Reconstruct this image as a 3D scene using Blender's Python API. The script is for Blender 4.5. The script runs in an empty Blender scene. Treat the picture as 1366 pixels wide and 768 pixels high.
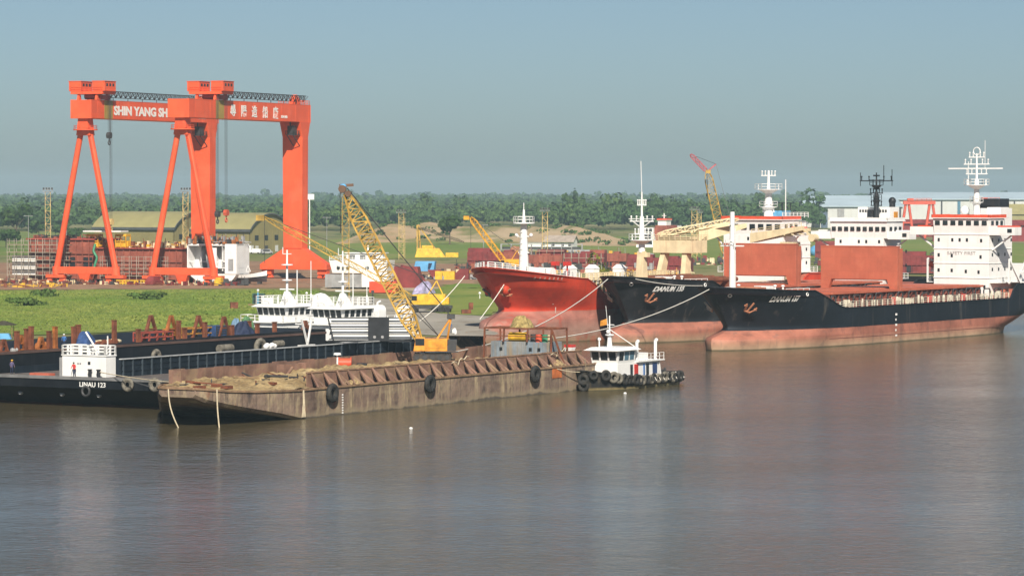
import bpy, math, random
import numpy as np
from mathutils import Vector, Matrix
from mathutils.bvhtree import BVHTree
random.seed(11)
rng = np.random.default_rng(5)
SC = bpy.context.scene
COL = SC.collection
R = math.radians
# ------------------------------------------------------------------ camera model (a real camera: 26 m up, long lens)
F, H, HY = 4500.0, 26.0, 255.0          # focal length in photo pixels, eye height in metres, row of the horizon
GZ = 2.5                                # height of the yard above the river
def G(px, py, z=GZ):
    Y = (H - z) * F / (py - HY)
    return Vector(((px - 683) * Y / F, Y, z))
def X_(px, Y): return (px - 683) * Y / F
def Z_(py, Y): return H + (HY - py) * Y / F
def at(px, py, Y): return Vector((X_(px, Y), Y, Z_(py, Y)))

# ------------------------------------------------------------------ mesh builder
class MB:
    def __init__(s): s.v = []; s.f = []; s.sm = []; s.mi = []; s.cur = 0
    def add(s, vs, fs, smooth=False):
        o = len(s.v); s.v.extend([tuple(p) for p in vs])
        for f in fs:
            s.f.append([i + o for i in f]); s.sm.append(smooth); s.mi.append(s.cur)
        return s
    def hexa(s, p):
        return s.add(p, [(0,3,2,1),(4,5,6,7),(0,1,5,4),(1,2,6,5),(2,3,7,6),(3,0,4,7)])
    def box(s, x0, x1, y0, y1, z0, z1):
        return s.hexa([(x0,y0,z0),(x1,y0,z0),(x1,y1,z0),(x0,y1,z0),(x0,y0,z1),(x1,y0,z1),(x1,y1,z1),(x0,y1,z1)])
    def frustum(s, a, b, z0, z1):
        return s.hexa([(a[0],a[2],z0),(a[1],a[2],z0),(a[1],a[3],z0),(a[0],a[3],z0),(b[0],b[2],z1),(b[1],b[2],z1),(b[1],b[3],z1),(b[0],b[3],z1)])
    def bar(s, p, q, w, h=None):
        p, q = Vector(p), Vector(q); h = h or w; d = (q - p)
        if d.length < 1e-6: return s
        d.normalize(); a = d.cross(Vector((0,0,1)))
        if a.length < .05: a = d.cross(Vector((0,1,0)))
        a.normalize(); b = a.cross(d); a *= w / 2; b *= h / 2
        return s.hexa([p-a-b, p+a-b, p+a+b, p-a+b, q-a-b, q+a-b, q+a+b, q-a+b])
    def tube(s, p, q, r, r2=None, n=8, caps=True):
        p, q = Vector(p), Vector(q); r2 = r if r2 is None else r2; d = (q - p)
        if d.length < 1e-6: return s
        d.normalize(); a = d.cross(Vector((0,0,1)))
        if a.length < .05: a = d.cross(Vector((0,1,0)))
        a.normalize(); b = d.cross(a); vs = []
        for c, rr in ((p, r), (q, r2)):
            for i in range(n):
                t = 2 * math.pi * i / n; vs.append(c + a * (rr * math.cos(t)) + b * (rr * math.sin(t)))
        s.add(vs, [(i, (i+1) % n, n + (i+1) % n, n + i) for i in range(n)], n > 5)
        if caps: s.add(vs, [tuple(range(n))[::-1], tuple(range(n, 2*n))])
        return s
    def path(s, pts, r, n=6):
        for a, b in zip(pts[:-1], pts[1:]): s.tube(a, b, r, n=n, caps=True)
        return s
    def prism(s, pts, vec):
        v = Vector(vec); n = len(pts); vs = [Vector(p) for p in pts] + [Vector(p) + v for p in pts]
        return s.add(vs, [tuple(range(n))[::-1], tuple(range(n, 2*n))] + [(i, (i+1) % n, n + (i+1) % n, n + i) for i in range(n)])
    def ball(s, c, rx, ry=None, rz=None, n=10, m=7):
        ry = ry or rx; rz = rz or rx; vs = []; fs = []
        for j in range(m + 1):
            t = math.pi * j / m
            for i in range(n):
                p = 2 * math.pi * i / n
                vs.append((c[0] + rx*math.sin(t)*math.cos(p), c[1] + ry*math.sin(t)*math.sin(p), c[2] + rz*math.cos(t)))
        for j in range(m):
            for i in range(n):
                fs.append((j*n+i, (j+1)*n+i, (j+1)*n+(i+1) % n, j*n+(i+1) % n))
        return s.add(vs, fs, True)
    def torus(s, c, Rr, r, axis=(0,1,0), n=16, m=8, sq=1.0):
        ax = Vector(axis).normalized(); a = ax.cross(Vector((0,0,1)))
        if a.length < .05: a = ax.cross(Vector((0,1,0)))
        a.normalize(); b = ax.cross(a); c = Vector(c); vs = []; fs = []
        for i in range(n):
            t = 2*math.pi*i/n; d = a*math.cos(t) + b*math.sin(t)
            for j in range(m):
                p = 2*math.pi*j/m; vs.append(c + d*(Rr + r*math.cos(p)) + ax*(r*sq*math.sin(p)))
        for i in range(n):
            for j in range(m):
                fs.append((i*m+j, ((i+1) % n)*m+j, ((i+1) % n)*m+(j+1) % m, i*m+(j+1) % m))
        return s.add(vs, fs, True)
    def rail(s, pts, h=1.1, step=1.6, r=.04, bars=3, thick=None):
        for a, b in zip(pts[:-1], pts[1:]):
            a, b = Vector(a), Vector(b); L = (b - a).length; n = max(1, round(L / step))
            for i in range(n + 1):
                p = a.lerp(b, i / n); s.bar(p, p + Vector((0,0,h)), 2*(thick or r))
            for k in range(bars):
                z = Vector((0,0,h*(k+1)/bars)); s.bar(a + z, b + z, 2*r)
        return s
    def lattice(s, p, q, w, h, n, r, up=(0,0,1), taper=.12, rc=None):
        p, q = Vector(p), Vector(q); d = (q - p); L = d.length; d.normalize(); rc = rc or r*1.5
        a = d.cross(Vector(up))
        if a.length < .05: a = d.cross(Vector((0,1,0)))
        a.normalize(); b = a.cross(d); st = []
        for i in range(n + 1):
            t = i / n; k = min(1, .3 + .7*min(t, 1 - t)/taper) if taper else 1
            c = p + d*(L*t); st.append([c + a*(sx*w/2*k) + b*(sy*h/2*k) for sx, sy in ((-1,-1),(1,-1),(1,1),(-1,1))])
        for i in range(n):
            for k in range(4):
                s.bar(st[i][k], st[i+1][k], rc*2); k2 = (k+1) % 4
                if i % 2: s.bar(st[i][k], st[i+1][k2], r*2)
                else: s.bar(st[i][k2], st[i+1][k], r*2)
                s.bar(st[i][k], st[i][k2], r*1.6)
        return s
    def grid(s, fn, nu, nv, smooth=True):
        vs = [fn(i/nu, j/nv) for j in range(nv+1) for i in range(nu+1)]
        return s.add(vs, [(j*(nu+1)+i, j*(nu+1)+i+1, (j+1)*(nu+1)+i+1, (j+1)*(nu+1)+i) for j in range(nv) for i in range(nu)], smooth)
    def mesh(s, name):
        me = bpy.data.meshes.new(name); me.from_pydata(s.v, [], s.f)
        me.polygons.foreach_set('use_smooth', s.sm); me.polygons.foreach_set('material_index', s.mi); me.update(); return me
    def build(s, name, mat, parent=None, bevel=0, fix=True):
        me = s.mesh(name)
        if fix:
            import bmesh
            bm = bmesh.new(); bm.from_mesh(me); bmesh.ops.recalc_face_normals(bm, faces=bm.faces); bm.to_mesh(me); bm.free()
        o = bpy.data.objects.new(name, me); COL.objects.link(o)
        for m in (mat if isinstance(mat, (list, tuple)) else [mat]): me.materials.append(m)
        if parent: o.parent = parent
        if bevel:
            b = o.modifiers.new('bevel', 'BEVEL'); b.width = bevel; b.segments = 2; b.limit_method = 'ANGLE'; b.angle_limit = R(40)
        return o

def thing(name, label, cat, loc=(0,0,0), rz=0, group=None):
    o = bpy.data.objects.new(name, None); COL.objects.link(o); o.location = loc; o.rotation_euler = (0,0,rz)
    o.empty_display_size = .5
    return tag(o, label, cat, group)
def tag(o, label, cat, group=None, kind=None):
    o['label'] = label; o['category'] = cat
    if group: o['group'] = group
    if kind: o['kind'] = kind
    return o
def single(name, label, cat, mb, mat, loc=(0,0,0), rz=0, group=None, bevel=0, kind=None):
    o = mb.build(name, mat, None, bevel); o.location = loc; o.rotation_euler = (0,0,rz); return tag(o, label, cat, group, kind)
def structure(o, label=None, cat=None):
    o['kind'] = 'structure'
    if label: o['label'] = label; o['category'] = cat
    return o
def kids(o): return [c for c in bpy.data.objects if c.parent == o]
def copy_tree(o, parent=None, label=None):
    c = o.copy(); COL.objects.link(c)
    if parent: c.parent = parent
    if label: c['label'] = label
    for ch in kids(o): copy_tree(ch, c)
    return c
ORD = ['first','second','third','fourth','fifth','sixth','seventh','eighth','ninth','tenth','eleventh','twelfth','thirteenth','fourteenth','fifteenth','sixteenth','seventeenth','eighteenth','nineteenth','twentieth','twenty-first','twenty-second','twenty-third','twenty-fourth','twenty-fifth','twenty-sixth']

def text_mb(body, size, width=None, offset=0.0, extrude=.02):
    cu = bpy.data.curves.new('lettering', 'FONT'); cu.body = body; cu.size = size; cu.offset = offset; cu.extrude = extrude; cu.resolution_u = 3
    ob = bpy.data.objects.new('lettering', cu); COL.objects.link(ob); bpy.context.view_layer.update()
    dg = bpy.context.evaluated_depsgraph_get(); me = ob.evaluated_get(dg).to_mesh()
    vs = [v.co.copy() for v in me.vertices]; fs = [tuple(p.vertices) for p in me.polygons]
    ob.evaluated_get(dg).to_mesh_clear(); bpy.data.objects.remove(ob); bpy.data.curves.remove(cu)
    x0 = min(v.x for v in vs); x1 = max(v.x for v in vs); k = (width/(x1-x0)) if width else 1
    for v in vs: v.x = (v.x - x0)*k
    return vs, fs
def letters(name, body, size, M, mat, parent, width=None, offset=0, extrude=.02):
    vs, fs = text_mb(body, size, width, offset, extrude); m = MB(); m.add([M @ v for v in vs], fs)
    return m.build(name, mat, parent, fix=False)
def basis(o, x, y):           # matrix: text x axis, text y axis, origin
    x, y = Vector(x).normalized(), Vector(y).normalized(); z = x.cross(y)
    return Matrix(((x.x,y.x,z.x,o[0]),(x.y,y.y,z.y,o[1]),(x.z,y.z,z.z,o[2]),(0,0,0,1)))

# ------------------------------------------------------------------ materials
def new_mat(name):
    m = bpy.data.materials.new(name); m.use_nodes = True; nt = m.node_tree; return m, nt, nt.nodes['Principled BSDF']
def nd(nt, t, ins=None, **kw):
    n = nt.nodes.new(t)
    for k, v in kw.items(): setattr(n, k, v)
    for k, v in (ins or {}).items():
        if isinstance(v, bpy.types.NodeSocket): nt.links.new(v, n.inputs[k])
        else: n.inputs[k].default_value = v
    return n
def mixc(nt, f, a, b, mode='MIX'):
    n = nt.nodes.new('ShaderNodeMix'); n.data_type = 'RGBA'; n.blend_type = mode
    for sock, v in ((n.inputs[0], f), (n.inputs[6], a), (n.inputs[7], b)):
        if isinstance(v, bpy.types.NodeSocket): nt.links.new(v, sock)
        elif isinstance(v, (int, float)): sock.default_value = v
        else: sock.default_value = (*v[:3], 1)
    return n.outputs[2]
def coords(nt, scale=(1,1,1), shift=True):
    tc = nt.nodes.new('ShaderNodeTexCoord'); out = tc.outputs['Object']
    if shift:
        oi = nt.nodes.new('ShaderNodeObjectInfo')
        mul = nd(nt, 'ShaderNodeMath', {0: oi.outputs['Random'], 1: 37.0}, operation='MULTIPLY')
        out = nd(nt, 'ShaderNodeVectorMath', {0: out, 1: mul.outputs[0]}, operation='ADD').outputs[0]
    if scale != (1,1,1): out = nd(nt, 'ShaderNodeMapping', {'Vector': out, 'Scale': scale}).outputs[0]
    return out
def noise(nt, scale, sc=(1,1,1), detail=5, rough=.6, lo=.35, hi=.65, shift=True):
    n = nd(nt, 'ShaderNodeTexNoise', {'Vector': coords(nt, sc, shift), 'Scale': scale, 'Detail': detail, 'Roughness': rough})
    return nd(nt, 'ShaderNodeMapRange', {'Value': n.outputs[0], 'From Min': lo, 'From Max': hi}).outputs[0]
def mat(name, col, rough=.55, var=.25, vs=.6, streak=0, scol=(.16,.07,.035), ss=1.2, lo=.52, hi=.72, metal=0, patch=0, pcol=None, ps=.4, bump=0, spec=.4, bands=None, edge=.25, plates=None):
    """paint or raw surface: large soft tone changes, vertical rust / dirt runs, worn patches"""
    m, nt, b = new_mat(name)
    if bands:
        tc = nt.nodes.new('ShaderNodeTexCoord'); z = nd(nt, 'ShaderNodeSeparateXYZ', {0: tc.outputs['Object']}).outputs[2]
        nz = nd(nt, 'ShaderNodeTexNoise', {'Vector': coords(nt, (.3,.3,1)), 'Scale': .8, 'Detail': 6.0, 'Roughness': .7}).outputs[0]
        wob = nd(nt, 'ShaderNodeMath', {0: nz, 1: edge, 2: -edge*.5}, operation='MULTIPLY_ADD').outputs[0]
        z = nd(nt, 'ShaderNodeMath', {0: z, 1: wob}, operation='ADD').outputs[0]
        base = col
        for zz, c, soft in bands:
            f = nd(nt, 'ShaderNodeMapRange', {'Value': z, 'From Min': zz - soft, 'From Max': zz + soft, 'To Min': 1.0, 'To Max': 0.0}).outputs[0]
            base = mixc(nt, f, base, c)
    else: base = col
    f = noise(nt, vs)
    dark = tuple(c*(1-var) for c in col); k1 = nd(nt, 'ShaderNodeMapRange', {'Value': f, 'To Min': 1-var, 'To Max': 1+var*.5}).outputs[0]
    c = nd(nt, 'ShaderNodeVectorMath', {0: base if not isinstance(base, tuple) else (0,0,0), 'Scale': k1}, operation='SCALE')
    if isinstance(base, tuple): c.inputs[0].default_value = base[:3]
    c = c.outputs[0]
    if patch: c = mixc(nt, nd(nt, 'ShaderNodeMath', {0: noise(nt, ps, lo=.55, hi=.62, detail=8), 1: patch}, operation='MULTIPLY').outputs[0], c, pcol)
    if streak: c = mixc(nt, nd(nt, 'ShaderNodeMath', {0: noise(nt, ss, (1,1,.07), lo=lo, hi=hi, detail=6), 1: streak}, operation='MULTIPLY').outputs[0], c, scol)
    if plates:
        w_, h_, amt = plates; sp = nd(nt, 'ShaderNodeSeparateXYZ', {0: coords(nt, shift=False)}); xy = nd(nt, 'ShaderNodeMath', {0: sp.outputs[0], 1: sp.outputs[1]}, operation='ADD').outputs[0]
        vec = nd(nt, 'ShaderNodeCombineXYZ', {0: xy, 1: sp.outputs[2]}).outputs[0]
        bt = nd(nt, 'ShaderNodeTexBrick', {'Vector': vec, 'Color1': (1,1,1,1), 'Color2': (1-amt,1-amt,1-amt,1), 'Mortar': (1-amt*2.6,)*3 + (1,), 'Scale': 1.0, 'Mortar Size': .035, 'Mortar Smooth': .6, 'Bias': .0, 'Brick Width': w_, 'Row Height': h_})
        c = mixc(nt, 1.0, c, bt.outputs[0], 'MULTIPLY')
    nt.links.new(c, b.inputs['Base Color']); b.inputs['Roughness'].default_value = rough; b.inputs['Metallic'].default_value = metal
    b.inputs['Specular IOR Level'].default_value = spec
    if bump:
        n = nd(nt, 'ShaderNodeTexNoise', {'Vector': coords(nt), 'Scale': 3.0, 'Detail': 6.0})
        bp = nd(nt, 'ShaderNodeBump', {'Height': n.outputs[0], 'Strength': bump, 'Distance': .15}); nt.links.new(bp.outputs[0], b.inputs['Normal'])
    return m

ORANGE = mat('orange_crane_paint', (.80,.110,.036), .45, .12, .15, .35, (.45,.06,.03), .5, patch=.35, pcol=(.86,.17,.08), ps=.12, plates=(4.2,3.1,.07))
WHITE = mat('white_ship_paint', (.82,.81,.79), .4, .06, .4, .26, (.45,.33,.22), .9, .54, .8, plates=(5,2.65,.03))
CLEANW = mat('white_paint', (.80,.80,.78), .4, .06, .5, .12, (.5,.42,.32), 1.5, .58, .8)
CREAM = mat('cream_paint', (.72,.60,.38), .5, .15, .5, .35, (.3,.16,.07), 1.2)
PALE = mat('pale_rail_paint', (.72,.68,.55), .5, .25, 1.5, .3, (.3,.15,.07), 2)
GLASS = mat('dark_window_glass', (.02,.025,.03), .08, .3, 1)
BLUEGLASS = mat('bluish_window_glass', (.10,.20,.27), .08, .3, 1)
BLACK = mat('black_metal', (.018,.02,.024), .5, .4, .8, .25, (.06,.04,.03), 1)
DARK = mat('dark_grey_metal', (.05,.05,.052), .5, .3, 1)
GREY = mat('grey_metal', (.30,.30,.30), .55, .25, .6, .3, (.2,.13,.09), 1)
HATCH = mat('hatch_red_paint', (.47,.125,.07), .55, .14, .3, .35, (.34,.085,.045), .9, patch=.3, pcol=(.55,.18,.10), ps=.5, plates=(3.6,2.4,.06))
RUST = mat('rusty_steel', (.19,.062,.03), .8, .45, .9, .5, (.12,.04,.02), 1.2, bump=.3)
REDOX = mat('red_oxide_primer', (.27,.078,.05), .7, .3, .35, .4, (.20,.045,.03), .9, patch=.4, pcol=(.42,.13,.08), ps=.25)
DARKRED = mat('dark_red_primer', (.20,.03,.03), .7, .3, .4, .3, (.12,.03,.025), .9, patch=.3, pcol=(.30,.08,.06), ps=.3)
YELLOW = mat('yellow_machine_paint', (.72,.36,.02), .5, .25, 1, .35, (.30,.14,.03), 1.5)
BOOMY = mat('yellow_boom_paint', (.50,.31,.06), .6, .5, .5, .4, (.22,.12,.04), .8)
BRIGHTY = mat('bright_yellow_paint', (.72,.43,.03), .5, .3, 1, .4, (.4,.2,.03), 1.5)
AMBER = mat('orange_yellow_paint', (.70,.29,.03), .5, .35, 1.2, .55, (.35,.13,.03), 1.5)
PALEY = mat('faded_yellow_paint', (.55,.40,.16), .6, .3, .6)
RED = mat('red_paint', (.55,.04,.03), .5, .2, .8)
BRIGHTRED = mat('orange_red_paint', (.68,.09,.04), .5, .15, .8)
BLUE = mat('blue_paint', (.05,.16,.42), .5, .2, .8)
SKYB = mat('light_blue_paint', (.12,.36,.62), .5, .2, .8)
NAVY = mat('navy_cloth', (.02,.03,.07), .8, .3, 1.5)
GREEN = mat('green_paint', (.05,.25,.13), .5, .3, 1)
RUBBER = mat('tyre_rubber', (.022,.022,.022), .8, .4, 2, .3, (.10,.085,.06), 2, .45, .7, bump=.3)
WORNRUB = mat('worn_grey_rubber', (.17,.155,.125), .85, .5, 2, bump=.4)
ROPE = mat('pale_rope', (.55,.47,.33), .8, .2, 2)
WROPE = mat('white_rope', (.75,.72,.65), .8, .1, 2)
LETTER = mat('white_lettering', (.85,.85,.82), .5, .1, 1)
FADED = mat('faded_lettering', (.36,.35,.34), .6, .2, 1)
OLIVE = mat('olive_panel', (.36,.25,.06), .5, .15, .6)
SKIN = mat('skin', (.32,.17,.10), .6, .1, 3)
WOOD = mat('weathered_wood', (.26,.17,.09), .8, .4, 2)
DECKRED = mat('deck_red_paint', (.36,.11,.07), .7, .3, .5)
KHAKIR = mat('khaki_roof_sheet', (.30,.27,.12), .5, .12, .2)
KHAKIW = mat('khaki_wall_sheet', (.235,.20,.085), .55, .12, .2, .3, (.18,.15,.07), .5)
ROOFB = mat('blue_grey_roof_sheet', (.42,.52,.58), .5, .1, .05)
WALLW = mat('pale_wall_sheet', (.54,.55,.53), .6, .08, .1, .3, (.5,.48,.43), .3)
def sand_mat():
    m, nt, b = new_mat('river_sand'); c = mixc(nt, noise(nt, .22, detail=9, rough=.7), (.20,.135,.06), (.44,.325,.16)); c = mixc(nt, noise(nt, 1.1, lo=.53, hi=.68, detail=8), c, (.14,.09,.045)); c = mixc(nt, noise(nt, .5, (1,.3,1), lo=.58, hi=.7, detail=8), c, (.40,.31,.17))
    nt.links.new(c, b.inputs['Base Color']); b.inputs['Roughness'].default_value = .95
    n = nd(nt, 'ShaderNodeTexNoise', {'Vector': coords(nt), 'Scale': 2.5, 'Detail': 8.0}); bp = nd(nt, 'ShaderNodeBump', {'Height': n.outputs[0], 'Strength': .8, 'Distance': .3}); nt.links.new(bp.outputs[0], b.inputs['Normal'])
    return m
SAND = sand_mat()
def bargehull_mat():
    m, nt, b = new_mat('rusted_barge_plate')
    c = mixc(nt, noise(nt, .22, (1,1,.8), detail=9, rough=.7), (.095,.062,.05), (.29,.205,.15))
    c = mixc(nt, nd(nt, 'ShaderNodeMath', {0: noise(nt, .5, (.25,.25,3), lo=.5, hi=.75, detail=8), 1: .7}, operation='MULTIPLY').outputs[0], c, (.25,.20,.13))
    c = mixc(nt, nd(nt, 'ShaderNodeMath', {0: noise(nt, .6, (1,1,.22), lo=.50, hi=.68, detail=9, rough=.72), 1: .9}, operation='MULTIPLY').outputs[0], c, (.44,.35,.21))
    c = mixc(nt, noise(nt, .33, (1,1,.5), lo=.60, hi=.72, detail=8, rough=.7), c, (.22,.075,.035))
    c = mixc(nt, noise(nt, .28, (1,1,.5), lo=.57, hi=.70, detail=8, rough=.7, shift=False), c, (.035,.03,.03))
    oi = nd(nt, 'ShaderNodeTexWave', {'Vector': coords(nt, (1,1,1), False), 'Scale': .13, 'Distortion': .0, 'Detail': 0.0}, bands_direction='X')
    c = mixc(nt, nd(nt, 'ShaderNodeMapRange', {'Value': oi.outputs[0], 'From Min': .985, 'From Max': 1.0, 'To Max': .5}).outputs[0], c, (.05,.035,.03))
    tc = nt.nodes.new('ShaderNodeTexCoord'); z = nd(nt, 'ShaderNodeSeparateXYZ', {0: tc.outputs['Object']}).outputs[2]
    wob = nd(nt, 'ShaderNodeMath', {0: noise(nt, .25, (1,1,1), detail=7), 1: .45, 2: -.2}, operation='MULTIPLY_ADD').outputs[0]
    zz = nd(nt, 'ShaderNodeMath', {0: z, 1: wob}, operation='ADD').outputs[0]
    f = nd(nt, 'ShaderNodeMapRange', {'Value': zz, 'From Min': .35, 'From Max': .9, 'To Min': .75, 'To Max': 0.0}).outputs[0]
    c = mixc(nt, f, c, (.25,.20,.13))
    f = nd(nt, 'ShaderNodeMapRange', {'Value': zz, 'From Min': .05, 'From Max': .25, 'To Min': .8, 'To Max': 0.0}).outputs[0]
    c = mixc(nt, f, c, (.05,.045,.04))
    nt.links.new(c, b.inputs['Base Color']); b.inputs['Roughness'].default_value = .75
    n = nd(nt, 'ShaderNodeTexNoise', {'Vector': coords(nt), 'Scale': 1.2, 'Detail': 8.0}); bp = nd(nt, 'ShaderNodeBump', {'Height': n.outputs[0], 'Strength': .5, 'Distance': .25}); nt.links.new(bp.outputs[0], b.inputs['Normal'])
    return m
BARGE = bargehull_mat()
RIBPLATE = mat('rust_brown_plate', (.22,.125,.09), .75, .45, .35, .5, (.33,.24,.14), .8, .5, .75, patch=.6, pcol=(.28,.20,.12), ps=.3, bump=.3)
PINKK = dict(rough=.6, var=.30, vs=.22, spec=.2, plates=(7.5,1.9,.09))
HULLN = mat('black_hull_paint', (.010,.014,.021), streak=.6, scol=(.12,.105,.09), ss=.7, lo=.58, hi=.74, bands=[(3.1,(.40,.155,.105),.04),(1.1,(.43,.29,.19),.8),(.16,(.12,.10,.06),.12)], patch=.25, pcol=(.020,.027,.037), ps=.35, **PINKK)
HULLM = mat('worn_black_hull_paint', (.016,.018,.022), streak=.6, scol=(.13,.11,.095), ss=.7, lo=.57, hi=.74, bands=[(3.3,(.39,.155,.108),.05),(1.0,(.40,.27,.18),.7),(.16,(.12,.10,.06),.12)], patch=.5, pcol=(.045,.048,.054), ps=.22, **PINKK)
HULLR = mat('red_hull_paint', (.50,.048,.02), streak=.55, scol=(.22,.05,.03), ss=.7, lo=.57, hi=.74, bands=[(5.4,(.38,.16,.125),.08),(3.2,(.38,.225,.18),1.0),(.9,(.36,.24,.16),.5),(.16,(.12,.10,.06),.12)], patch=.45, pcol=(.40,.06,.035), ps=.3, **PINKK)
BLKBARGE = mat('black_barge_paint', (.008,.010,.014), .6, .35, .35, .35, (.035,.036,.038), .8, spec=.2, patch=.35, pcol=(.020,.022,.025), ps=.3, bands=[(.22,(.16,.045,.03),.1)], edge=.2, bump=.1)
# ------------------------------------------------------------------ camera, light, sky
cam = bpy.data.cameras.new('camera'); cam_o = bpy.data.objects.new('camera', cam); COL.objects.link(cam_o)
cam.sensor_width = 36; cam.lens = 36*F/1366; cam.clip_start = 1; cam.clip_end = 60000
cam_o.location = (0,0,H); cam_o.rotation_euler = (R(90) - math.atan((384-HY)/F), 0, 0); SC.camera = cam_o
SUN_EL, SUN_AZ = 38.0, 174.0
sd = Vector((math.sin(R(SUN_AZ))*math.cos(R(SUN_EL)), math.cos(R(SUN_AZ))*math.cos(R(SUN_EL)), math.sin(R(SUN_EL))))
sl = bpy.data.lights.new('sun', 'SUN'); sl.energy = 4.3; sl.angle = R(.5); sl.color = (1,.92,.80)
so = bpy.data.objects.new('sun', sl); COL.objects.link(so); so.rotation_euler = (-sd).to_track_quat('-Z', 'Y').to_euler()
w = bpy.data.worlds.new('World'); SC.world = w; w.use_nodes = True; wn = w.node_tree
sky = wn.nodes.new('ShaderNodeTexSky'); sky.sky_type = 'NISHITA'; sky.sun_disc = False; sky.sun_elevation = R(SUN_EL); sky.sun_rotation = R(SUN_AZ)
sky.air_density = .6; sky.dust_density = .85; sky.ozone_density = 2.0; sky.altitude = 0
bg = wn.nodes['Background']; tint = mixc(wn, 1.0, sky.outputs[0], (.955,1.0,.965), 'MULTIPLY'); wn.links.new(tint, bg.inputs[0]); bg.inputs[1].default_value = .05
SC.view_settings.view_transform = 'Standard'; SC.view_settings.look = 'None'; SC.view_settings.gamma = 1; SC.view_settings.exposure = .62
SC.view_settings.use_curve_mapping = False
SC.render.engine = 'CYCLES'; SC.cycles.use_denoising = True; SC.cycles.max_bounces = 5; SC.cycles.diffuse_bounces = 2; SC.cycles.glossy_bounces = 3
SC.cycles.volume_bounces = 0; SC.cycles.transparent_max_bounces = 6; SC.cycles.caustics_reflective = False; SC.cycles.caustics_refractive = False
SC.cycles.use_adaptive_sampling = True; SC.cycles.adaptive_threshold = .015
SC.render.filter_size = 1.3

# ------------------------------------------------------------------ river
def water_mat():
    m, nt, b = new_mat('muddy_river_water')
    tc = nt.nodes.new('ShaderNodeTexCoord'); P = tc.outputs['Object']
    def n3(scale, sc, det, dist=0):
        mp = nd(nt, 'ShaderNodeMapping', {'Vector': P, 'Scale': sc})
        return nd(nt, 'ShaderNodeTexNoise', {'Vector': mp.outputs[0], 'Scale': scale, 'Detail': det, 'Roughness': .6, 'Distortion': dist}).outputs[0]
    big = nd(nt, 'ShaderNodeMapRange', {'Value': n3(.012, (1,.35,1), 4.0), 'From Min': .35, 'From Max': .65}).outputs[0]
    c = mixc(nt, big, (.082,.066,.034), (.104,.085,.047)); nt.links.new(c, b.inputs['Base Color'])
    b.inputs['Specular Tint'].default_value = (1,.955,.85,1); b.inputs['Roughness'].default_value = .09; b.inputs['IOR'].default_value = 1.33; b.inputs['Specular IOR Level'].default_value = .5
    gust = nd(nt, 'ShaderNodeMapRange', {'Value': n3(.02, (.35,1,1), 3.0), 'From Min': .35, 'From Max': .7, 'To Min': .35, 'To Max': 1.0}).outputs[0]
    h1 = n3(.85, (1,1.25,1), 5.0, .5); h2 = n3(.16, (1,1.5,1), 2.0, .3)
    h = nd(nt, 'ShaderNodeMath', {0: h2, 1: 1.3, 2: h1}, operation='MULTIPLY_ADD').outputs[0]
    h = nd(nt, 'ShaderNodeMath', {0: h, 1: gust}, operation='MULTIPLY').outputs[0]
    bp = nd(nt, 'ShaderNodeBump', {'Height': h, 'Strength': .64, 'Distance': .27}); nt.links.new(bp.outputs[0], b.inputs['Normal'])
    return m
mb = MB(); mb.add([(-4000,-100,0),(4000,-100,0),(9000,12000,0),(-4000,12000,0)], [(0,1,2,3)])
structure(mb.build('river_water', water_mat(), fix=False), 'brown muddy river with fine ripples', 'river')

# ------------------------------------------------------------------ yard ground
shore = [(-900,150),(-300,415),(-150,488),(-80,524),(-40,538),(-11,546),(-8,560),(-22,584)]
sx, sy = shore[-1]; shore += [(sx+.563*t, sy+.826*t) for t in (120,300,700,1800)]; shore += [(3500,4600)]
far = [(9000,12000),(-6000,12000),(-6000,150)]
def ground_mat():
    m, nt, b = new_mat('dry_grass_ground')
    c = mixc(nt, noise(nt, .012, (1,.5,1), shift=False, detail=6), (.125,.155,.038), (.24,.21,.10))
    c = mixc(nt, noise(nt, .05, (1,.45,1), shift=False, detail=6, lo=.5, hi=.62), c, (.085,.12,.03))
    c = mixc(nt, noise(nt, .25, (1,.5,1), shift=False, detail=6, lo=.55, hi=.75), c, (.20,.17,.10))
    nt.links.new(c, b.inputs['Base Color']); b.inputs['Roughness'].default_value = .95; b.inputs['Specular IOR Level'].default_value = .1; return m
def mixmat(name, a, bcol, c3, s1=.03, s2=.15, thr=(.5,.66)):
    m, nt, b = new_mat(name)
    c = mixc(nt, noise(nt, s1, (1,.5,1), shift=False, detail=7), a, bcol)
    c = mixc(nt, noise(nt, s2, (1,.5,1), shift=False, detail=7, lo=thr[0], hi=thr[1]), c, c3)
    nt.links.new(c, b.inputs['Base Color']); b.inputs['Roughness'].default_value = .95; b.inputs['Specular IOR Level'].default_value = .1; return m
GROUND = ground_mat()
BANK = mat('muddy_bank', (.20,.135,.08), .9, .5, .4, bump=.6)
mb = MB(); pts = [(x,y,GZ) for x,y in shore] + [(x,y,GZ) for x,y in far]
mb.add(pts, [tuple(range(len(pts)))]); structure(mb.build('ground', GROUND), 'flat shipyard ground behind the river bank', 'ground')
mb = MB(); n = len(shore); off = []
for i, (x, y) in enumerate(shore):
    a = Vector(shore[max(0,i-1)]); c = Vector(shore[min(n-1,i+1)]); d = (c-a).normalized(); off.append((x + d.y*3.5, y - d.x*3.5))
vs = [(x,y,GZ) for x,y in shore] + [(x,y,-.8) for x,y in off]
mb.add(vs, [(i, i+1, n+i+1, n+i) for i in range(n-1)]); structure(mb.build('river_bank', BANK), 'brown muddy river bank', 'bank')

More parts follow.
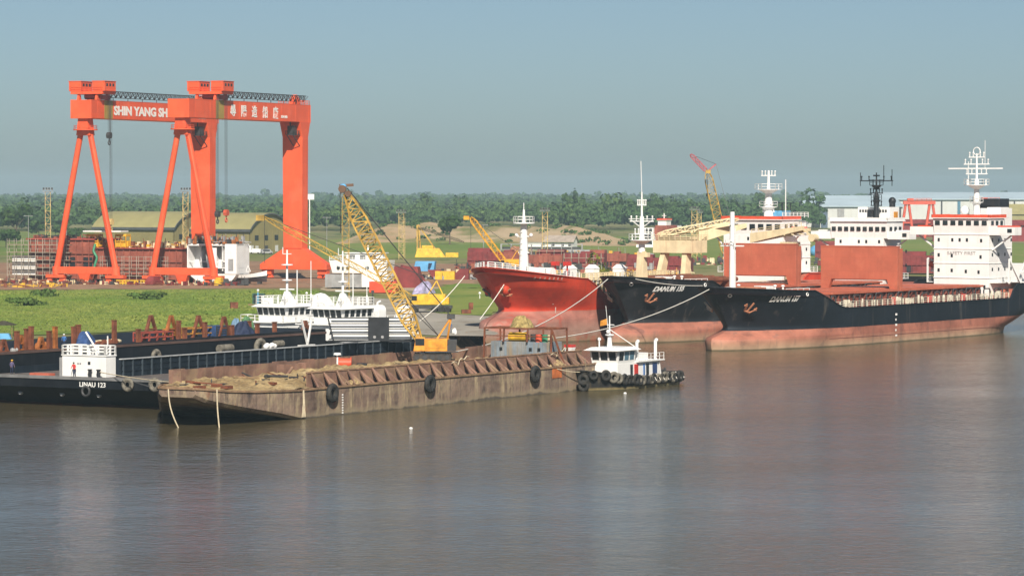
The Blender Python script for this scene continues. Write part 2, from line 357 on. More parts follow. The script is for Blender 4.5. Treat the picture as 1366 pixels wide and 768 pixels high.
def sheet(name, pix, z, m, step=6, jit=2.0, label=None, cat=None):
    pts = [G(*p) for p in pix]; out = []
    for a, c in zip(pts, pts[1:] + pts[:1]):
        k = max(1, int((c-a).length/step))
        for i in range(k):
            p = a.lerp(c, i/k); out.append((p.x + random.uniform(-jit,jit), p.y + random.uniform(-jit,jit)*2, GZ + z))
    mb = MB(); mb.add(out, [tuple(range(len(out)))]); return structure(mb.build(name, m), label, cat)
GRASSM = mixmat('grass_green', (.135,.205,.034), (.235,.25,.065), (.095,.165,.028), .02, .10, (.52,.7))
def lay(name, pts, z, m, label, cat):
    mb = MB(); mb.add([(p[0],p[1],GZ+z) for p in pts], [tuple(range(len(pts)))]); return structure(mb.build(name, m), label, cat)
sheet('dirt_yard', [(-160,388),(430,384),(640,384),(640,352),(430,350),(300,348),(-160,352)], .06, mixmat('red_dirt', (.26,.14,.085), (.33,.22,.14), (.18,.12,.08), .05, .2), label='reddish dirt strip under the gantry cranes', cat='dirt yard')
sheet('grass_field', [(-220,452),(-60,449),(60,446),(200,441),(330,434),(440,428),(462,414),(436,398),(428,388),(300,386),(150,387),(-220,389)], .12, GRASSM, label='green grass field between river and yard', cat='grass field')
sheet('grass_strip', [(585,419),(655,421),(700,405),(690,380),(600,379),(560,392)], .14, GRASSM, label='green grass patch beside the red ship', cat='grass patch')
sheet('concrete_apron', [(410,442),(500,445),(590,447),(650,449),(655,420),(585,417),(540,400),(430,396),(462,414),(445,428)], .08, mixmat('pale_concrete', (.30,.28,.24), (.36,.33,.28), (.24,.21,.17), .06, .3), label='pale concrete apron by the water', cat='apron')
sheet('track_road', [(430,383),(640,383),(900,372),(1400,371),(1400,377),(900,378),(640,389),(430,389)], .10, mixmat('sandy_track', (.36,.29,.19), (.42,.35,.24), (.28,.22,.14), .06, .3), jit=1, label='pale sandy track across the yard', cat='track')
sheet('far_meadow', [(420,345),(830,345),(1400,352),(1400,326),(1000,312),(700,319),(500,314),(420,322)], .04, mixmat('meadow_green', (.135,.195,.038), (.20,.225,.06), (.25,.23,.10), .012, .03, (.62,.75)), jit=5, step=20, label='green meadow behind the ship blocks', cat='meadow')
sheet('left_meadow', [(-300,350),(110,338),(420,330),(420,309),(-300,309)], .02, mixmat('scrub_green', (.11,.17,.03), (.17,.20,.05), (.22,.20,.09), .012, .03, (.58,.7)), jit=5, step=20, label='green scrub in front of the left forest', cat='scrubland')

# sandy embankment behind the meadow
def emb(u, v):
    px = 455 + u*400; Y0 = 1500 + 60*math.sin(u*5); Y = Y0 + v*170; x = X_(px, Y0 + 80)
    prof = math.sin(min(1, v*1.35)*math.pi*.5)**1.3*(1 if v < .75 else 1-(v-.75)*3.6)
    env = min(1, u*7)*min(1, (1-u)*5)
    h = (6.6 + .7*math.sin(u*9) + .6*math.sin(u*23+1) + .5*math.sin(u*51+v*9) + .35*math.sin(u*97+v*23))*prof*env*(1-.35*max(0,u-.75)*4)
    return (x, Y, GZ + .02 + max(0, h))
mb = MB(); mb.grid(emb, 90, 22)
structure(mb.build('embankment', mixmat('bare_sand_slope', (.40,.27,.15), (.46,.35,.22), (.17,.18,.06), .02, .035, (.5,.62))), 'bare sandy embankment behind the meadow', 'embankment')

# ------------------------------------------------------------------ vegetation
def foliage(name, a, bcol, s=.02, rough=.8):
    m, nt, b = new_mat(name)
    c = mixc(nt, noise(nt, s, shift=False, detail=4, lo=.4, hi=.6), a, bcol)
    c = mixc(nt, noise(nt, .6, shift=False, detail=2), c, tuple(x*.62 for x in a))
    nt.links.new(c, b.inputs['Base Color']); b.inputs['Roughness'].default_value = rough; b.inputs['Specular IOR Level'].default_value = .15; return m
FOREST = foliage('forest_leaves', (.052,.105,.032), (.098,.155,.044), .012)
LEAF = foliage('tree_leaves', (.035,.075,.018), (.065,.11,.025), .1)
BARK = mat('tree_bark', (.12,.09,.065), .9, .4, 2)
def quads(cent, nrm, size):
    n = len(cent); nrm = nrm/np.linalg.norm(nrm, axis=1)[:,None]
    t = rng.normal(size=(n,3)); a = np.cross(nrm, t); a /= np.linalg.norm(a, axis=1)[:,None]; b = np.cross(nrm, a)
    s = size[:,None]; k = rng.uniform(.6,1.1,(n,1))
    return np.stack([cent-a*s-b*s*k, cent+a*s-b*s*k*.7, cent+a*s*.8+b*s*k, cent-a*s*.7+b*s*k], 1)
def crown_quads(cx, cy, cz, rx, rz, k, size):
    """leaf clumps of many crowns at once: several lobes per crown, clumps over each lobe's outer shell"""
    n = len(cx); L = 6
    la = rng.uniform(0, 2*np.pi, (n,L)); lr = rng.uniform(.25,.72,(n,L)); lz = rng.uniform(-.45,.62,(n,L)); ls = rng.uniform(.38,.62,(n,L))
    pick = rng.integers(0, L, (n,k)); idx = np.arange(n)[:,None]
    A, RR, ZZ, S = la[idx,pick], lr[idx,pick], lz[idx,pick], ls[idx,pick]
    d = rng.normal(size=(n,k,3)); d[...,2] = np.abs(d[...,2])*1.0 - .35; d /= np.linalg.norm(d, axis=2)[...,None]
    rad = S*rng.uniform(.6,1.08,(n,k))
    x = cx[:,None] + rx[:,None]*(np.cos(A)*RR + d[...,0]*rad); y = cy[:,None] + rx[:,None]*(np.sin(A)*RR + d[...,1]*rad); z = cz[:,None] + rz[:,None]*(ZZ + d[...,2]*rad)
    c = np.stack([x,y,z], 2).reshape(-1,3); nn = (d + rng.normal(size=d.shape)*.35).reshape(-1,3)
    return quads(c, nn, (size[:,None]*rng.uniform(.6,1.3,(n,k))).reshape(-1))
def quad_mesh(name, q, m):
    n = len(q); me = bpy.data.meshes.new(name); me.vertices.add(n*4); me.vertices.foreach_set('co', q.reshape(-1).astype(np.float32))
    me.loops.add(n*4); me.loops.foreach_set('vertex_index', np.arange(n*4, dtype=np.int32)); me.polygons.add(n)
    me.polygons.foreach_set('loop_start', np.arange(0, n*4, 4, dtype=np.int32)); me.update(calc_edges=True)
    o = bpy.data.objects.new(name, me); COL.objects.link(o); me.materials.append(m); return o
def forest(name, rows, m, label):
    qs = []
    for (Y, x0, x1, sp, h, k, sz) in rows:
        n = int((x1-x0)/sp); x = x0 + (np.arange(n) + rng.uniform(-.45,.45,n))*sp; y = Y + rng.uniform(-1,1,n)*sp*1.2
        hh = h*rng.uniform(.70,1.1,n); big = rng.random(n) < .08; hh[big] *= rng.uniform(1.1,1.5,big.sum())
        rx = hh*rng.uniform(.27,.38,n) + sp*.15; rz = hh*rng.uniform(.36,.46,n)
        qs.append(crown_quads(x, y, GZ + hh - rz*.95, rx, rz, k, np.full(n, sz)))
    return tag(quad_mesh(name, np.concatenate(qs), m), label, 'forest', kind='stuff')
def xr(p0, p1, Y): return X_(p0, Y), X_(p1, Y)
rows = []
for i, Y in enumerate((1990,2000,2014,2030,2050,2075,2105,2140)):
    rows.append((Y, *xr(-380,470,Y), 5.5, 10.5 + i*.35, 85, 1.15)); rows.append((Y+250, *xr(455,760,Y+250), 6, 9.5 + i*.5, 75, 1.1))
    rows.append((Y+60, *xr(740,1110,Y+60), 6.5, 11.5 + i*.75, 110, 1.1))
tag_f = forest('forest_edge', rows, FOREST, 'dense green forest edge behind the yard meadows')
rows = []; Y = 2400
while Y < 6800:
    h = 10.5 + (Y-2400)/4400*6.5; rows.append((Y, *xr(-300,1560,Y), 5 + Y/900, h, 42, 1.2 + Y/3200)); Y += 75 + (Y-2400)*.035
forest('distant_forest', rows, FOREST, 'hazy blue-green forest reaching to the horizon')

def tree(name, label, px, py, h, r, k=260, sz=.55, m=LEAF, cat='tree', group=None, squat=.42, trunk=.3, Y=None):
    p = G(px, py); t = thing(name, label, cat, p, random.uniform(0,6), group)
    mb = MB(); mb.tube((0,0,-.2), (0,0,h*.55), h*.028, h*.014, 7)
    for i in range(5):
        a = i*1.26; mb.tube((0,0,h*(trunk+.05*i)), (math.cos(a)*r*.6, math.sin(a)*r*.6, h*(.6+.05*i)), h*.011, h*.004, 5)
    mb.build('trunk', BARK, t)
    q = crown_quads(np.array([0.]), np.array([0.]), np.array([h*(1-squat)]), np.array([r]), np.array([h*squat]), k, np.array([sz]))
    o = quad_mesh('crown', q, m); o.parent = t; return t
tree('round_tree', 'round dark green tree alone on the meadow before the sandy embankment', 600, 326, 13.0, 6.0, 900, .6)
tree('tall_tree', 'broad dark tree at the far left before the forest', 22, 322, 17, 7.5, 700, .8)
for i, (px, py, h, r, lab) in enumerate([(8,330,8,7,'low spreading bush at the left frame edge'),(52,318,9,5.5,'small dark tree just right of the broad left tree'),(82,316,6,5,'low green bush left of the khaki shed'),(100,324,7,4,'low bush at the left end of the khaki shed')]):
    tree('scrub_tree', lab, px, py, h, r, 420, .7, group='trees before the left forest')
for i, (px, top, lab) in enumerate([(768,253,'slender casuarina standing above the distant forest'),(776,257,'shorter slender casuarina beside the tall one'),(812,259,'pointed tree above the forest left of the white foremast'),(612,253,'round treetop above the forest behind the lone round tree'),(566,255,'pale treetop above the forest right of the barge crane tip'),(1012,254,'tall treetop above the forest right of the red ship mast'),(868,255,'broad treetop above the forest behind the distant hull')]):
    Y = 2700; z = Z_(top, Y) - GZ; p = Vector((X_(px,Y),Y,GZ)); t = thing('emergent_tree', lab, 'tree', p, 0, 'treetops above the forest')
    mb = MB(); mb.tube((0,0,0), (0,0,z*.8), .35, .15, 6); mb.build('trunk', BARK, t); thin = i in (0,1,2)
    o = quad_mesh('crown', crown_quads(np.array([0.]), np.array([0.]), np.array([z*.62]), np.array([2.6 if thin else 6.5]), np.array([z*.4 if thin else z*.34]), 260, np.array([.9])), FOREST); o.parent = t
YLEAF = foliage('yellow_green_leaves', (.10,.13,.02), (.30,.25,.03), .5)
p = tree('yellow_flowering_shrub', 'yellow-green leafy tree behind the red ship rail', 800, 384, 8.0, 2.8, 420, .34, YLEAF, 'tree')
n = 70; u = rng.uniform(.02,.98,n); v = np.where(rng.random(n) < .6, rng.uniform(.6,.85,n), rng.uniform(.05,.5,n)); E = np.array([emb(a,b) for a,b in zip(u,v)]); rr_ = rng.uniform(.8,2.6,n)
tag(quad_mesh('embankment_scrub', crown_quads(E[:,0],E[:,1],E[:,2]+.4,rr_*1.5,rr_*.7,40,np.full(n,.5)), FOREST), 'low scrub dotted over the sandy embankment', 'scrub', kind='stuff')
# grass tufts
n = 21000; pix = []
poly = [(-60,452),(60,450),(200,446),(330,439),(440,431),(466,414),(438,396),(428,387),(-60,388)]
PX = rng.uniform(-210,460,n*2); YY = rng.uniform(545,800,n*2); ok = []
for px, Y in zip(PX, YY):
    py = HY + (H-GZ)*F/Y
    lim = np.interp(px, [-220,60,200,330,440,466], [447,444,440,433,426,412])
    if py < lim and py > 388 and not (px > 425 and py < 398): ok.append((X_(px,Y), Y))
P = np.array(ok[:n]); k = 3
c = np.repeat(P, k, 0); c = c + rng.uniform(-.5,.5,c.shape); hg = rng.uniform(.05,.19,len(c))*(1 + 1.6*(np.sin(c[:,0]*.09)+np.sin(c[:,1]*.05+2) > .9))
q = quads(np.stack([c[:,0], c[:,1], GZ + .12 + hg*.45], 1), np.stack([rng.normal(size=len(c)), rng.normal(size=len(c))-1.2, rng.uniform(.2,1.2,len(c))], 1), hg*.75)
tag(quad_mesh('grass', q, foliage('grass_blades', (.12,.185,.03), (.215,.24,.055), .02)), 'tall rough grass growing on the river-side field', 'grass', kind='stuff')
BUSH = foliage('bush_leaves', (.075,.135,.028), (.12,.17,.04), .3)
for i, (px, py, r, lab) in enumerate([(192,400,4.2,'dark green bush patch on the grass below the front gantry crane'),(30,408,4.5,'wide tall-grass clump at the left of the field'),(60,396,3.8,'tall weeds at the upper left of the grass field')]):
    p = G(px, py); o = quad_mesh('field_bush', crown_quads(np.array([0.]), np.array([0.]), np.array([.5]), np.array([r]), np.array([1.3]), 500, np.array([.28])), BUSH); o.location = p
    tag(o, lab, 'bush', 'bushes on the grass field')

# ------------------------------------------------------------------ air
hm = bpy.data.materials.new('haze_air'); hm.use_nodes = True; hn = hm.node_tree; hn.nodes.clear()
ov = hn.nodes.new('ShaderNodeOutputMaterial'); pv = hn.nodes.new('ShaderNodeVolumePrincipled')
pv.inputs['Color'].default_value = (.64,.88,1,1); pv.inputs['Density'].default_value = .00010; pv.inputs['Anisotropy'].default_value = 0
hn.links.new(pv.outputs[0], ov.inputs['Volume'])
mb = MB(); mb.box(-3500,5200,-60,9000,-1,64); o = mb.build('haze', hm); tag(o, 'pale blue haze fading the far forest', 'haze', kind='stuff')
# ------------------------------------------------------------------ gantry cranes
ANG_U = math.atan2(.926, .378); U = Vector((.378,.926,0)); V = Vector((.926,-.378,0)); O2 = Vector((-82.5,846,GZ)); O1 = Vector((-108.2,856.5,GZ))
def yard(u, v, z=0): return O2 + U*u + V*v + Vector((0,0,z))
def gantry(label, O, tx, hooks, words):
    t = thing('gantry_crane', label, 'gantry crane', O, ANG_U, 'orange gantry cranes of the shipyard')
    m = MB(); m.box(-2.3,67.8,-2.95,2.95,41.9,46.5)
    for x in (-2.28,67.7): m.box(x-.05,x+.08,-3.02,3.02,41.85,46.55)
    for k in range(9): m.box(1+k*8.2,1.12+k*8.2,-2.99,2.99,41.95,46.45)
    g = m.build('girder', ORANGE, t, .06)
    m = MB(); m.box(-2.2,67.6,-2.98,-2.4,46.5,46.62); m.box(-2.2,67.6,2.4,2.98,46.5,46.62); m.rail([(60,2.8,46.6),(67.5,2.8,46.6),(67.5,-2.8,46.6),(60,-2.8,46.6)], 1.1, 1.5, .05); m.build('walkway_rail', ORANGE, t)
    m = MB(); px = tx - 3 if tx > 8 else tx + .5; m.box(px, px+4.4, -3.0,-2.93,41.9,46.5); m.build('olive_panel', OLIVE, g)
    for body, x, size, wd, z in words:
        letters('lettering', body, size, basis((x,-3.005,z), (1,0,0), (0,0,1)), LETTER, g, width=wd, offset=(.045 if len(body) > 1 else .02)*size)
    # power-cable truss along the top
    m = MB(); x = tx + 5; a = 0
    while x < 66:
        m.bar((x,-1.6,48.9),(x+1.3,-1.6,47.4),.16); m.bar((x+1.3,-1.6,47.4),(x+2.6,-1.6,48.9),.16); m.bar((x,-2.5,48.9),(x+1.3,-1.6,47.4),.12); m.bar((x+2.6,-2.5,48.9),(x+1.3,-1.6,47.4),.12)
        m.bar((x,-1.6,48.9),(x,-2.5,48.9),.1); x += 2.6
        if a % 3 == 0: m.bar((x,-1.6,46.5),(x,-1.6,47.4),.14)
        a += 1
    m.bar((tx+4,-1.6,48.95),(66,-1.6,48.95),.18); m.bar((tx+4,-2.5,48.95),(66,-2.5,48.95),.18); m.bar((tx+4,-1.6,47.4),(66,-1.6,47.4),.16); m.build('cable_truss', DARK, t)
    m = MB(); m.box(62.5,66,-.8,.8,46.5,48.2); m.frustum((62.8,65.6,-.7,.7),(63.8,64.6,-.5,.5),48.2,49.3); m.build('sheave_stand', ORANGE, t)
    # A-frame
    for s in (-1,1):
        m = MB(); m.tube((0,s*8.6,3.2),(0,s*1.15,39.2),.80,.74,n=16); m.tube((0,s*8.6,2.2),(0,s*8.6,4.4),1.05,n=12); m.build('leg', ORANGE, t)
        m = MB(); m.box(-.9,.9,s*8.6-2.6,s*8.6+2.6,1.5,2.3)
        for q in (-1.9,1.9): m.frustum((-.6,.6,s*8.6+q-1.1,s*8.6+q+1.1),(-.45,.45,s*8.6+q-.5,s*8.6+q+.5),.35,1.5)
        b = m.build('bogie', ORANGE, t)
        m = MB()
        for q in (-2.4,-1.3,1.3,2.4): m.tube((-.35,s*8.6+q,.42),(.35,s*8.6+q,.42),.42,n=12)
        m.build('wheel', DARK, b)
    m = MB(); a_ = Vector((-.95,-8.6,4)); b_ = Vector((-.95,-1.3,38.5))
    for dx in (-.28,.28): m.bar(a_ + Vector((0,dx,0)), b_ + Vector((0,dx,0)), .09)
    for k in range(60): q = a_.lerp(b_, k/60); m.bar(q + Vector((0,-.28,0)), q + Vector((0,.28,0)), .06)
    m.build('ladder', ORANGE, t)
    m = MB(); m.box(-.75,.75,-8.4,8.4,2.5,4.3); m.build('sill_beam', ORANGE, t, .06)
    m = MB(); m.frustum((-.7,.7,-1,1),(-1.0,1.0,-1.7,1.7),.3,2.5); m.build('cable_reel_stand', ORANGE, t)
    m = MB(); m.frustum((-1.2,1.2,-2,2),(-1.5,1.5,-1.3,1.3),37.6,41.9); m.tube((0,0,38.9),(0,0,39.2),3.1,n=20); m.rail([(3*math.cos(a),3*math.sin(a),39.2) for a in [i*math.pi/4 for i in range(9)]], .9, 2, .04, 2); m.build('leg_head', ORANGE, t)
    # tower leg
    m = MB(); m.frustum((62.7,66.3,-2.75,2.75),(62.7,66.3,-2.95,2.95),8.2,38)
    m.frustum((62.7,66.3,-2.95,2.95),(61.2,67.4,-3.05,3.05),38,41.9); tw = m.build('tower_leg', ORANGE, t, .05)
    m = MB(); m.prism([(62.9,-2.78,8.2),(62.9,2.78,8.2),(62.9,9.9,3.9),(62.9,9.9,2.5),(62.9,-9.9,2.5),(62.9,-9.9,3.9)], (3.2,0,0)); m.build('base_beam', ORANGE, t, .05)
    for s in (-1,1):
        m = MB(); m.box(63.6,65.4,s*8.3-1.4,s*8.3+1.4,1.2,2.5)
        for q in (-.9,.9): m.frustum((63.9,65.1,s*8.3+q-.7,s*8.3+q+.7),(64,65,s*8.3+q-.4,s*8.3+q+.4),.3,1.2)
        m.build('bogie', ORANGE, t)
    m = MB(); m.box(58.2,62.6,-2.4,-.2,38.4,38.55); m.rail([(62.6,-2.4,38.5),(58.2,-2.4,38.5),(58.2,-.2,38.5),(62.6,-.2,38.5)], 1.1, 1.0, .05); m.box(58.6,61.2,-2.0,-.5,38.55,40.9); m.bar((62.6,-2.2,35.6),(58.6,-2.2,38.4),.2); m.bar((62.6,-.4,35.6),(58.6,-.4,38.4),.2); m.bar((59,-1.2,40.9),(59,-1.2,41.9),.3)
    m.build('operator_cabin', DARK, t)
    m = MB()
    for k in range(6): m.box(66.3,67.0,-1.2,1.2,9+k*5.2,9.1+k*5.2); m.rail([(67,-1.2,9+k*5.2),(67,1.2,9+k*5.2)],1,1.2,.03,2)
    m.build('stair_landing', ORANGE, t)
    # trolley with two machine houses
    m = MB(); m.box(tx-3.4,tx+3.4,-4.6,4.6,48.1,48.8)
    for x in (-2.6,2.6):
        for y in (-2.6,2.6): m.frustum((tx+x-.7,tx+x+.7,y-.3,y+.3),(tx+x-.3,tx+x+.3,y-.3,y+.3),46.65,48.1)
    m.rail([(tx-3.4,4.6,48.8),(tx+3.4,4.6,48.8)],1,1.4,.04,2); m.rail([(tx-3.4,-4.6,48.8),(tx-3.4,4.6,48.8)],1,1.4,.04,2); tr = m.build('trolley', ORANGE, t)
    for y in (-3.4,3.4):
        m = MB(); m.box(tx-3.3,tx+2.6,y-1.75,y+1.75,48.85,51.3); m.box(tx-3.4,tx+2.7,y-1.9,y+1.9,51.3,51.45); mh = m.build('machine_house', ORANGE, tr, .05)
        for k in range(3): m = MB(); m.box(tx-2.4+k*1.6,tx-1.5+k*1.6,y-1.79,y-1.7,50.1,50.8); m.build('window', GLASS, tr)
    m = MB(); m.tube((tx,-2.2,47.6),(tx,2.2,47.6),.75,n=12); m.tube((tx+2.2,-1.8,47.3),(tx+2.2,1.8,47.3),.55,n=12); m.box(tx-2,tx+3,-3.3,-2.6,46.7,47.9); m.build('winch_drum', mat('winch_red', (.33,.05,.05), .5), tr)
    for hx, hy, hz, col in hooks:
        hx += tx; m = MB()
        for dx, dy in ((-.4,-.15),(.4,-.15),(-.4,.15),(.4,.15)): m.tube((hx+dx,hy+dy,47.5),(hx+dx*.7,hy+dy,hz+1.2),.04,n=4)
        cb = m.build('hoist_cable', DARK, t)
        m = MB(); m.box(hx-.7,hx+.7,hy-.45,hy+.45,hz,hz+1.3); m.tube((hx,hy-.5,hz+.7),(hx,hy+.5,hz+.7),.8,n=12); m.tube((hx,hy,hz),(hx,hy,hz-.7),.16); m.torus((hx,hy,hz-1.2),.5,.16,(0,1,0),12,6)
        m.build('hook_block', col, t)
    return t
gantry('orange gantry crane lettered with five white Chinese characters, nearer of the pair', O2, 15.5, [(1.6,-3.4,17.3,mat('hook_orange',(.55,.10,.05))),(-3.2,-3.4,17.0,DARK)], [('尋',20.4,3.2,3.1,43.0),('陽',26.5,3.2,3.1,42.95),('造',32.6,3.2,3.1,42.9),('船',38.8,3.2,3.1,42.9),('廠',45.0,3.2,3.1,42.85),('SDN BHD',49.8,.9,3.8,42.8)])
gantry('orange gantry crane lettered SHIN YANG in white, behind the Chinese-lettered one', O1, 4.0, [(2.2,-3.4,37.0,DARK),(3.0,-3.4,15,PALEY)], [('SHIN YANG SHIPYARD',9.5,3.1,43.6,43.05),('SDN BHD',56.2,.9,4.2,42.9)])

# ------------------------------------------------------------------ big ships
SHIP_ANG = math.atan2(.826, .563)
def hullmesh(L, B, ztop, stem, stern, bul, zk=-1.5, NU=72, NZ=34, bt=2.0, Le=(34,20), Lr=(30,9), tr=.62, flare=1.0):
    m = MB(); us = [(.5-.5*math.cos(math.pi*i/NU))*.6 + .4*i/NU for i in range(NU+1)]
    def pt(u, k, side):
        zt = ztop(u*L); z = zk + (zt-zk)*k; x0 = stem(z); x1 = stern(z); x = x0 + (x1-x0)*u; q = min(1, max(0, z/9.5))
        le = Le[0] + (Le[1]-Le[0])*q; lr = Lr[0] + (Lr[1]-Lr[0])*q
        low = min(1, max(0, (bt - z)/1.6 + .5)); e = min(1, (x-x0)/le); f = (1-(1-e)**2.3)**(.95-.22*q)
        if low: e2 = min(1, (x-x0)/(le+7)); f = f*(1-low) + low*((1-(1-e2)**2.4)**.66)
        g = min(1, (x1-x)/lr); g = (1-(1-g)**2.4); g = max(g, tr*min(1,max(0,(z-2.5)/3)))
        return (x, side*B/2*f*g, z)
    for side in (-1,1):
        m.add([pt(u, j/NZ, side) for j in range(NZ+1) for u in us], [(j*(NU+1)+i, j*(NU+1)+i+1, (j+1)*(NU+1)+i+1, (j+1)*(NU+1)+i) for j in range(NZ) for i in range(NU)], True)
    n = NZ + 1; a = [pt(1, j/NZ, -1) for j in range(n)]; b = [pt(1, j/NZ, 1) for j in range(n)]
    m.add(a + b, [(j, j+1, n+j+1, n+j) for j in range(NZ)])
    rail = []
    for side in (-1,1):
        pts = [Vector(pt(u,1,side)) for u in us]
        for p, q in zip(pts[:-1], pts[1:]): m.bar(p, q, .30, .14)
    def deck(u, side):
        p = pt(u,1,side); return (p[0], p[1]*.985, p[2] - bul(u*L))
    d = MB(); d.add([deck(u,-1) for u in us] + [deck(u,1) for u in us], [(i, i+1, NU+1+i+1, NU+1+i) for i in range(NU)])
    return m, d
def stemline(z, z1, z2, zt, deep, zn=1.2):
    """stem profile: rounded bulb nose, concave notch above it, raked stem to the deck"""
    if z <= z1: return .3 + .045*(z-zn)**2*deep*(.5 if z < zn else 1.3)
    a = .3 + .045*(z1-zn)**2*deep*1.3
    if z <= z2: k = (z-z1)/(z2-z1); return a + (deep-a)*(k*(2-k))
    return deep*(1-((z-z2)/(zt-z2))**1.15)
class Hit:
    def __init__(s, mb): s.t = BVHTree.FromPolygons([Vector(v) for v in mb.v], mb.f)
    def side(s, x, z, sgn=-1):
        h = s.t.ray_cast(Vector((x, sgn*40, z)), Vector((0,-sgn,0))); return (h[0], h[1]) if h[0] else (Vector((x,sgn*9,z)), Vector((0,sgn,0)))
def hull_text(body, x, z, size, width, hit, M, parent, slant=0, gap=.09, off=.03):
    vs, fs = text_mb(body, size, width, off*size, 0); out = []
    for v in vs:
        p, n = hit.side(x + v.x, z + v.y + slant*v.x); out.append((p.x, p.y - gap - (v.z*0), p.z))
    m = MB(); m.add(out, fs); return m.build('lettering', M, parent, fix=False)
def anchor(hit, x, z, sgn, M, parent, k=1.0, boss=None):
    p, n = hit.side(x, z, sgn); n = n if n.y*sgn > 0 else -n
    if boss:
        m = MB(); m.ball(p, .95*k, .75*k, .95*k, 14, 9); m.build('hawse_boss', boss, parent)
    o = p + n*.55*k; s = Vector((1,0,0)).cross(n).normalized(); s = s if s.z > 0 else -s; r = n.cross(s).normalized(); m = MB()
    m.tube(o + s*1.0*k, o - s*.9*k, .16*k, n=6); m.tube(o - s*.9*k - r*.55*k, o - s*.9*k + r*.55*k, .22*k, n=6)
    for q in (-1,1):
        m.bar(o - s*.9*k + r*q*.5*k, o + s*.15*k + r*q*1.0*k + n*.2, .34*k, .2*k); m.prism([o + s*.5*k + r*q*1.05*k, o + r*q*.7*k, o + r*q*1.35*k - s*.05*k], n*.22)
    m.build('anchor', M, parent)
ARUST = mat('rusty_anchor', (.42,.17,.09), .8, .4, 3)
def bridge(t, s0, w, top, tiers, zb, wing, wz, win, wb=None, wheel=None, roof=None, text=None, L=12, holes=(), braces=True):
    """aft house: front wall at s0, wheelhouse with a row of windows, bridge wings"""
    m = MB(); m.box(s0, s0+L, -w/2, w/2, zb, wz)
    for z in tiers: m.box(s0-.12, s0+L+.1, -w/2-.12, w/2+.12, z-.06, z+.06)
    house = m.build('deckhouse', WHITE, t, .04)
    ww = wb or w; m = MB(); m.frustum((s0+.1, s0+6.5, -ww/2, ww/2), (s0-.25, s0+6.3, -ww/2-.1, ww/2+.1), wz, top-.75); m.box(s0-.6, s0+7, -ww/2-.35, ww/2+.35, top-.75, top-.6)
    wh = m.build('wheelhouse', WHITE, t, .03)
    n, z0, z1 = win
    for i in range(n):
        y = -ww/2 + ww*(i+.5)/n; h = ww/n*.31; m = MB(); m.box(s0-.22, s0-.02, y-h, y+h, z0, z1); m.build('window', GLASS, wh)
    for i in range(3):
        x = s0 + .9 + i*1.9; m = MB(); m.box(x, x+1.0, -ww/2-.13, -ww/2+.03, z0, z1); m.build('window', GLASS, wh)
    m = MB(); m.box(s0-.5, s0-.3, -ww/2-.3, ww/2+.3, top-.6, top); m.box(s0-.5, s0+6.8, -ww/2-.3, -ww/2-.1, top-.6, top); m.box(s0-.5, s0+6.8, ww/2+.1, ww/2+.3, top-.6, top); m.build('compass_deck_bulwark', roof or WHITE, t)
    for sg in (-1,1):
        m = MB(); a, b = sorted((sg*ww/2, sg*wing)); m.box(s0+.2, s0+3.2, a, b, wz-.15, wz+.05); m.box(s0+.2, s0+.38, a, b, wz+.05, wz+1.35); m.box(s0+3.0, s0+3.2, a, b, wz+.05, wz+1.35); q = sg*wing; m.box(s0+.38, s0+3.0, min(q,q-sg*.18), max(q,q-sg*.18), wz+.05, wz+1.35)
        if braces: m.bar((s0+1.5, sg*w/2, wz-2.9), (s0+1.5, sg*(wing-1.2), wz-.2), .28)
        m.build('bridge_wing', WHITE, t, .03)
    m = MB(); q = -wing
    m.box(s0+.14, s0+.2, q+.5, q+1.4, wz+.35, wz+1.05); m.build('wing_window', GLASS, t)
    for sg in (-1,1):
        m = MB(); a, b = sorted((sg*(ww/2+.4), sg*(wing-.2))); m.box(s0+.4, s0+3.0, a, b, wz+.05, wz+.12); m.box(s0+2.9, s0+3.2, a, b, wz+1.35, wz+1.6)
        m.build('wing_deck', roof or WHITE, t)
    for (y, z) in holes:
        m = MB(); m.box(s0-.03, s0+.05, y-.22, y+.22, z-.32, z+.32); m.build('porthole', GLASS, house)
    for i in range(4):
        for z in [a+1.6 for a in tiers[:-1]]:
            x = s0+1.6+i*2.6; m = MB(); m.box(x-.25, x+.25, -w/2-.04, -w/2+.04, z-.3, z+.3); m.build('porthole', GLASS, house)
    if text: letters('lettering', text[0], text[1], basis((s0-.06, text[3], text[2]), (0,-1,0), (0,0,1)), FADED, house, width=text[4], extrude=.01)
    for sg in (-1,1):
        m = MB(); m.rail([(s0+.6,sg*(w/2+1.6),zb+2.6),(s0+L,sg*(w/2+1.6),zb+2.6)],1,1.5,.035,3); m.box(s0+.6,s0+L,min(sg*w/2,sg*(w/2+1.7)),max(sg*w/2,sg*(w/2+1.7)),zb+2.5,zb+2.62); m.build('side_gallery', CLEANW, t)
    return house
def lifeboat(t, x, y, z, sgn):
    m = MB(); m.ball((x,y,z), 2.7, .95, .85, 16, 10); m.box(x-1.2,x+1.2,y-.6,y+.6,z+.6,z+1.05); b = m.build('lifeboat', BRIGHTRED, t)
    m = MB()
    for dx in (-1.9,1.9): m.bar((x+dx, y-sgn*1.9, z-1.6), (x+dx, y-sgn*.3, z+2.2), .26); m.bar((x+dx, y-sgn*.3, z+2.2), (x+dx, y+sgn*.3, z+1.7), .22); m.bar((x+dx, y-sgn*1.9, z-1.6),(x+dx, y+sgn*.2, z-1.2),.22)
    m.build('davit', CLEANW, t)
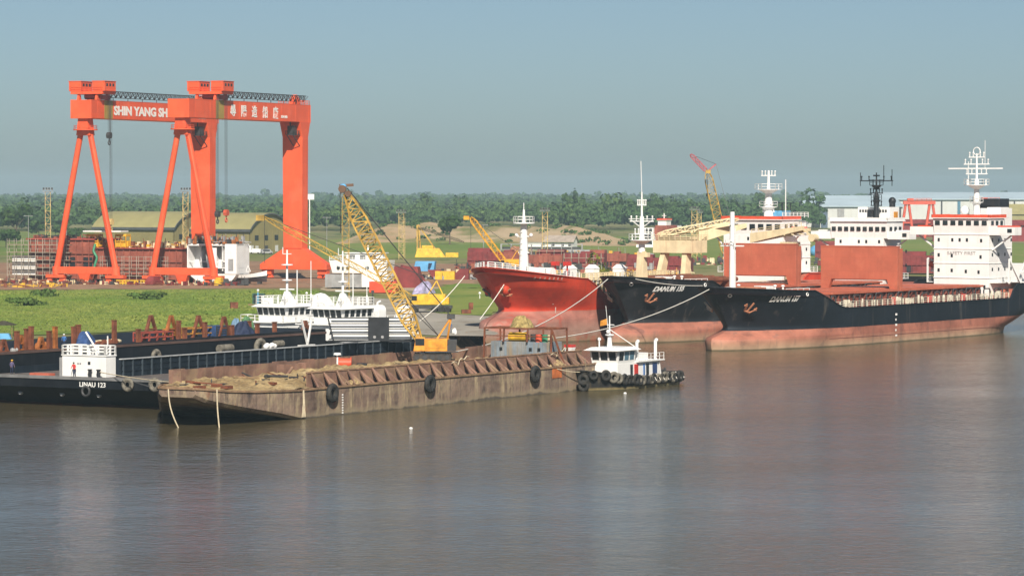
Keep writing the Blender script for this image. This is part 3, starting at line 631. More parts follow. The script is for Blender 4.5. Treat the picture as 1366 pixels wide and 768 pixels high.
def radar_mast(t, x, y, z0, z1, m_, plats=(), arms=(), r=.45):
    m = MB(); m.tube((x,y,z0),(x,y,z0+(z1-z0)*.6), r, r*.6, 10); m.tube((x,y,z0+(z1-z0)*.6),(x,y,z1), r*.35, r*.2, 8)
    for z, rr in plats:
        m.tube((x,y,z-.12),(x,y,z), rr, n=12); m.rail([(x+rr*math.cos(a), y+rr*math.sin(a), z) for a in [i*math.pi/3 for i in range(7)]], 1.0, 1.2, .045, 2); m.tube((x,y,z-.9),(x,y,z-.1), r*.6, rr*.8, 8, False)
    for z, half in arms:
        m.bar((x,y-half,z),(x,y+half,z),.2); 
        for q in (-.9,-.45,.45,.9): m.bar((x,y+q*half,z),(x,y+q*half,z+.7),.14); m.ball((x,y+q*half,z+.8),.18,n=6,m=4)
    return m.build('mast', m_, t)
def hatch_panel(t, s, zb, zt, hw, th=.9, legs=True, gap=1.7):
    m = MB(); m.box(s, s+th, -hw, hw, zb+gap, zt); m.box(s-.06, s+th+.06, -hw-.05, hw+.05, zt-.12, zt+.05)
    for sg in (-1,1): m.prism([(s,sg*hw,zb+gap),(s,sg*(hw-2.1),zb+gap),(s,sg*(hw-1.5),zb),(s,sg*hw,zb)], (th,0,0))
    m.box(s+.3, s+th, -hw, hw, zb-.35, zb); m.box(s+th+.8, s+th+1.5, -hw+.2, hw-.2, zb+gap*.9, zt-.4); m.box(s+th+.25,s+th+1.2,-hw+.1,-hw+.7,zb,zt-1); m.box(s+th+.25,s+th+1.2,hw-.7,hw-.1,zb,zt-1)
    for k in range(4): m.box(s-.05,s,-hw+hw*2*(k+.5)/4-.05,-hw+hw*2*(k+.5)/4+.05,zb+gap+.2,zt-.2) if False else None
    p = m.build('hatch_cover', HATCH, t, .03)
    m = MB()
    for k in range(3): y = -hw*.55 + k*hw*.55; m.box(s-.35, s, y-.35, y+.35, zb+gap-.25, zb+gap+.35); m.bar((s-.2,y,zb+gap),(s-.2,y,zb+.4),.18)
    return p, m
def cargo_deck(t, s0, s1, hw, z, panels=()):
    m = MB(); m.box(s0, s1, -hw, hw, z, z+2.2); x = s0 + .8
    while x < s1: m.box(x, x+.16, -hw-.45, hw+.45, z, z+2.2); x += 1.9
    m.build('hatch_coaming', mat('coaming_shade_red', (.22,.07,.05), .7, .35, .8), t)  # shade below the overhanging lids is put into this darker red
    m = MB(); n = 7
    for k in range(n):
        a = s0 + (s1-s0)*k/n; b = s0 + (s1-s0)*(k+1)/n
        m.box(a+.12, b-.12, -hw-.65, hw+.65, z+2.2, z+2.55 + .14*(k % 2)); m.box(a+.5,b-.5,-hw,hw,z+2.55,z+2.62+.14*(k % 2))
    m.build('hatch_lid', HATCH, t, .03)
def side_gear(t, s0, s1, y, z, sgn=-1, seed=1):
    rr = random.Random(seed); m = MB(); m.rail([(s0,y,z),(s1,y,z)], 1.05, 1.9, .035, 3, .07); x = s0
    while x < s1:
        if rr.random() < .55: m.tube((x,y-sgn*.5,z),(x,y-sgn*.5,z+rr.uniform(.7,1.5)), rr.uniform(.1,.22), n=7)
        if rr.random() < .18: m.box(x-.3,x+.3,y-sgn*1.1-.3,y-sgn*1.1+.3,z,z+rr.uniform(.8,1.4))
        x += rr.uniform(.7,1.9)
    m.build('deck_rail', PALE, t)
    x = s0 + 1
    while x < s1:
        m = MB(); h = rr.uniform(1.7,2.2); l = rr.uniform(1.6,3.0)
        m.path([(x,y-sgn*1.25,z),(x,y-sgn*1.25,z+h*.85),(x+.3,y-sgn*1.25,z+h),(x+l-.3,y-sgn*1.25,z+h),(x+l,y-sgn*1.25,z+h*.85),(x+l,y-sgn*1.25,z)], .13, 6); x += l + rr.uniform(.8,2.6); m.build('ventilator_pipe', DARK, t)
    for k in range(3):
        x = s0 + (s1-s0)*(.35 + .2*k); m = MB(); m.box(x-.45,x+.45,y-sgn*.9-.3,y-sgn*.9+.3,z,z+1.2); m.build('fire_locker', RED, t)
def shape_top(bow, fc, main, s1, s2, poop, sp):
    def f(s):
        if s < s1: return fc + (bow-fc)*(1-s/s1)**1.5
        if s < s2: return fc + (main-fc)*((s-s1)/(s2-s1))
        if s < sp: return main
        return main + (poop-main)*min(1,(s-sp)/1.5)
    return f
HULLTXT = mat('bright_hull_lettering', (.9,.9,.87), .6, .0, 1)
def bulk_ship(label, loc, name, dz, hullm, detail):
    t = thing('cargo_ship', label, 'cargo ship', loc, SHIP_ANG, 'moored cargo ships')
    bow, fc, main = 10.4+dz, 9.6+dz*.8, 6.4
    zt = shape_top(bow, fc, main, 17.5, 25, 9.0, 92)
    stem = lambda z: stemline(z, 2.0+dz*.15, 3.7+dz*.2, bow, 5.6)
    stern = lambda z: 105.5 + (0 if z < 1.2 else min(1,(z-1.2)/5.2)**.75*12.5)
    m, d = hullmesh(119, 19, zt, stem, stern, lambda s: 1.0 if s < 18 else (1.0-(s-18)/7 if s < 25 else (0 if s < 92 else 1.1)), bt=2.3)
    hit = Hit(m); t_h = m.build('hull', hullm, t); d.build('deck', DECKRED, t)
    m = MB(); x = 24
    while x < 103: p, n = hit.side(x, 1.35); q, _ = hit.side(x+2, 1.35); m.bar(p, q, .10, .10); x += 2
    m.build('fender_strake', mat('dull_strake', (.25,.10,.075), .7), t)
    hull_text(name, 8.7 if detail else 6.0, 7.9+dz*.85, 1.2, 5.6 if detail else 5.2, hit, HULLTXT, t_h, slant=0, gap=.10, off=.05)
    for k in range(5):
        p, n = hit.side(46.5, 1.0 + k*.9); m = MB(); m.box(46.2,46.55 if k % 2 else 46.8,p.y-.04,p.y,1.0+k*.9,1.35+k*.9); m.build('draught_mark', LETTER, t_h)
    anchor(hit, 6.2, 7.3+dz*.7, -1, ARUST, t); anchor(hit, 5.4, 7.4+dz*.7, 1, mat('pale_anchor',(.55,.45,.36),.8), t)
    m = MB(); p, n = hit.side(2.6, 9.0+dz); m.torus(p + n*.05, .3, .1, n if n.y < 0 else -n, 12, 6); p, n = hit.side(16, 9.0+dz*.7); m.torus(p, .3, .1, (0,1,0), 12, 6); m.build('fairlead', CLEANW, t)
    cargo_deck(t, 27, 84, 7.0, main)
    hatch_panel(t, 50.5, main+2.5, 16.4, 7.6)
    side_gear(t, 25, 91, -9.25, main, -1, 3); side_gear(t, 26, 90, 9.25, main, 1, 4)
    # forecastle gear
    zf = fc - .9; m = MB(); m.tube((12.5,-2.2,zf+.9),(12.5,2.2,zf+.9),.6,n=12); m.box(11.4,13.6,-2.6,-2.2,zf,zf+1.4); m.box(11.4,13.6,2.2,2.6,zf,zf+1.4); m.build('windlass', ARUST, t)
    m = MB(); m.rail([(14,-6.2,zf),(19.5,-7.5,zf)],1.2,1.4,.04,3); m.rail([(14,6.2,zf),(19.5,7.5,zf)],1.2,1.4,.04,3)
    for y in (-3.5,3.5,-5): m.tube((15,y,zf),(15,y,zf+1.6),.18,n=8); m.ball((15,y,zf+1.6),.34,.34,.2,8,5)
    m.box(16.5,18.5,-1.6,1.4,zf,zf+1.5); m.build('forecastle_rail', CLEANW, t)
    return t, hit, zf
# Danum 157, nearest
t, hit, zf = bulk_ship('navy-black cargo ship lettered DANUM 157, nearest of the moored ships', (32.3,549,0), 'DANUM 157', 0, HULLN, 1)
m = MB(); m.tube((8.0,.6,zf),(8.0,.6,22.6),.55,.38,12); m.bar((8,-1.6,17),(8,2.8,17),.2); m.bar((8,.6,20.5),(6.8,.6,20.5),.15); m.rail([(7.2,-.2,17),(7.2,1.4,17),(8.8,1.4,17)],1,1,.04,2); m.bar((8.55,.3,zf),(8.45,.3,20),.1); m.bar((8.55,.8,zf),(8.45,.8,20),.1); m.build('foremast', CLEANW, t)
bridge(t, 90, 11.2, 21.7, [10.0,12.7,15.35,18.0], 6.6, 10.7, 18.05, (7,19.75,20.55), roof=BRIGHTRED, text=('SAFETY FIRST',.85,14.3,2.8,5.8), L=9.5,
       holes=[(4.6,17.0),(1.8,17.0),(.3,17.0),(-1.2,17.0),(-4.1,16.9),(4.6,14.2),(1.9,14.1),(-4.0,13.9),(4.6,11.4),(1.9,11.35),(-1.0,11.2),(-3.6,11.1),(-1.9,8.4),(-4.8,8.4)])
m = MB(); m.box(100,110,-5,5,6.6,12.4); m.box(99.5,110.5,-8.8,8.8,9.0,9.15); m.box(101,106,-2.6,2.6,12.4,22.8); m.box(97,100.5,-4.6,-1.8,21,23); m.build('funnel_casing', WHITE, t, .05)
m = MB(); m.box(101.4,105.6,-2.2,2.2,22.8,24.6); m.build('funnel', BLACK, t, .1)
m = MB(); m.rail([(99.5,-8.8,9.15),(110.5,-8.8,9.15)],1,1.4,.04,3)
for k in range(7): m.tube((100+k*1.6,-8.7,6.4),(100+k*1.6,-8.7,9.0),.13,n=6)
m.build('poop_rail', CREAM, t)
lifeboat(t, 102.5, -9.0, 12.6, -1); lifeboat(t, 96, 8.2, 12.4, 1)
radar_mast(t, 94.5, -.9, 21, 33.0, CLEANW, [(27.2,2.3),(24,1.2)], [(31.0,2.6),(29.2,2.2),(32.3,1.6)], .7)
m = MB(); m.bar((94.5,-6.2,30.2),(94.5,4.9,30.2),.24); m.torus((94.5,-.9,33.4),.7,.1,(1,0,0),12,5); m.bar((94.5,-2.6,30),(94.5,-2.6,35.4),.07); m.bar((94.5,.8,27),(94.5,.8,31.5),.12); m.build('antenna_yard', CLEANW, t)
m = MB(); m.ball((95,1.8,22.4),.9); m.tube((95,1.8,21.2),(95,1.8,21.8),.3); m.build('satellite_dome', CLEANW, t)
m = MB(); m.tube((97,2.6,21),(97,2.6,22.6),.7,n=10); m.build('ventilator', CLEANW, t)
m = MB(); m.bar((100,4,10),(93,8.4,13.5),.3); m.bar((93,8.4,9),(93,8.4,13.5),.3); m.bar((96,-9.2,9),(92.5,-8.6,13.5),.32); m.bar((92.5,-8.6,9),(92.5,-8.6,13.5),.25); m.build('provision_davit', CLEANW, t)
# Danum 155, middle
t, hit, zf = bulk_ship('worn black cargo ship lettered DANUM 155 moored between the red ship and its twin', (16.9,576,0), 'DANUM 155', 1.1, HULLM, 0)
m = MB(); m.frustum((9.0,10.7,-.85,.85),(9.4,10.4,-.6,.6),zf,15.6); m.build('mast_base', CREAM, t)
radar_mast(t, 9.9, 0, 15.4, 25.8, CLEANW, [(17.6,2.2)], [(20.8,2.4),(18.6,1.5),(23.6,.9)], .62)
m = MB(); m.bar((9.9,0,25.6),(9.9,.2,31.2),.09); m.bar((9.9,-2.6,21.2),(9.9,2.6,21.2),.3,.12); m.bar((9.9,-2.5,21.2),(9.9,-.3,19.8),.12); m.bar((9.9,2.5,21.2),(9.9,.3,19.8),.12); m.build('antenna_yard', CLEANW, t)
m = MB(); m.box(9.4,10.4,-1.4,-.6,14.6,15.4); m.build('junction_box', CREAM, t)
m = MB()
for x in (18,24,30): m.box(x-.15,x+.15,-6,6,8.0,10.0)
m.build('pipe_cradle', RUST, t)
for k in range(5): m = MB(); m.tube((16,-5+k*2.4,10.4+.1*k),(33,-5.4+k*2.4,10.4+.1*k),.42,n=8); m.build('stowed_pipe', RUST, t)
old = set(kids(t)); bridge(t, 90, 10.6, 20.9, [10.0,12.7,15.3], 6.6, 10.7, 16.9, (9,18.35,19.15), wb=12.2, L=7.2, holes=[(4,16.3),(0,16.3),(-1.6,16.3),(-4.4,16.3)], text=None)
for o in kids(t):
    if o not in old: o.location.y += .8
m = MB(); m.box(96.5,100.5,-2.4,4.6,6.6,22.9); m.build('upper_casing', WHITE, t, .05)
for y in (4.0,3.4,2.8,-.4,-1.0,-1.6): m = MB(); m.box(96.42,96.52,y-.18,y+.18,21.9,22.4); m.build('louvre', DARK, t)
m = MB(); m.box(98.2,99.8,-2.46,-2.3,20.2,22.0); m.build('orange_door', AMBER, t)
radar_mast(t, 95, -.3, 20.3, 29.6, BLACK, [(27.2,1.3),(24.3,1.0)], [(28.0,3.6),(25.6,1.4),(23.2,1.2)], .6)
for y, z0_, z1_ in ((-1.9,27.8,31),(-3.7,27,30.2),(3.2,27,29.6)): m = MB(); m.bar((95,y,z0_),(95,y,z1_),.11); m.build('whip_antenna', BLACK, t)
m = MB(); m.box(94.0,96.0,-.5,-.1,28.85,29.15); m.build('radar_scanner', BLACK, t)
m = MB(); m.box(94.4,95.6,.1,1.4,21,22.4); m.build('mast_locker', BLACK, t)
m = MB(); m.tube((99.5,-1.4,22.9),(99.5,-1.4,24),.6,n=10); m.ball((99.5,-1.4,24.1),.75,n=10,m=6); m.build('ventilator', BLACK, t)
m = MB(); m.tube((60,-1,main_z:=6.4),(60,-1,15.2),1.1,.95,12); m.box(58.6,61.4,-2.4,.4,14.2,16.6); m.build('crane_pedestal', CREAM, t)
m = MB(); m.prism([(58,6.4,16.4),(58,6.4,18.2),(58,-4.6,19.6),(58,-4.6,18.8)], (1.0,0,0)); m.prism([(59.6,6.4,16.4),(59.6,6.4,17.6),(59.6,-5.2,19.2),(59.6,-5.2,18.6)], (.7,0,0))
for k in range(7): y = 5.6 - k*1.6; m.bar((58,y,17.4+.13*k),(60,y-.8,17.2+.13*k),.2)
m.rail([(58.2,6.2,18.2),(58.2,-4.4,19.6)],.7,1.5,.04,2); m.build('crane_jib', CREAM, t)
m = MB(); m.tube((58.4,-6.4,17.4),(60,-6.4,17.4),.7,n=12); m.bar((58.8,-4.6,18.9),(58.8,-6.6,17.4),.3); m.build('jib_sheave', CREAM, t)
# red tanker, farthest
t = thing('red_ship', 'red cargo ship with pale pink bottom and cream deck crane, farthest of the moored ships', 'cargo ship', (-5,573,0), SHIP_ANG, 'moored cargo ships')
zt = shape_top(13.1, 10.9, 7.9, 17.5, 20.5, 10.2, 94)
stem = lambda z: stemline(z, 3.9, 5.8, 13.1, 6.6, 2.4)
stern = lambda z: 105.5 + (0 if z < 1.5 else min(1,(z-1.5)/5.2)**.75*11)
m, d = hullmesh(117, 18, zt, stem, stern, lambda s: .9 if s < 18 else 0, bt=4.4, Le=(32,15))
hit = Hit(m); th = m.build('hull', HULLR, t); d.build('deck', DECKRED, t)
anchor(hit, 4.6, 9.2, -1, ARUST, t, 1.0, HULLR); anchor(hit, 5.4, 9.0, 1, DARK, t, .9, HULLR)
hull_text('SEA TRADER'[:0] or 'I I I I I I I', 6.6, 11.0, .55, 5.2, hit, mat('faded_name_red', (.50,.30,.24), .7), th, slant=-.03)
p, n = hit.side(13.5, 5.2); m = MB(); m.bar((13.5,p.y-.05,2.4),(13.5,p.y-.05,7.2),.12); m.bar((12.6,p.y-.05,6.6),(14.4,p.y-.05,6.6),.12); m.build('draught_mark', mat('pale_mark', (.6,.5,.45)), th)
zf = 10.6; m = MB(); pts = []
for sg in (-1,1): m.rail([(hit.side(x,12.2 if x < 6 else 10.9,sg)[0].x, hit.side(x,12.3 if x < 5 else 10.8,sg)[0].y*.95, zt(x)) for x in (1.0,3,6,9,12,15,17)], 1.1, 1.3, .045, 3, .08)
m.build('bow_rail', CLEANW, t)
m = MB(); m.tube((12.5,0,zf),(12.5,0,20.4),.95,.55,14); m.tube((12.5,0,20.4),(12.5,0,20.6),1.9,n=14); m.rail([(12.5+1.8*math.cos(a),1.8*math.sin(a),20.6) for a in [i*math.pi/4 for i in range(9)]],1,1.2,.05,2); m.tube((12.5,0,20.6),(12.5,0,22.8),.3,.18,8); m.bar((12.5,0,22.8),(12.5,0,24),.1)
m.bar((12.5,-1.6,18.2),(12.5,1.6,18.2),.2); m.ball((12.5,-1.5,18.4),.35,n=8,m=5); m.ball((12.5,1.5,18.4),.35,n=8,m=5); m.bar((12.5,-1.1,15.4),(12.5,1.1,15.4),.2)
for z in range(12,20): m.bar((11.7,-.3,z),(11.7,.3,z),.07)
m.build('foremast', CLEANW, t)
m = MB(); m.box(14.0,16.8,-3.6,.4,zf,zf+1.9); m.tube((15,-4.4,zf+1.2),(15,.8,zf+1.2),1.0,n=12); m.build('winch', WHITE, t)
m = MB(); m.box(5.5,7.5,-1.2,1.2,zf,zf+1.3); m.tube((6.5,-1.6,zf+.8),(6.5,1.6,zf+.8),.6,n=12); m.build('windlass', WHITE, t)
m = MB(); m.rail([(20,-8.7,7.9),(92,-8.7,7.9)],1.2,1.6,.05,4,.1); m.rail([(20,8.7,7.9),(92,8.7,7.9)],1.2,1.6,.05,4,.1); m.rail([(18,-8.0,9.9),(18,8,9.9)],1.2,1.5,.05,3,.08); x = 20.5
while x < 50: m.bar((x,-8.1,7.9),(x,-8.1,10.6),.16); m.bar((x,-6.2,7.9),(x,-6.2,10.6),.16); x += 1.3
m.box(20,50,-8.3,-6.0,10.5,10.62); m.rail([(20,-8.3,10.6),(50,-8.3,10.6)],1.1,1.5,.05,3,.08); m.rail([(20,-6,10.6),(50,-6,10.6)],1.1,1.5,.05,3,.08); m.build('pipe_gantry', CREAM, t)
for x, y in ((24,-2),(27.5,-4.4),(33,-6.6)):
    m = MB(); m.box(x-.9,x+.9,y-.9,y+.9,7.9,12.4); m.frustum((x-1,x+1,y-1,y+1),(x-.4,x+.4,y-.4,y+.4),12.4,13.1); m.build('vent_house', CLEANW, t)
for y in (-3.4,-.9):
    m = MB(); m.tube((21,y,8),(21,y,13.2),.16,n=6); m.box(20.4,21.6,y-.5,y+.5,13.0,13.7); m.build('red_monitor', RED, t)
m = MB(); m.rail([(35,-8.2,10.6),(35,-4,10.6),(39,-4,10.6)],1.4,1.2,.06,3); m.build('manifold_rail', BRIGHTY, t)
m = MB()
for sg in (-1,1): m.prism([(60,sg*3.4,7.9),(62.2,sg*3.4,7.9),(64.2,sg*2.6,17.4),(62.8,sg*2.6,17.4)],(0,sg*-1.0,0))
m.box(61.5,67,-4.2,4.2,14.6,16.9); m.box(62,64.8,-3.4,3.4,16.9,17.6); m.rail([(61.5,-4.2,16.9),(67,-4.2,16.9)],1,1.2,.05,3); m.rail([(61.5,-4.2,16.9),(61.5,4.2,16.9)],1,1.2,.05,3); m.build('crane_pedestal', CREAM, t)
m = MB(); m.prism([(66,-3.0,16.4),(66,-3.0,18.6),(74,-8.6,20.0),(74,-8.6,19.2)],(.8,.6,0)); m.prism([(64,4,17.2),(64,4,18.2),(70,-7.5,20.4),(70,-7.5,19.6)],(.8,.5,0)); m.lattice((62,3.5,18),(72,-8,20.8),1.0,.9,9,.06); m.build('crane_jib', CREAM, t)
bridge(t, 91, 13, 21.2, [10.6,13.2,15.8], 7.9, 10.4, 17.6, (7,18.7,19.7), roof=BRIGHTRED, L=11, holes=[(4,16.9),(1,16.9),(-2,16.9)])
radar_mast(t, 96, -.6, 20.4, 30.0, CLEANW, [(26.4,2.6),(23.0,1.7)], [(29.0,1.6),(22,1.3)], 1.0)
m = MB(); m.bar((96,-4.4,20.6),(96,-4.4,28.2),.14); m.build('whip_antenna', CLEANW, t)
m = MB(); m.rail([(92,-6,20.9),(102,-6,20.9)],1,1.4,.05,3); m.build('roof_rail', CLEANW, t)
m = MB(); m.box(98,103,-5,1,17.6,20.2); m.build('funnel_casing', WHITE, t)
# ------------------------------------------------------------------ barges: shared local frame (x runs back along the barge, y to its far side)
B_ANG = math.atan2(.86, .51); BX = Vector((.51,.86,0)); BY = Vector((-.86,.51,0))
OL = Vector((-41.5,399,0)); OS = Vector((-24.2,385,0))
def onb(O, x, y, z=0): return O + BX*x + BY*y + Vector((0,0,z))
def barge_hull(L, W, zd, rake, zr=2.3, stern=4):
    m = MB(); m.prism([(0,0,zd),(0,0,zr),(rake,0,-1),(L-stern,0,-1),(L,0,zr),(L,0,zd)], (0,W,0)); return m
def tyre(label, p, axis, Rr, r, M, group, rot=0):
    m = MB(); m.torus((0,0,0), Rr, r, axis, 20, 10, .85); m.torus((0,0,0), Rr*.62, r*.35, axis, 16, 6, 1.6)
    return single('tyre_fender', label, 'tyre', m, M, p, rot, group)
# near black barge with white deckhouse
t = thing('black_barge', 'black cargo barge lettered LINAU 123 with white deckhouse at its bow', 'barge', OL, B_ANG)
h = barge_hull(75, 26, 3.6, 5).build('hull', BLKBARGE, t, .05)
m = MB(); m.box(.1,74.9,.1,25.9,3.6,3.64); m.build('deck', mat('grey_barge_deck', (.14,.12,.11), .7, .4, .5, .3), t)
m = MB(); m.box(-.12,.12,-.1,26.1,3.35,3.72); m.box(-.1,75,-.12,.12,3.35,3.72); m.build('fender_strake', mat('grey_strake', (.19,.19,.19), .6, .3), t)
letters('lettering', 'LINAU 123', .80, basis((-.03,12.2,2.55), (0,-1,0), (.0,0,1)) @ Matrix.Shear('XZ', 4, (.0,.0)), LETTER, h, width=3.9, offset=.008)
for y in (22.2,15.8,10.2): m = MB(); m.box(-.06,0,y-.35,y+.35,1.0,1.35) if False else m.tube((1.1,y,1.55),(1.35,y,1.45),.32,n=10); m.build('mooring_eye', GREY, t)
m = MB(); m.torus((-.1,11.2,2.0),.55,.16,(1,0,0),16,8); m.build('hawse_ring', DARK, t)
m = MB()
for k in range(9): m.box(8.0,8.3,-.06,0,.1+k*.34,.28+k*.34)
m.build('draught_mark', LETTER, h)
# ribbed cargo wall
m = MB(); m.box(3,70,8.3,8.5,3.62,5.75); m.box(3.3,3.5,8.5,17,3.62,5.75); m.box(3,70,24.4,24.6,3.62,4.5); x = 3.3
m.cur = 1
while x < 70: m.box(x,x+.12,8.1,8.3,3.64,5.7); x += 1.9
m.cur = 0
for z in (4.3,5.0): m.box(3,70,8.2,8.3,z,z+.1)
m.build('cargo_wall', [mat('blue_black_plate', (.011,.018,.028), .6, .35, .5, .3, (.05,.056,.062), 1.0, spec=.2), mat('blue_grey_rib', (.050,.066,.082), .5, .3)], t)
m = MB(); m.box(2.95,70,8.05,8.55,5.75,5.86); m.build('wall_cap', mat('pale_grey_steel', (.42,.43,.43), .5, .3), t)
hs = thing_h = None
m = MB(); m.box(1.2,3.2,9.2,15.8,3.64,6.15); m.box(1.1,3.3,9.1,15.9,6.15,6.27); dh = m.build('deckhouse', CLEANW, t, .03)
m = MB(); m.rail([(1.2,9.3,6.27),(1.2,15.7,6.27),(3.2,15.7,6.27),(3.2,9.3,6.27),(1.2,9.3,6.27)], 1.15, 1.3, .05, 3, .1); m.build('roof_rail', CLEANW, dh)
m = MB(); m.box(1.14,1.2,11.5,11.85,5.15,5.5); m.build('porthole', GLASS, dh)
for y in (12.9,13.25): m = MB(); m.box(1.15,1.2,y,y+.22,5.15,5.32); m.build('vent_slot', GREY, dh)
m = MB(); m.box(1.3,3,15.8,16.3,3.64,5.9); m.build('side_door', GREY, dh)
m = MB(); m.path([(2,11.3,6.3),(2,11.4,7.2),(2,12.8,9.0)], .12, 6); m.bar((2,9.5,6.3),(2,9.5,8.6),.12); m.bar((2,9.5,6.35),(2,11.3,6.35),.1); m.build('roof_davit', CLEANW, dh)
for y in (9.9,11.2):
    m = MB(); m.tube((.7,y,3.62),(.7,y,4.55),.22,n=10); m.tube((.7,y,4.5),(.7,y,4.62),.3,n=10); m.build('mooring_bollard', BLACK, t)
m = MB(); m.box(.4,1.6,17.2,20.2,3.64,3.95); m.build('red_hatch', mat('salmon_red', (.5,.13,.08), .6), t)
# cargo ramp with black bars at the far end of the wall
rp = thing('loading_ramp', 'white loading ramp panel behind black steel bars at the far end of the black barge', 'ramp', onb(OL,60,8.2,5.86), 0)
def rpt(px, z, d=0): return Vector((X_(px,447.)-rp.location.x, d, z))
x0, x1 = X_(433,447)-rp.location.x, X_(546,447)-rp.location.x; xb0, xb1 = X_(488,447)-rp.location.x, X_(516,447)-rp.location.x
m = MB(); m.box(x0+.4,x1,.6,.7,.15,2.95); m.build('white_panel', CLEANW, rp)
m = MB()
for z in (3.05,2.3,1.55,.85,.2): m.box(x0+(.15 if z<2 else 0),x1,-.06,.1,z-.065,z+.065)
m.bar((x0,0,3.1),(x0+.8,0,-.2),.2); m.bar((x1,0,3.1),(x1,0,0),.2); m.box(x0,x1,.1,.6,-.2,.05); m.build('bar_frame', BLACK, rp)
m = MB(); m.box(xb0,xb1,-.16,.5,-.05,3.15); pl = m.build('steel_plate', BLACK, rp)
for q in (.3,.68): m = MB(); m.tube((xb0+(xb1-xb0)*q,-.24,.5),(xb0+(xb1-xb0)*q,-.16,.5),.2,n=12); m.build('lifting_eye', GREY, pl)
# tyres on the near barge corner
tyre('worn tyre fender at the near corner of the LINAU barge beside the deckhouse', onb(OL,-.3,4.8,3.0), (1,0,0), .62, .26, WORNRUB, 'tyre fenders of the black barges', B_ANG)
tyre('worn tyre fender squeezed between the LINAU barge and the sand barge', onb(OL,-.3,.8,3.1), (1,0,0), .62, .26, WORNRUB, 'tyre fenders of the black barges', B_ANG)
# second, high black barge behind
O2B = onb(OL,0,26.2)
t = thing('black_barge', 'tall plain black barge loaded with rusty steel brackets, behind the LINAU barge', 'barge', O2B, B_ANG)
m = MB(); m.prism([(0,0,6.1),(0,0,3),(6,0,-1),(70,0,-1),(74,0,3),(74,0,6.6)],(0,19,0)); m.build('hull', BLKBARGE, t, .05)
m = MB(); m.box(.1,73.8,.1,18.9,6.1,6.14); m.build('deck', mat('rust_stained_deck', (.17,.11,.08), .8, .5, .4, .3), t)
m = MB(); m.box(0,74,-.12,.1,5.9,6.22); m.build('gunwale', mat('rust_edge', (.10,.06,.05), .7), t)
m = MB(); m.box(20.4,20.8,-.08,-.02,3.2,6.0); m.box(12,31,-.06,-.02,6.0,6.1); m.build('white_stripe', CLEANW, t)
m = MB(); m.bar((68.5,-.6,4.6),(67,-.6,8.2),.22); m.bar((68.5,-.6,4.6),(69.5,-.6,8.0),.22); m.box(66.5,70,-.9,-.3,4.4,4.6); m.build('boarding_ladder', CLEANW, t)
def b2(px, y=1.0):   # x along the tall barge for a photo column
    k = (px-683)/F; o = onb(O2B,0,y); return (k*o.y - o.x)/(BX.x - k*BX.y)
tyre('large grey tyre fender hung high on the tall black barge near its right end', onb(O2B,b2(347,-.5),-.5,4.6), (0,1,0), .98, .40, WORNRUB, 'tyre fenders of the black barges', B_ANG)
tyre('grey tyre fender hung on the tall black barge left of its middle', onb(O2B,b2(208,-.5),-.5,4.4), (0,1,0), .72, .3, WORNRUB, 'tyre fenders of the black barges', B_ANG)
m = MB(); m.tube((-1.4,0,0),(1.4,0,0),.55,n=14); single('log_fender', 'grey cylindrical fender lying along the barge wall left of the large tyre', 'fender', m, WORNRUB, onb(O2B,b2(300,-1),-1.0,4.9), B_ANG, 'roll fenders on the barge wall')
m = MB(); m.tube((-.9,0,0),(.9,0,0),.5,n=14); single('log_fender', 'short pale roll fender right of the large grey tyre', 'fender', m, WORNRUB, onb(O2B,b2(371,-1),-1.0,5.0), B_ANG, 'roll fenders on the barge wall')
m = MB()
for i in range(5): m.ball((i*.45-.9,random.uniform(-.2,.2),.25+.12*(i%2)),.42,.4,.33,8,6)
single('white_sack_bundle', 'bundle of white sacks lying on the grey barge wall cap', 'sacks', m, CLEANW, onb(OL,34.5,8.3,5.86), B_ANG)
DBLUE = mat('dark_blue_tarp', (.03,.07,.19), .8, .35, 1.2); GBLUE = mat('grey_blue_tarp', (.13,.22,.32), .8, .3, 1.2); DGREEN = mat('faded_green_net', (.10,.22,.10), .9, .4, 2)
# rusty deck brackets
def bracket(label, px, kind, y=1.2, h=2.0, M=RUST):
    t = thing('deck_bracket', label, 'bracket', onb(O2B, b2(px,y), y, 6.14), B_ANG, 'rusty steel supports on the tall black barge')
    if kind == 'post':
        m = MB(); m.box(-.35,.35,-.25,.25,0,.12); m.build('foot_plate', M, t); m = MB(); m.box(-.30,.30,-.2,.2,.12,h); m.box(-.36,.36,-.26,.26,h,h+.1); m.build('post', M, t)
    else:
        w = h*.48; m = MB(); m.box(-w-.2,w+.2,-.3,.3,0,.14); m.build('foot_plate', M, t)
        for s in (-1,1): m = MB(); m.bar((s*w,0,.14),(s*.16,0,h),.40,.3); m.build('strut', M, t)
        m = MB(); m.box(-.3,.3,-.18,.18,h,h+.2); m.bar((-w*.55,0,h*.5),(w*.55,0,h*.5),.16); m.build('cross_piece', M, t)
ORM = mat('orange_rust', (.36,.12,.03), .8, .45, 1, .4)
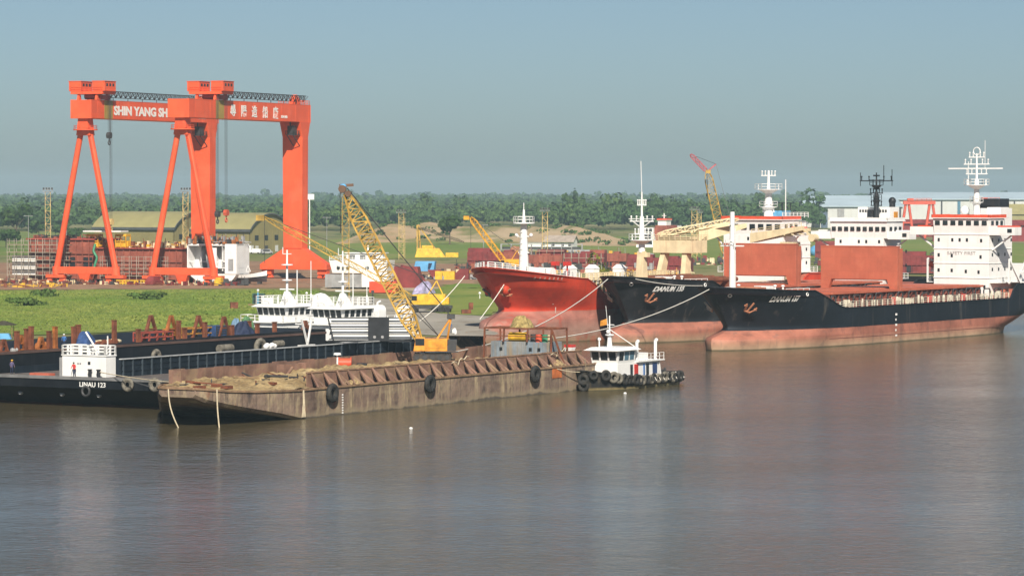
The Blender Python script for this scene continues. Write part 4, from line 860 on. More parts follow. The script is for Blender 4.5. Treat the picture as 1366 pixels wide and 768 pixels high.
posts = [('squat rusty bracket at the left end of the tall barge',-4+8,'a',1.2,1.4,RUST),('tall rusty post, first from the left on the tall barge',22,'post',1.2,2.4,RUST),('rusty A-shaped bracket standing right of the first tall post',27,'a',2.4,1.7,ORM),('rusty post of the close pair left of the folded scrap',35,'post',2,2.6,RUST),('rusty post with a dark cap, right one of the close pair',41,'post',1.2,2.9,RUST),('low rusty A bracket beside the folded scrap',54,'a',1.4,1.4,ORM),('short rusty post left of the tall orange post',65,'post',1.2,2.2,RUST),('tall orange-brown post above the white deckhouse left corner',73,'post',1.2,2.7,ORM),('rusty post behind the deckhouse, left of the blue tarpaulin',98,'post',4,2.4,RUST),('rusty post behind the deckhouse touching the blue tarpaulin',104,'post',4,2.6,RUST),('dark brown post right of the deckhouse roof rail',152,'post',1.5,3.1,RUST),('rusty post left of the red steel frame',184,'post',1.0,1.8,RUST),('big rusty A bracket behind the red steel frame',201,'a',3.0,3.3,RUST),('orange A bracket between red and yellow frames',228,'a',1.8,3.2,ORM),('dark rusty post beside the orange A bracket',238,'post',1.0,2.6,RUST),('short rusty post within the yellow frame',246,'post',1.0,1.6,RUST),('rusty A bracket at the right end of the yellow frame',264.5,'a',2.0,3.0,RUST),('rusty post left of the blue crate',273,'post',1.0,2.2,RUST),('brown A bracket right of the blue crate',298.5,'a',1.2,2.7,RUST),('short brown post left of the dark tarpaulin heap',309,'post',1.0,1.6,RUST),('brown post against the dark tarpaulin heap',332,'post',1.4,2.0,RUST),('brown box-like post below the left white workboat',343,'post',1.0,1.6,RUST),('brown post standing before the red-marked panel of the left workboat',366,'post',1.0,1.7,RUST),('wide brown bracket at the white boarding ladder',407,'a',1.4,1.5,RUST)]
for lab, px, kind, y, h, M in posts: bracket(lab, px, kind, y, h, M)
def steel_frame(label, name, px, L, h, M, y=2.0):
    t = thing(name, label, 'steel frame', onb(O2B,b2(px,y),y,6.14), B_ANG)
    for s in (-1,1): m = MB(); m.bar((-L/2,s*.6,h),(L/2,s*.6,h),.22); m.bar((-L/2,s*.6,h*.5),(L/2,s*.6,h*.5),.16); m.build('rail', M, t)
    for k in range(5):
        x = -L/2 + L*k/4; m = MB(); m.bar((x,-.6,0),(x,-.6,h),.16); m.bar((x,.6,0),(x,.6,h),.16); m.bar((x,-.6,h),(x,.6,h),.14); m.build('stanchion', M, t)
steel_frame('low red steel frame standing on the tall barge', 'steel_trestle', 204, 7, 1.3, mat('faded_rust_red', (.34,.07,.05), .7, .4, 1, .5))
steel_frame('long yellow steel frame standing on the tall barge', 'steel_trestle', 252, 10, 1.5, mat('rusty_yellow', (.46,.22,.04), .7, .4, 1, .6), 2.6)
def crate(label, px, M):
    t = thing('blue_crate', label, 'crate', onb(O2B,b2(px,2),2,6.14), B_ANG); m = MB(); m.box(-1.2,1.2,-.8,.8,.1,1.7); m.build('box', DBLUE, t)
    m = MB()
    for k in range(5): m.box(-1.25,1.25,-.86,-.8,.2+k*.32,.34+k*.32)
    for x in (-1.2,0,1.1): m.box(x,x+.12,-.9,-.86,.05,1.75)
    m.build('slats', DARK, t)
crate('blue crate with dark slats on the tall barge', 288.5, BLUE)
def heap(label, name, p, rx, ry, rz, M, cat, n=9, seed=1, rotz=B_ANG, group=None):
    rr = random.Random(seed); m = MB()
    if 'sack' in name or 'buoy' in name or 'scrap' in name or 'pipe' in name:
        for i in range(n*2): m.ball((rr.uniform(-rx,rx)*.8,rr.uniform(-ry,ry)*.6,rz*rr.uniform(.12,.5)), rx*rr.uniform(.12,.3), ry*rr.uniform(.25,.5), rz*rr.uniform(.2,.4), 8, 5)
    else:
        ph = [rr.uniform(0,6.28) for _ in range(6)]
        def dome(u, v):
            a = u*2*math.pi; q = v**.7; k = 1 + .22*math.sin(2*a+ph[0]) + .13*math.sin(5*a+ph[1]); h = (1-q**2.2) + .16*math.sin(a*3+q*6+ph[2])*q*(1-q)*3 + .10*math.sin(a*7+ph[3]+q*9)*q
            return (rx*q*k*math.cos(a), ry*q*k*math.sin(a), max(-.05, rz*h*(1 if q < .98 else 0)))
        m.grid(dome, 40, 14)
    return single(name, label, cat, m, M, p, rotz, group)
heap('dark navy tarpaulin heap on the tall barge below the green net', 'tarpaulin_heap', onb(O2B,b2(324,1.5),1.5,6.1), 1.9, 1.3, 2.1, NAVY, 'tarpaulin', 8, 3)
heap('light blue tarpaulin peeping out left of the dark heap', 'tarpaulin', onb(O2B,b2(318,3),3.4,6.3), 1.0, .8, 2.2, GBLUE, 'tarpaulin', 5, 4)
heap('bright green net bundle lying behind the dark tarpaulin heap', 'net_bundle', onb(O2B,b2(331,3),3.2,6.9), 1.1, .7, 1.8, DGREEN, 'net', 6, 5)
heap('blue tarpaulin heap behind the white deckhouse rail', 'tarpaulin', onb(O2B,b2(113,3.5),3.5,6.2), 2.2, 1.2, 1.7, DBLUE, 'tarpaulin', 8, 6)
heap('heap of folded brown scrap on the tall barge', 'scrap_heap', onb(O2B,b2(51,3),2.6,6.1), 1.6, .9, 1.1, ORM, 'scrap', 9, 7)
heap('row of cream sacks behind the deckhouse rail', 'sack_row', onb(O2B,b2(134,3),3.0,6.15), 4.2, .6, .9, CREAM, 'sacks', 12, 8)
heap('brown rope and pipe pile between sacks and dark post', 'pipe_pile', onb(O2B,b2(141,2),2,6.1), 2.6, .7, 1.1, RUST, 'pipes', 9, 9)
heap('pale round buoy on the edge of the tall barge', 'round_buoy', onb(O2B,b2(14,.4),.4,6.0), .8, .7, .9, GREY, 'buoy', 3, 10)
# third barge, behind
t = thing('low_barge', 'low dark barge with grey deck between the tall barge and the grass', 'barge', onb(O2B,-6,22), B_ANG)
m = MB(); m.prism([(0,0,5.2),(0,0,2.5),(5,0,-1),(34,0,-1),(38,0,2.5),(38,0,5.2)],(0,18,0)); m.build('hull', BLKBARGE, t, .05)
m = MB(); m.box(.1,37.9,.1,17.9,5.2,5.25); m.build('deck', GREY, t)
m = MB()
for k in range(7): m.box(6+k*4,6.35+k*4,.3,.7,5.25,6.6)
m.rail([(8,1,5.25),(36,1,5.25)],1,2,.05,2); m.build('stanchion_row', DARK, t)
# small landing hut at the left frame edge
p = G(4,452); t = thing('open_hut', 'small open hut with dark umbrella roof at the left frame edge', 'hut', p)
m = MB(); m.frustum((-1.9,1.9,-1.4,1.4),(-.2,.2,-.15,.15),2.3,2.9); m.box(-1.95,1.95,-1.45,1.45,2.22,2.3); m.build('roof', mat('dark_thatch', (.05,.045,.03), .9, .4, 3), t)
for x in (-1.5,1.5):
    for y in (-1,1): m = MB(); m.tube((x,y,0),(x,y,2.25),.07,n=6); m.build('post', WOOD, t)
m = MB(); m.frustum((-1.9,1.7,-2,-.6),(-1.5,1.3,-1.9,-.8),.1,1.0); single('tarpaulin', 'light blue tarpaulin cover under the dark umbrella roof', 'tarpaulin', m, SKYB, p + Vector((0,-1.5,0)))

# ------------------------------------------------------------------ sand barge
t = thing('sand_barge', 'rusty brown open barge carrying river sand and a yellow crawler crane', 'barge', OS, B_ANG)
st = [(-18,3.3,4.3,1.7,6.6),(-16.5,2.7,4.15,1.1,7.9),(-13,2.0,3.8,.6,10.4),(-8.5,1.25,3.55,.2,13.7),(-4,.55,3.4,0,17),(0,-.2,3.3,0,19.6),(3,-1,3.3,0,20),(66,-1,3.3,0,20),(70,1.5,3.3,0,20)]
m = MB(); sec = []
for x, z0, z1, y0, y1 in st:
    c = .35; sec.append([(x,y0,z1),(x,y0,z0+c),(x,y0+c,z0),(x,y1-c,z0),(x,y1,z0+c),(x,y1,z1)])
for a, b in zip(sec[:-1], sec[1:]): m.add(a + b, [(i,i+1,7+i,6+i) for i in range(5)])
m.add(sec[0], [tuple(range(6))]); m.add(sec[-1], [tuple(range(6))]); m.build('hull', BARGE, t)
m = MB(); dk = [(s[0],s[3]+.05,s[2]-.04) for s in st] + [(s[0],s[4]-.05,s[2]-.04) for s in st]; n = len(st)
m.add(dk, [(i,i+1,n+i+1,n+i) for i in range(n-1)]); m.build('deck', RIBPLATE, t)
m = MB()
for a, b in zip(st[:-1], st[1:]):
    m.bar((a[0],a[3],a[2]),(b[0],b[3],b[2]),.3,.22); m.bar((a[0],a[4],a[2]),(b[0],b[4],b[2]),.3,.22)
m.bar((-18,1.7,4.3),(-18,6.6,4.3),.3,.25); m.build('gunwale', mat('sandy_rust_edge', (.27,.17,.10), .8, .4, 1), t)
def wob(x): return .12*math.sin(x*1.7) + .08*math.sin(x*4.1)
m = MB()
for (y, x0, x1, zt, s) in ((2.1,4.5,69,5.05,1),(16.6,-2.5,69,5.3,-1)):
    x = x0
    while x < x1:
        w = min(3.0, x1-x); z = zt + random.uniform(-.14,.06); m.prism([(x,y,3.3),(x+w,y,3.3),(x+w,y,z+random.uniform(-.05,.05)),(x,y,z)], (0,.14,0)); x += w
m.box(68.9,69.05,2.1,16.6,3.3,5.1); m.box(-2.5,-2.35,15.0,16.6,3.3,5.2)
m.build('coaming_wall', RIBPLATE, t)
m = MB(); m.bar((4.5,2.17,5.0),(69,2.17,5.0),.3,.14); m.build('coaming_cap', mat('sandy_rust_edge_2', (.30,.18,.11), .8, .4, 1), t)
for k in range(25):
    x = 5.2 + k*2.6; m = MB(); tl = random.uniform(-.12,.12); hgt = random.uniform(4.75,4.95)
    m.bar((x-.75,.55,3.35),(x+tl,2.0,hgt),.16,.22); m.bar((x+.75,.55,3.35),(x+tl,2.0,hgt),.16,.22); m.prism([(x-.55,.8,3.35),(x+.55,.8,3.35),(x+tl,2.0,hgt-.1)],(0,.07,0)); m.build('gusset', RIBPLATE, t)
m = MB(); m.box(17.6,22,14.8,15.3,3.3,5.0); m.box(17.4,17.7,14.2,15.3,3.3,5.1); m.box(22,22.3,14.2,15.3,3.3,5.1); m.bar((17.6,14.2,3.4),(20,14.7,4.6),.3); m.build('broken_bulkhead', RIBPLATE, t)
m = MB()
for k in range(8): m.box(8.6,8.85,-.05,0,.15+k*.3,.3+k*.3)
m.build('draught_mark', LETTER, t)
m = MB(); m.box(57.6,60.0,-.07,0,1.9,3.2); m.build('orange_patch', mat('orange_primer', (.50,.14,.04), .7, .3, 1, .4), t)
# sand cargo
def sandz(x, y):
    e = min(1, (x+17)/5)*min(1, max(0,(69-x)/4)); h = .25 + .9*math.exp(-((x-26)/14)**2)*.9*(.4+.6*math.exp(-((y-11)/5)**2)) + .75*math.exp(-((x-46)/9)**2-((y-9)/6)**2) + .6*math.exp(-((x-57)/5)**2-((y-6)/4)**2) + .5*math.exp(-((x-1)/7)**2-((y-11)/6)**2)
    h += .28*math.sin(x*.9+math.sin(y*.8)*2)*math.sin(y*.7+1) + .14*math.sin(x*2.3+y*1.3) + .09*math.sin(x*4.1-y*3.7)
    return 3.3 + max(-.06, h*e)
def sandpt(u, v):
    x = -17 + 85*u; y0 = np.interp(x, [s[0] for s in st], [s[3] for s in st]) + .5; y1 = np.interp(x, [s[0] for s in st], [s[4] for s in st]) - .5
    if x > 4: y0 = max(y0, 2.3)
    if x > -2.2: y1 = min(y1, 16.5)
    y = y0 + (y1-y0)*v; e = min(1, v*9)*min(1,(1-v)*9); return (x, y, 3.27 + (sandz(x,y)-3.27)*(.35+.65*e))
m = MB(); m.grid(sandpt, 190, 46)
single('sand_cargo', 'heaped brown river sand filling the rusty barge', 'sand', m, SAND, OS, B_ANG, kind='stuff')
for x, y, sx_, sz, lab in [(61,1.2,1.5,.9,'small sand spill by the coaming near the grey cabin'),(13,1.3,1.8,.6,'sand spill on the near side deck of the barge')]:
    m = MB()
    for k in range(40): a = random.uniform(0,6.28); r = random.random(); m.ball((math.cos(a)*sx_*r,math.sin(a)*.6*r,sz*(1-r)*.7),.35,.3,.25,6,4)
    single('sand_spill', lab, 'sand', m, SAND, onb(OS,x,y,3.3), B_ANG, kind='stuff')
for x, lab in [(5.9,'black tyre fender nearest the bow of the sand barge'),(27.2,'black tyre fender in the middle of the sand barge side'),(52.5,'black tyre fender near the stern of the sand barge, left of the tug')]:
    tyre(lab, onb(OS,x,-.5,2.7), (0,1,0), .78, .36, RUBBER, 'tyre fenders on the sand barge', B_ANG)
# deckhouse of the barge
t = thing('barge_cabin', 'grey-blue stained cabin with a brown pipe frame at the stern of the sand barge', 'cabin', onb(OS,62.5,3.0,3.9), B_ANG)
CABM = mat('stained_blue_grey_plate', (.20,.25,.30), .7, .35, .6, .75, (.30,.22,.12), 1.2, .45, .65)
m = MB(); m.box(0,3.4,0.3,9.2,0,2.35)
for k in range(14): m.box(-.06,0,.45+k*.64,.6+k*.64,.05,2.3)
cb = m.build('cabin_wall', CABM, t, .03)
for y in (1.6,2.9,7.4): m = MB(); m.box(-.1,-.02,y,y+.4,1.15,1.6); m.build('window', GLASS, cb)
m = MB()
for y in (-.2,3.4,7,10.0):
    m.bar((-.4,y,-.6 if y in (-.2,10.0) else 2.35),(-.2,y,4.1),.2); m.bar((4,y,0),(3.8,y,4.1),.18)
for x in (-.2,3.8): m.bar((x,-.2,4.1),(x,10,4.1),.2)
for y in (-.2,3.4,7,10): m.bar((-.2,y,4.1),(3.8,y,4.1),.18)
m.bar((-.4,-.2,-.6),(-.3,-1.5,4.0) if False else (-.3,-.2,3),.15); m.bar((-.3,-.2,3.1),(-.3,10,3.1),.12); m.bar((-.2,-.2,4.1),(-.4,-2.2,-.4),.2); m.build('pipe_frame', RUST, t)
m = MB(); m.tube((1,4.2,2.95),(1,6.8,2.95),.6,n=14); single('fuel_tank', 'yellow fuel tank on the grey cabin roof', 'tank', m, BRIGHTY, onb(OS,62.5,3.0,3.9), B_ANG)
for i, (y, M, r, lab, nm) in enumerate([(3.0,DARK,.45,'dark drum beside the yellow tank on the cabin roof','oil_drum'),(2.2,BRIGHTRED,.48,'red drum on the grey cabin roof','oil_drum'),(1.2,GREEN,.5,'green drum on the grey cabin roof','oil_drum'),(.5,CREAM,.4,'cream drum at the right end of the cabin roof','oil_drum')]):
    m = MB(); m.tube((0,0,0),(0,0,1.0),r,n=14); m.torus((0,0,.33),r,.04,(0,0,1),14,5); m.torus((0,0,.66),r,.04,(0,0,1),14,5); single(nm, lab, 'drum', m, M, onb(OS,63.2,3+y,6.25), 0, 'drums on the cabin roof', )
heap('pile of yellowish rope net on top of the pipe frame', 'rope_net', onb(OS,64.5,8.6,7.95), 1.7, 1.2, 1.6, mat('straw_net', (.34,.26,.10), .9, .5, 3), 'net', 14, 12)
m = MB(); m.box(-.5,.5,-.5,.5,0,1.7); m.box(-.55,.55,-.55,.55,1.7,1.85); o = single('white_locker', 'white locker with red lid right of the grey cabin', 'locker', m, CLEANW, onb(OS,67.3,2.9,3.6), B_ANG)
m = MB(); m.box(-.57,.57,-.57,.57,1.86,2.2); l = m.build('lid', RED, o)
# loose deck things
m = MB(); m.tube((-.7,0,.75),(.7,0,.75),.6,n=16); m.tube((-.8,0,.75),(-.7,0,.75),.75,n=16); m.tube((.7,0,.75),(.8,0,.75),.75,n=16); m.box(-.9,.9,-.7,.7,0,.2); single('red_winch', 'red winch on the sand under the white mushroom vent', 'winch', m, BRIGHTRED, onb(OS,29.5,13.4,4.0), 0)
m = MB(); m.tube((0,0,0),(0,0,1.7),.12,n=8); m.tube((0,0,1.7),(0,0,1.95),.5,.42,12); single('mushroom_vent', 'white mushroom vent pipe above the red winch', 'vent', m, CLEANW, onb(OS,30.2,15.0,4.0), 0)
m = MB(); m.box(-.6,.6,-.4,.4,0,.8); m.box(-.45,.45,-.43,-.4,.12,.66); single('black_machine_box', 'small black machine box right of the red winch', 'machine box', m, BLACK, onb(OS,33,13.2,3.8), .2)

# ------------------------------------------------------------------ crawler crane on the sand barge
CP = onb(OS,44.5,10,4.6); t = thing('crawler_crane', 'yellow lattice-boom crawler crane working on the sand barge', 'crane', CP, 0)
for s in (-1,1):
    m = MB(); n = 10; pts = [(-2.3,0),( -2.5,.35),(-2.3,.8),(2.3,.8),(2.5,.35),(2.3,0)]
    m.prism([(x, s*1.5-.4, z) for x, z in pts], (0,.8,0))
    for k in range(14): m.box(-2.3+k*.34,-2.12+k*.34,s*1.5-.46,s*1.5+.46,.8,.86)
    tk = m.build('crawler_track', mat('muddy_track', (.06,.05,.045), .85, .4, 2, .4, (.25,.18,.1)), t)
    m = MB()
    for k in range(5): m.tube((-1.9+k*.95,s*1.5-.44,.4),(-1.9+k*.95,s*1.5-.40,.4),.3,n=12)
    m.build('road_wheel', DARK, tk)
m = MB(); m.box(-1.6,1.6,-1.2,1.2,.45,.9); m.tube((0,0,.9),(0,0,1.15),1.1,n=16); m.build('turntable', DARK, t)
m = MB(); m.box(-.9,1.9,-1.3,1.3,1.15,2.7); m.box(-.5,1.7,-1.35,-1.3,1.5,2.5); hb = m.build('machinery_house', AMBER, t, .06)
m = MB(); m.frustum((-2.4,-.9,-1.35,-.2),(-2.1,-.9,-1.3,-.25),1.15,2.9); cbm = m.build('cab', AMBER, t, .05)
m = MB(); m.box(-2.15,-1.0,-1.39,-1.32,1.9,2.75); m.build('window', GLASS, cbm)
m = MB(); m.box(1.9,3.0,-1.3,1.3,1.2,1.9); m.tube((2.3,-.9,2.2),(2.3,.9,2.2),.4,n=10); m.box(2.5,3.1,-1.1,.2,1.9,2.6); m.box(-.9,3.3,-1.7,-1.35,1.0,1.15); m.build('counterweight', DARK, t)
gx = 2.35; 
for s in (-1,1): m = MB(); m.bar((.6,s*.8,2.7),(gx,s*.45,5.4),.2); m.bar((1.9,s*.8,2.6),(gx,s*.45,5.4),.17); m.build('gantry_leg', AMBER, t)
m = MB(); m.box(gx-.5,gx+.5,-.7,.7,5.2,5.75); m.build('gantry_head', DARK, t)
foot = Vector((-1.1,0,1.3)); tip = at(459,252,CP.y-1.0) - CP
m = MB(); d = (tip-foot).normalized(); m.lattice(foot + d*1.0, tip - d*.6, 1.9, 1.7, 24, .065, up=(0,1,0), taper=.16, rc=.10); m.bar(foot + Vector((0,-.6,0)), foot + d*3.6 + Vector((0,-.5,0)), .22); m.bar(foot + Vector((0,.6,0)), foot + d*3.6 + Vector((0,.5,0)), .22); m.build('lattice_boom', BOOMY, t)
m = MB(); m.box(tip.x-.9,tip.x+.7,-1.5,-.5+.0,tip.z-.9,tip.z-.2) if False else m.tube(tip + Vector((-.2,-.7,0)), tip + Vector((-.2,.7,0)), .5, n=12); m.tube(tip + Vector((.5,-.6,-.6)), tip + Vector((.5,.6,-.6)), .4, n=12); m.bar(tip + Vector((-.6,0,.4)), tip + Vector((1.2,0,.5)), .5, .35); m.build('boom_head', mat('rusty_boom_head', (.14,.08,.05), .7), t)
m = MB(); m.ball(tip + Vector((-.1,-.3,.35)), .45, .4, .3, 8, 6); m.build('blue_rag', SKYB, t)
m = MB()
for s in (-.5,-.3,.3,.5): m.tube(tip + Vector((.4,s,.1)), Vector((gx,s*.9,5.5)), .05, n=4)
m.build('pendant_line', DARK, t)
m = MB()
for s in (-.12,.12): m.tube(tip + Vector((-.5,s,0)), (tip.x-.5,s,tip.z-5.6), .04, n=4)
m.build('hoist_cable', DARK, t)
m = MB(); m.tube(foot + d*9 + Vector((.4,.2,.4)), Vector((.9,.2,2.9)), .05, n=4); m.tube(foot + d*6 + Vector((.4,-.2,.4)), Vector((.9,-.2,2.9)), .05, n=4); m.build('drag_line', DARK, t)

# ------------------------------------------------------------------ harbour tug
TS = Vector((9.1,438.5,0)); TD = Vector((.51,.86,0)); T_ANG = math.atan2(.86,.51)
t = thing('tug_boat', 'small white and black tug ringed with tyre fenders at the sand barge stern', 'tug', TS, T_ANG)
TL, TB = 25.5, 6.6; tzt = lambda s: 1.45 + 1.25*(1-min(1,s/11))**1.8
m, d = hullmesh(TL, TB, tzt, lambda z: .8 - .35*z, lambda z: TL-.9+.35*z, lambda s: .35, zk=-.8, NU=36, NZ=8, bt=-9, Le=(5.5,4.2), Lr=(5,3.5), tr=.8)
TUGH = mat('tug_hull_paint', (.022,.022,.022), .7, .4, .6, .5, (.16,.12,.07), 1.5, bands=[(.35,(.23,.18,.08),.12),(.08,(.05,.05,.03),.05)], edge=.2)
hit = Hit(m); m.build('hull', TUGH, t); d.build('deck', mat('tug_deck_brown', (.20,.12,.08), .8, .4, 1), t)
m = MB(); m.frustum((5.8,17.6,-2.05,2.05),(5.9,17.2,-2.0,2.0),1.3,3.35); lh = m.build('deckhouse', CLEANW, t, .04)
m = MB(); m.box(11.0,18.4,-2.4,2.4,3.35,3.5); m.build('boat_deck', CLEANW, t)
m = MB(); m.frustum((6.1,10.8,-1.95,1.95),(5.7,10.9,-2.1,2.1),3.35,5.05); wh = m.build('wheelhouse', CLEANW, t, .04)
m = MB(); m.frustum((4.9,11.5,-2.6,2.6),(6.0,10.9,-2.0,2.0),5.05,5.45); m.build('roof', CLEANW, t, .03)
for k in range(3): y = -1.28 + k*1.28; m = MB(); m.hexa([(6.0,y-.5,3.75),(5.68,y-.5,4.85),(5.68,y+.5,4.85),(6.0,y+.5,3.75),(6.2,y-.5,3.75),(5.9,y-.5,4.85),(5.9,y+.5,4.85),(6.2,y+.5,3.75)]); m.build('window', GLASS, wh)
for k in range(3): x = 6.4 + k*1.45; m = MB(); m.hexa([(x,-2.02,3.75),(x+1.1,-2.02,3.75),(x+1.1,-1.9,3.75),(x,-1.9,3.75),(x,-2.13,4.85),(x+1.1,-2.13,4.85),(x+1.1,-2.0,4.85),(x,-2.0,4.85)]); m.build('window', BLUEGLASS if k > 0 else GLASS, wh)
for x, w_, M, nm in ((9.4,.6,GLASS,'doorway'),(10.5,1.0,RED,'red_door'),(13.0,.35,BLUE,'door_trim'),(13.8,.7,GLASS,'doorway'),(15.6,1.2,mat('deep_blue_door', (.03,.06,.16), .5),'blue_door')):
    m = MB(); m.box(x,x+w_,-2.10,-2.02,1.55,3.1); m.build(nm, M, lh)
m = MB(); m.bar((18.0,-2.0,1.2),(17.4,-2.0,3.4),.18); m.bar((18.0,2.0,1.2),(17.4,2.0,3.4),.18); m.build('deck_strut', CLEANW, t)
for x, y in ((12.0,-1.6),(17.2,-1.6)): m = MB(); m.tube((x,y,3.5),(x,y,5.9),.22,n=10); m.tube((x,y,5.9),(x+.35,y,6.1),.24,n=10); m.build('exhaust_pipe', CLEANW, t)
m = MB(); m.tube((7.4,0,5.4),(7.4,0,7.2),.38,.22,10); m.tube((7.4,0,7.2),(7.4,0,9.6),.12,.08,8); m.bar((7.4,-.7,8.4),(7.4,.7,8.4),.1); m.tube((7.4,0,7.0),(7.4,0,7.15),.6,n=10); m.bar((7.4,0,7.8),(11.6,-2.0,5.1),.09); m.ball((7.0,0,7.5),.28,n=8,m=5); m.build('mast', CLEANW, t)
m = MB(); m.tube((6.4,1.0,5.4),(6.4,1.0,6.4),.1,n=6); m.ball((6.4,1,6.5),.25,n=8,m=5); m.build('searchlight', CLEANW, t)
m = MB(); m.bar((7.3,.2,7.9),(7.1,.4,10.9),.05); m.build('whip_antenna', CLEANW, t)
m = MB(); m.prism([(7.2,.3,9.2),(6.9,1.1,8.9),(6.95,1.2,8.2),(7.2,.3,8.4)], (.04,.02,0)); m.build('flag', AMBER, t)
m = MB(); m.ball((14,.4,4.5),.6,n=10,m=6); m.box(12.6,16.4,-.9,.9,3.5,4.4); m.rail([(11.0,-2.3,3.5),(18.3,-2.3,3.5)],.9,1.2,.03,2); m.build('roof_gear', CLEANW, t)
m = MB(); m.tube((2.0,-.5,1.6),(2.0,-.5,2.9),.16,n=8); m.tube((2.0,.5,1.6),(2.0,.5,2.9),.16,n=8); m.bar((2.0,-.8,2.5),(2.0,.8,2.5),.2); m.bar((1.3,0,2.3),(.4,-.2,4.2),.1); m.build('towing_bitt', mat('worn_yellowish', (.35,.28,.18), .8), t)
m = MB(); m.box(19.9,21.4,-.8,.8,1.2,1.9); m.tube((22,-.5,1.2),(22,-.5,2.1),.16,n=8); m.tube((22,.5,1.2),(22,.5,2.1),.16,n=8); m.build('aft_bitt', DARK, t)
xs = [1.0 + i*1.03 + (.1 if i % 3 else -.15) for i in range(23)]
for i, x in enumerate(xs):
    z = tzt(x) - .35 + random.uniform(-.12,.10); p, n = hit.side(max(x,.9), z); n = n if n.y < 0 else -n; n.z *= .2; q = p + n.normalized()*.22
    wld = TS + Matrix.Rotation(T_ANG,3,'Z') @ q; nm = Matrix.Rotation(T_ANG,3,'Z') @ n; tilt = (nm + Vector((random.uniform(-.25,.25),random.uniform(-.1,.1),random.uniform(-.15,.2)))).normalized()
    mbb = MB(); Rr = random.uniform(.42,.56); mbb.torus((0,0,0), Rr, Rr*.46, tilt, 16, 8, .9)
    single('tyre_fender', f'black tyre fender along the tug side, {ORD[i]} from its bow', 'tyre', mbb, RUBBER if random.random() < .8 else WORNRUB, wld, 0, 'tyre fenders around the tug')
for i, (x, z) in enumerate([(.1,1.5),(.2,.7)]):
    mbb = MB(); mbb.torus((0,0,0), .55, .26, (1,.2,0), 16, 8, .9); single('tyre_fender', ['upper black tyre hung on the tug stem','lower black tyre hung on the tug stem near the water'][i], 'tyre', mbb, RUBBER, TS + Matrix.Rotation(T_ANG,3,'Z') @ Vector((x-.1,-.2,z)), T_ANG, 'tyre fenders around the tug')
for i in range(9):
    x = 13.5 + i*1.15; p, n = hit.side(x, tzt(x)-.1); a = TS + Matrix.Rotation(T_ANG,3,'Z') @ (p + Vector((random.uniform(-.2,.2),.3,.35))); b = TS + Matrix.Rotation(T_ANG,3,'Z') @ (p + Vector((0,-.5,-.5)))
    m = MB(); m.path([a, a.lerp(b,.5) + Vector((0,-.12,.15)), b], .05, 5); single('fender_rope', f'pale rope tying tyres to the tug rail, {ORD[i]} from the wheelhouse', 'rope', m, WROPE, (0,0,0), 0, 'fender ropes on the tug')

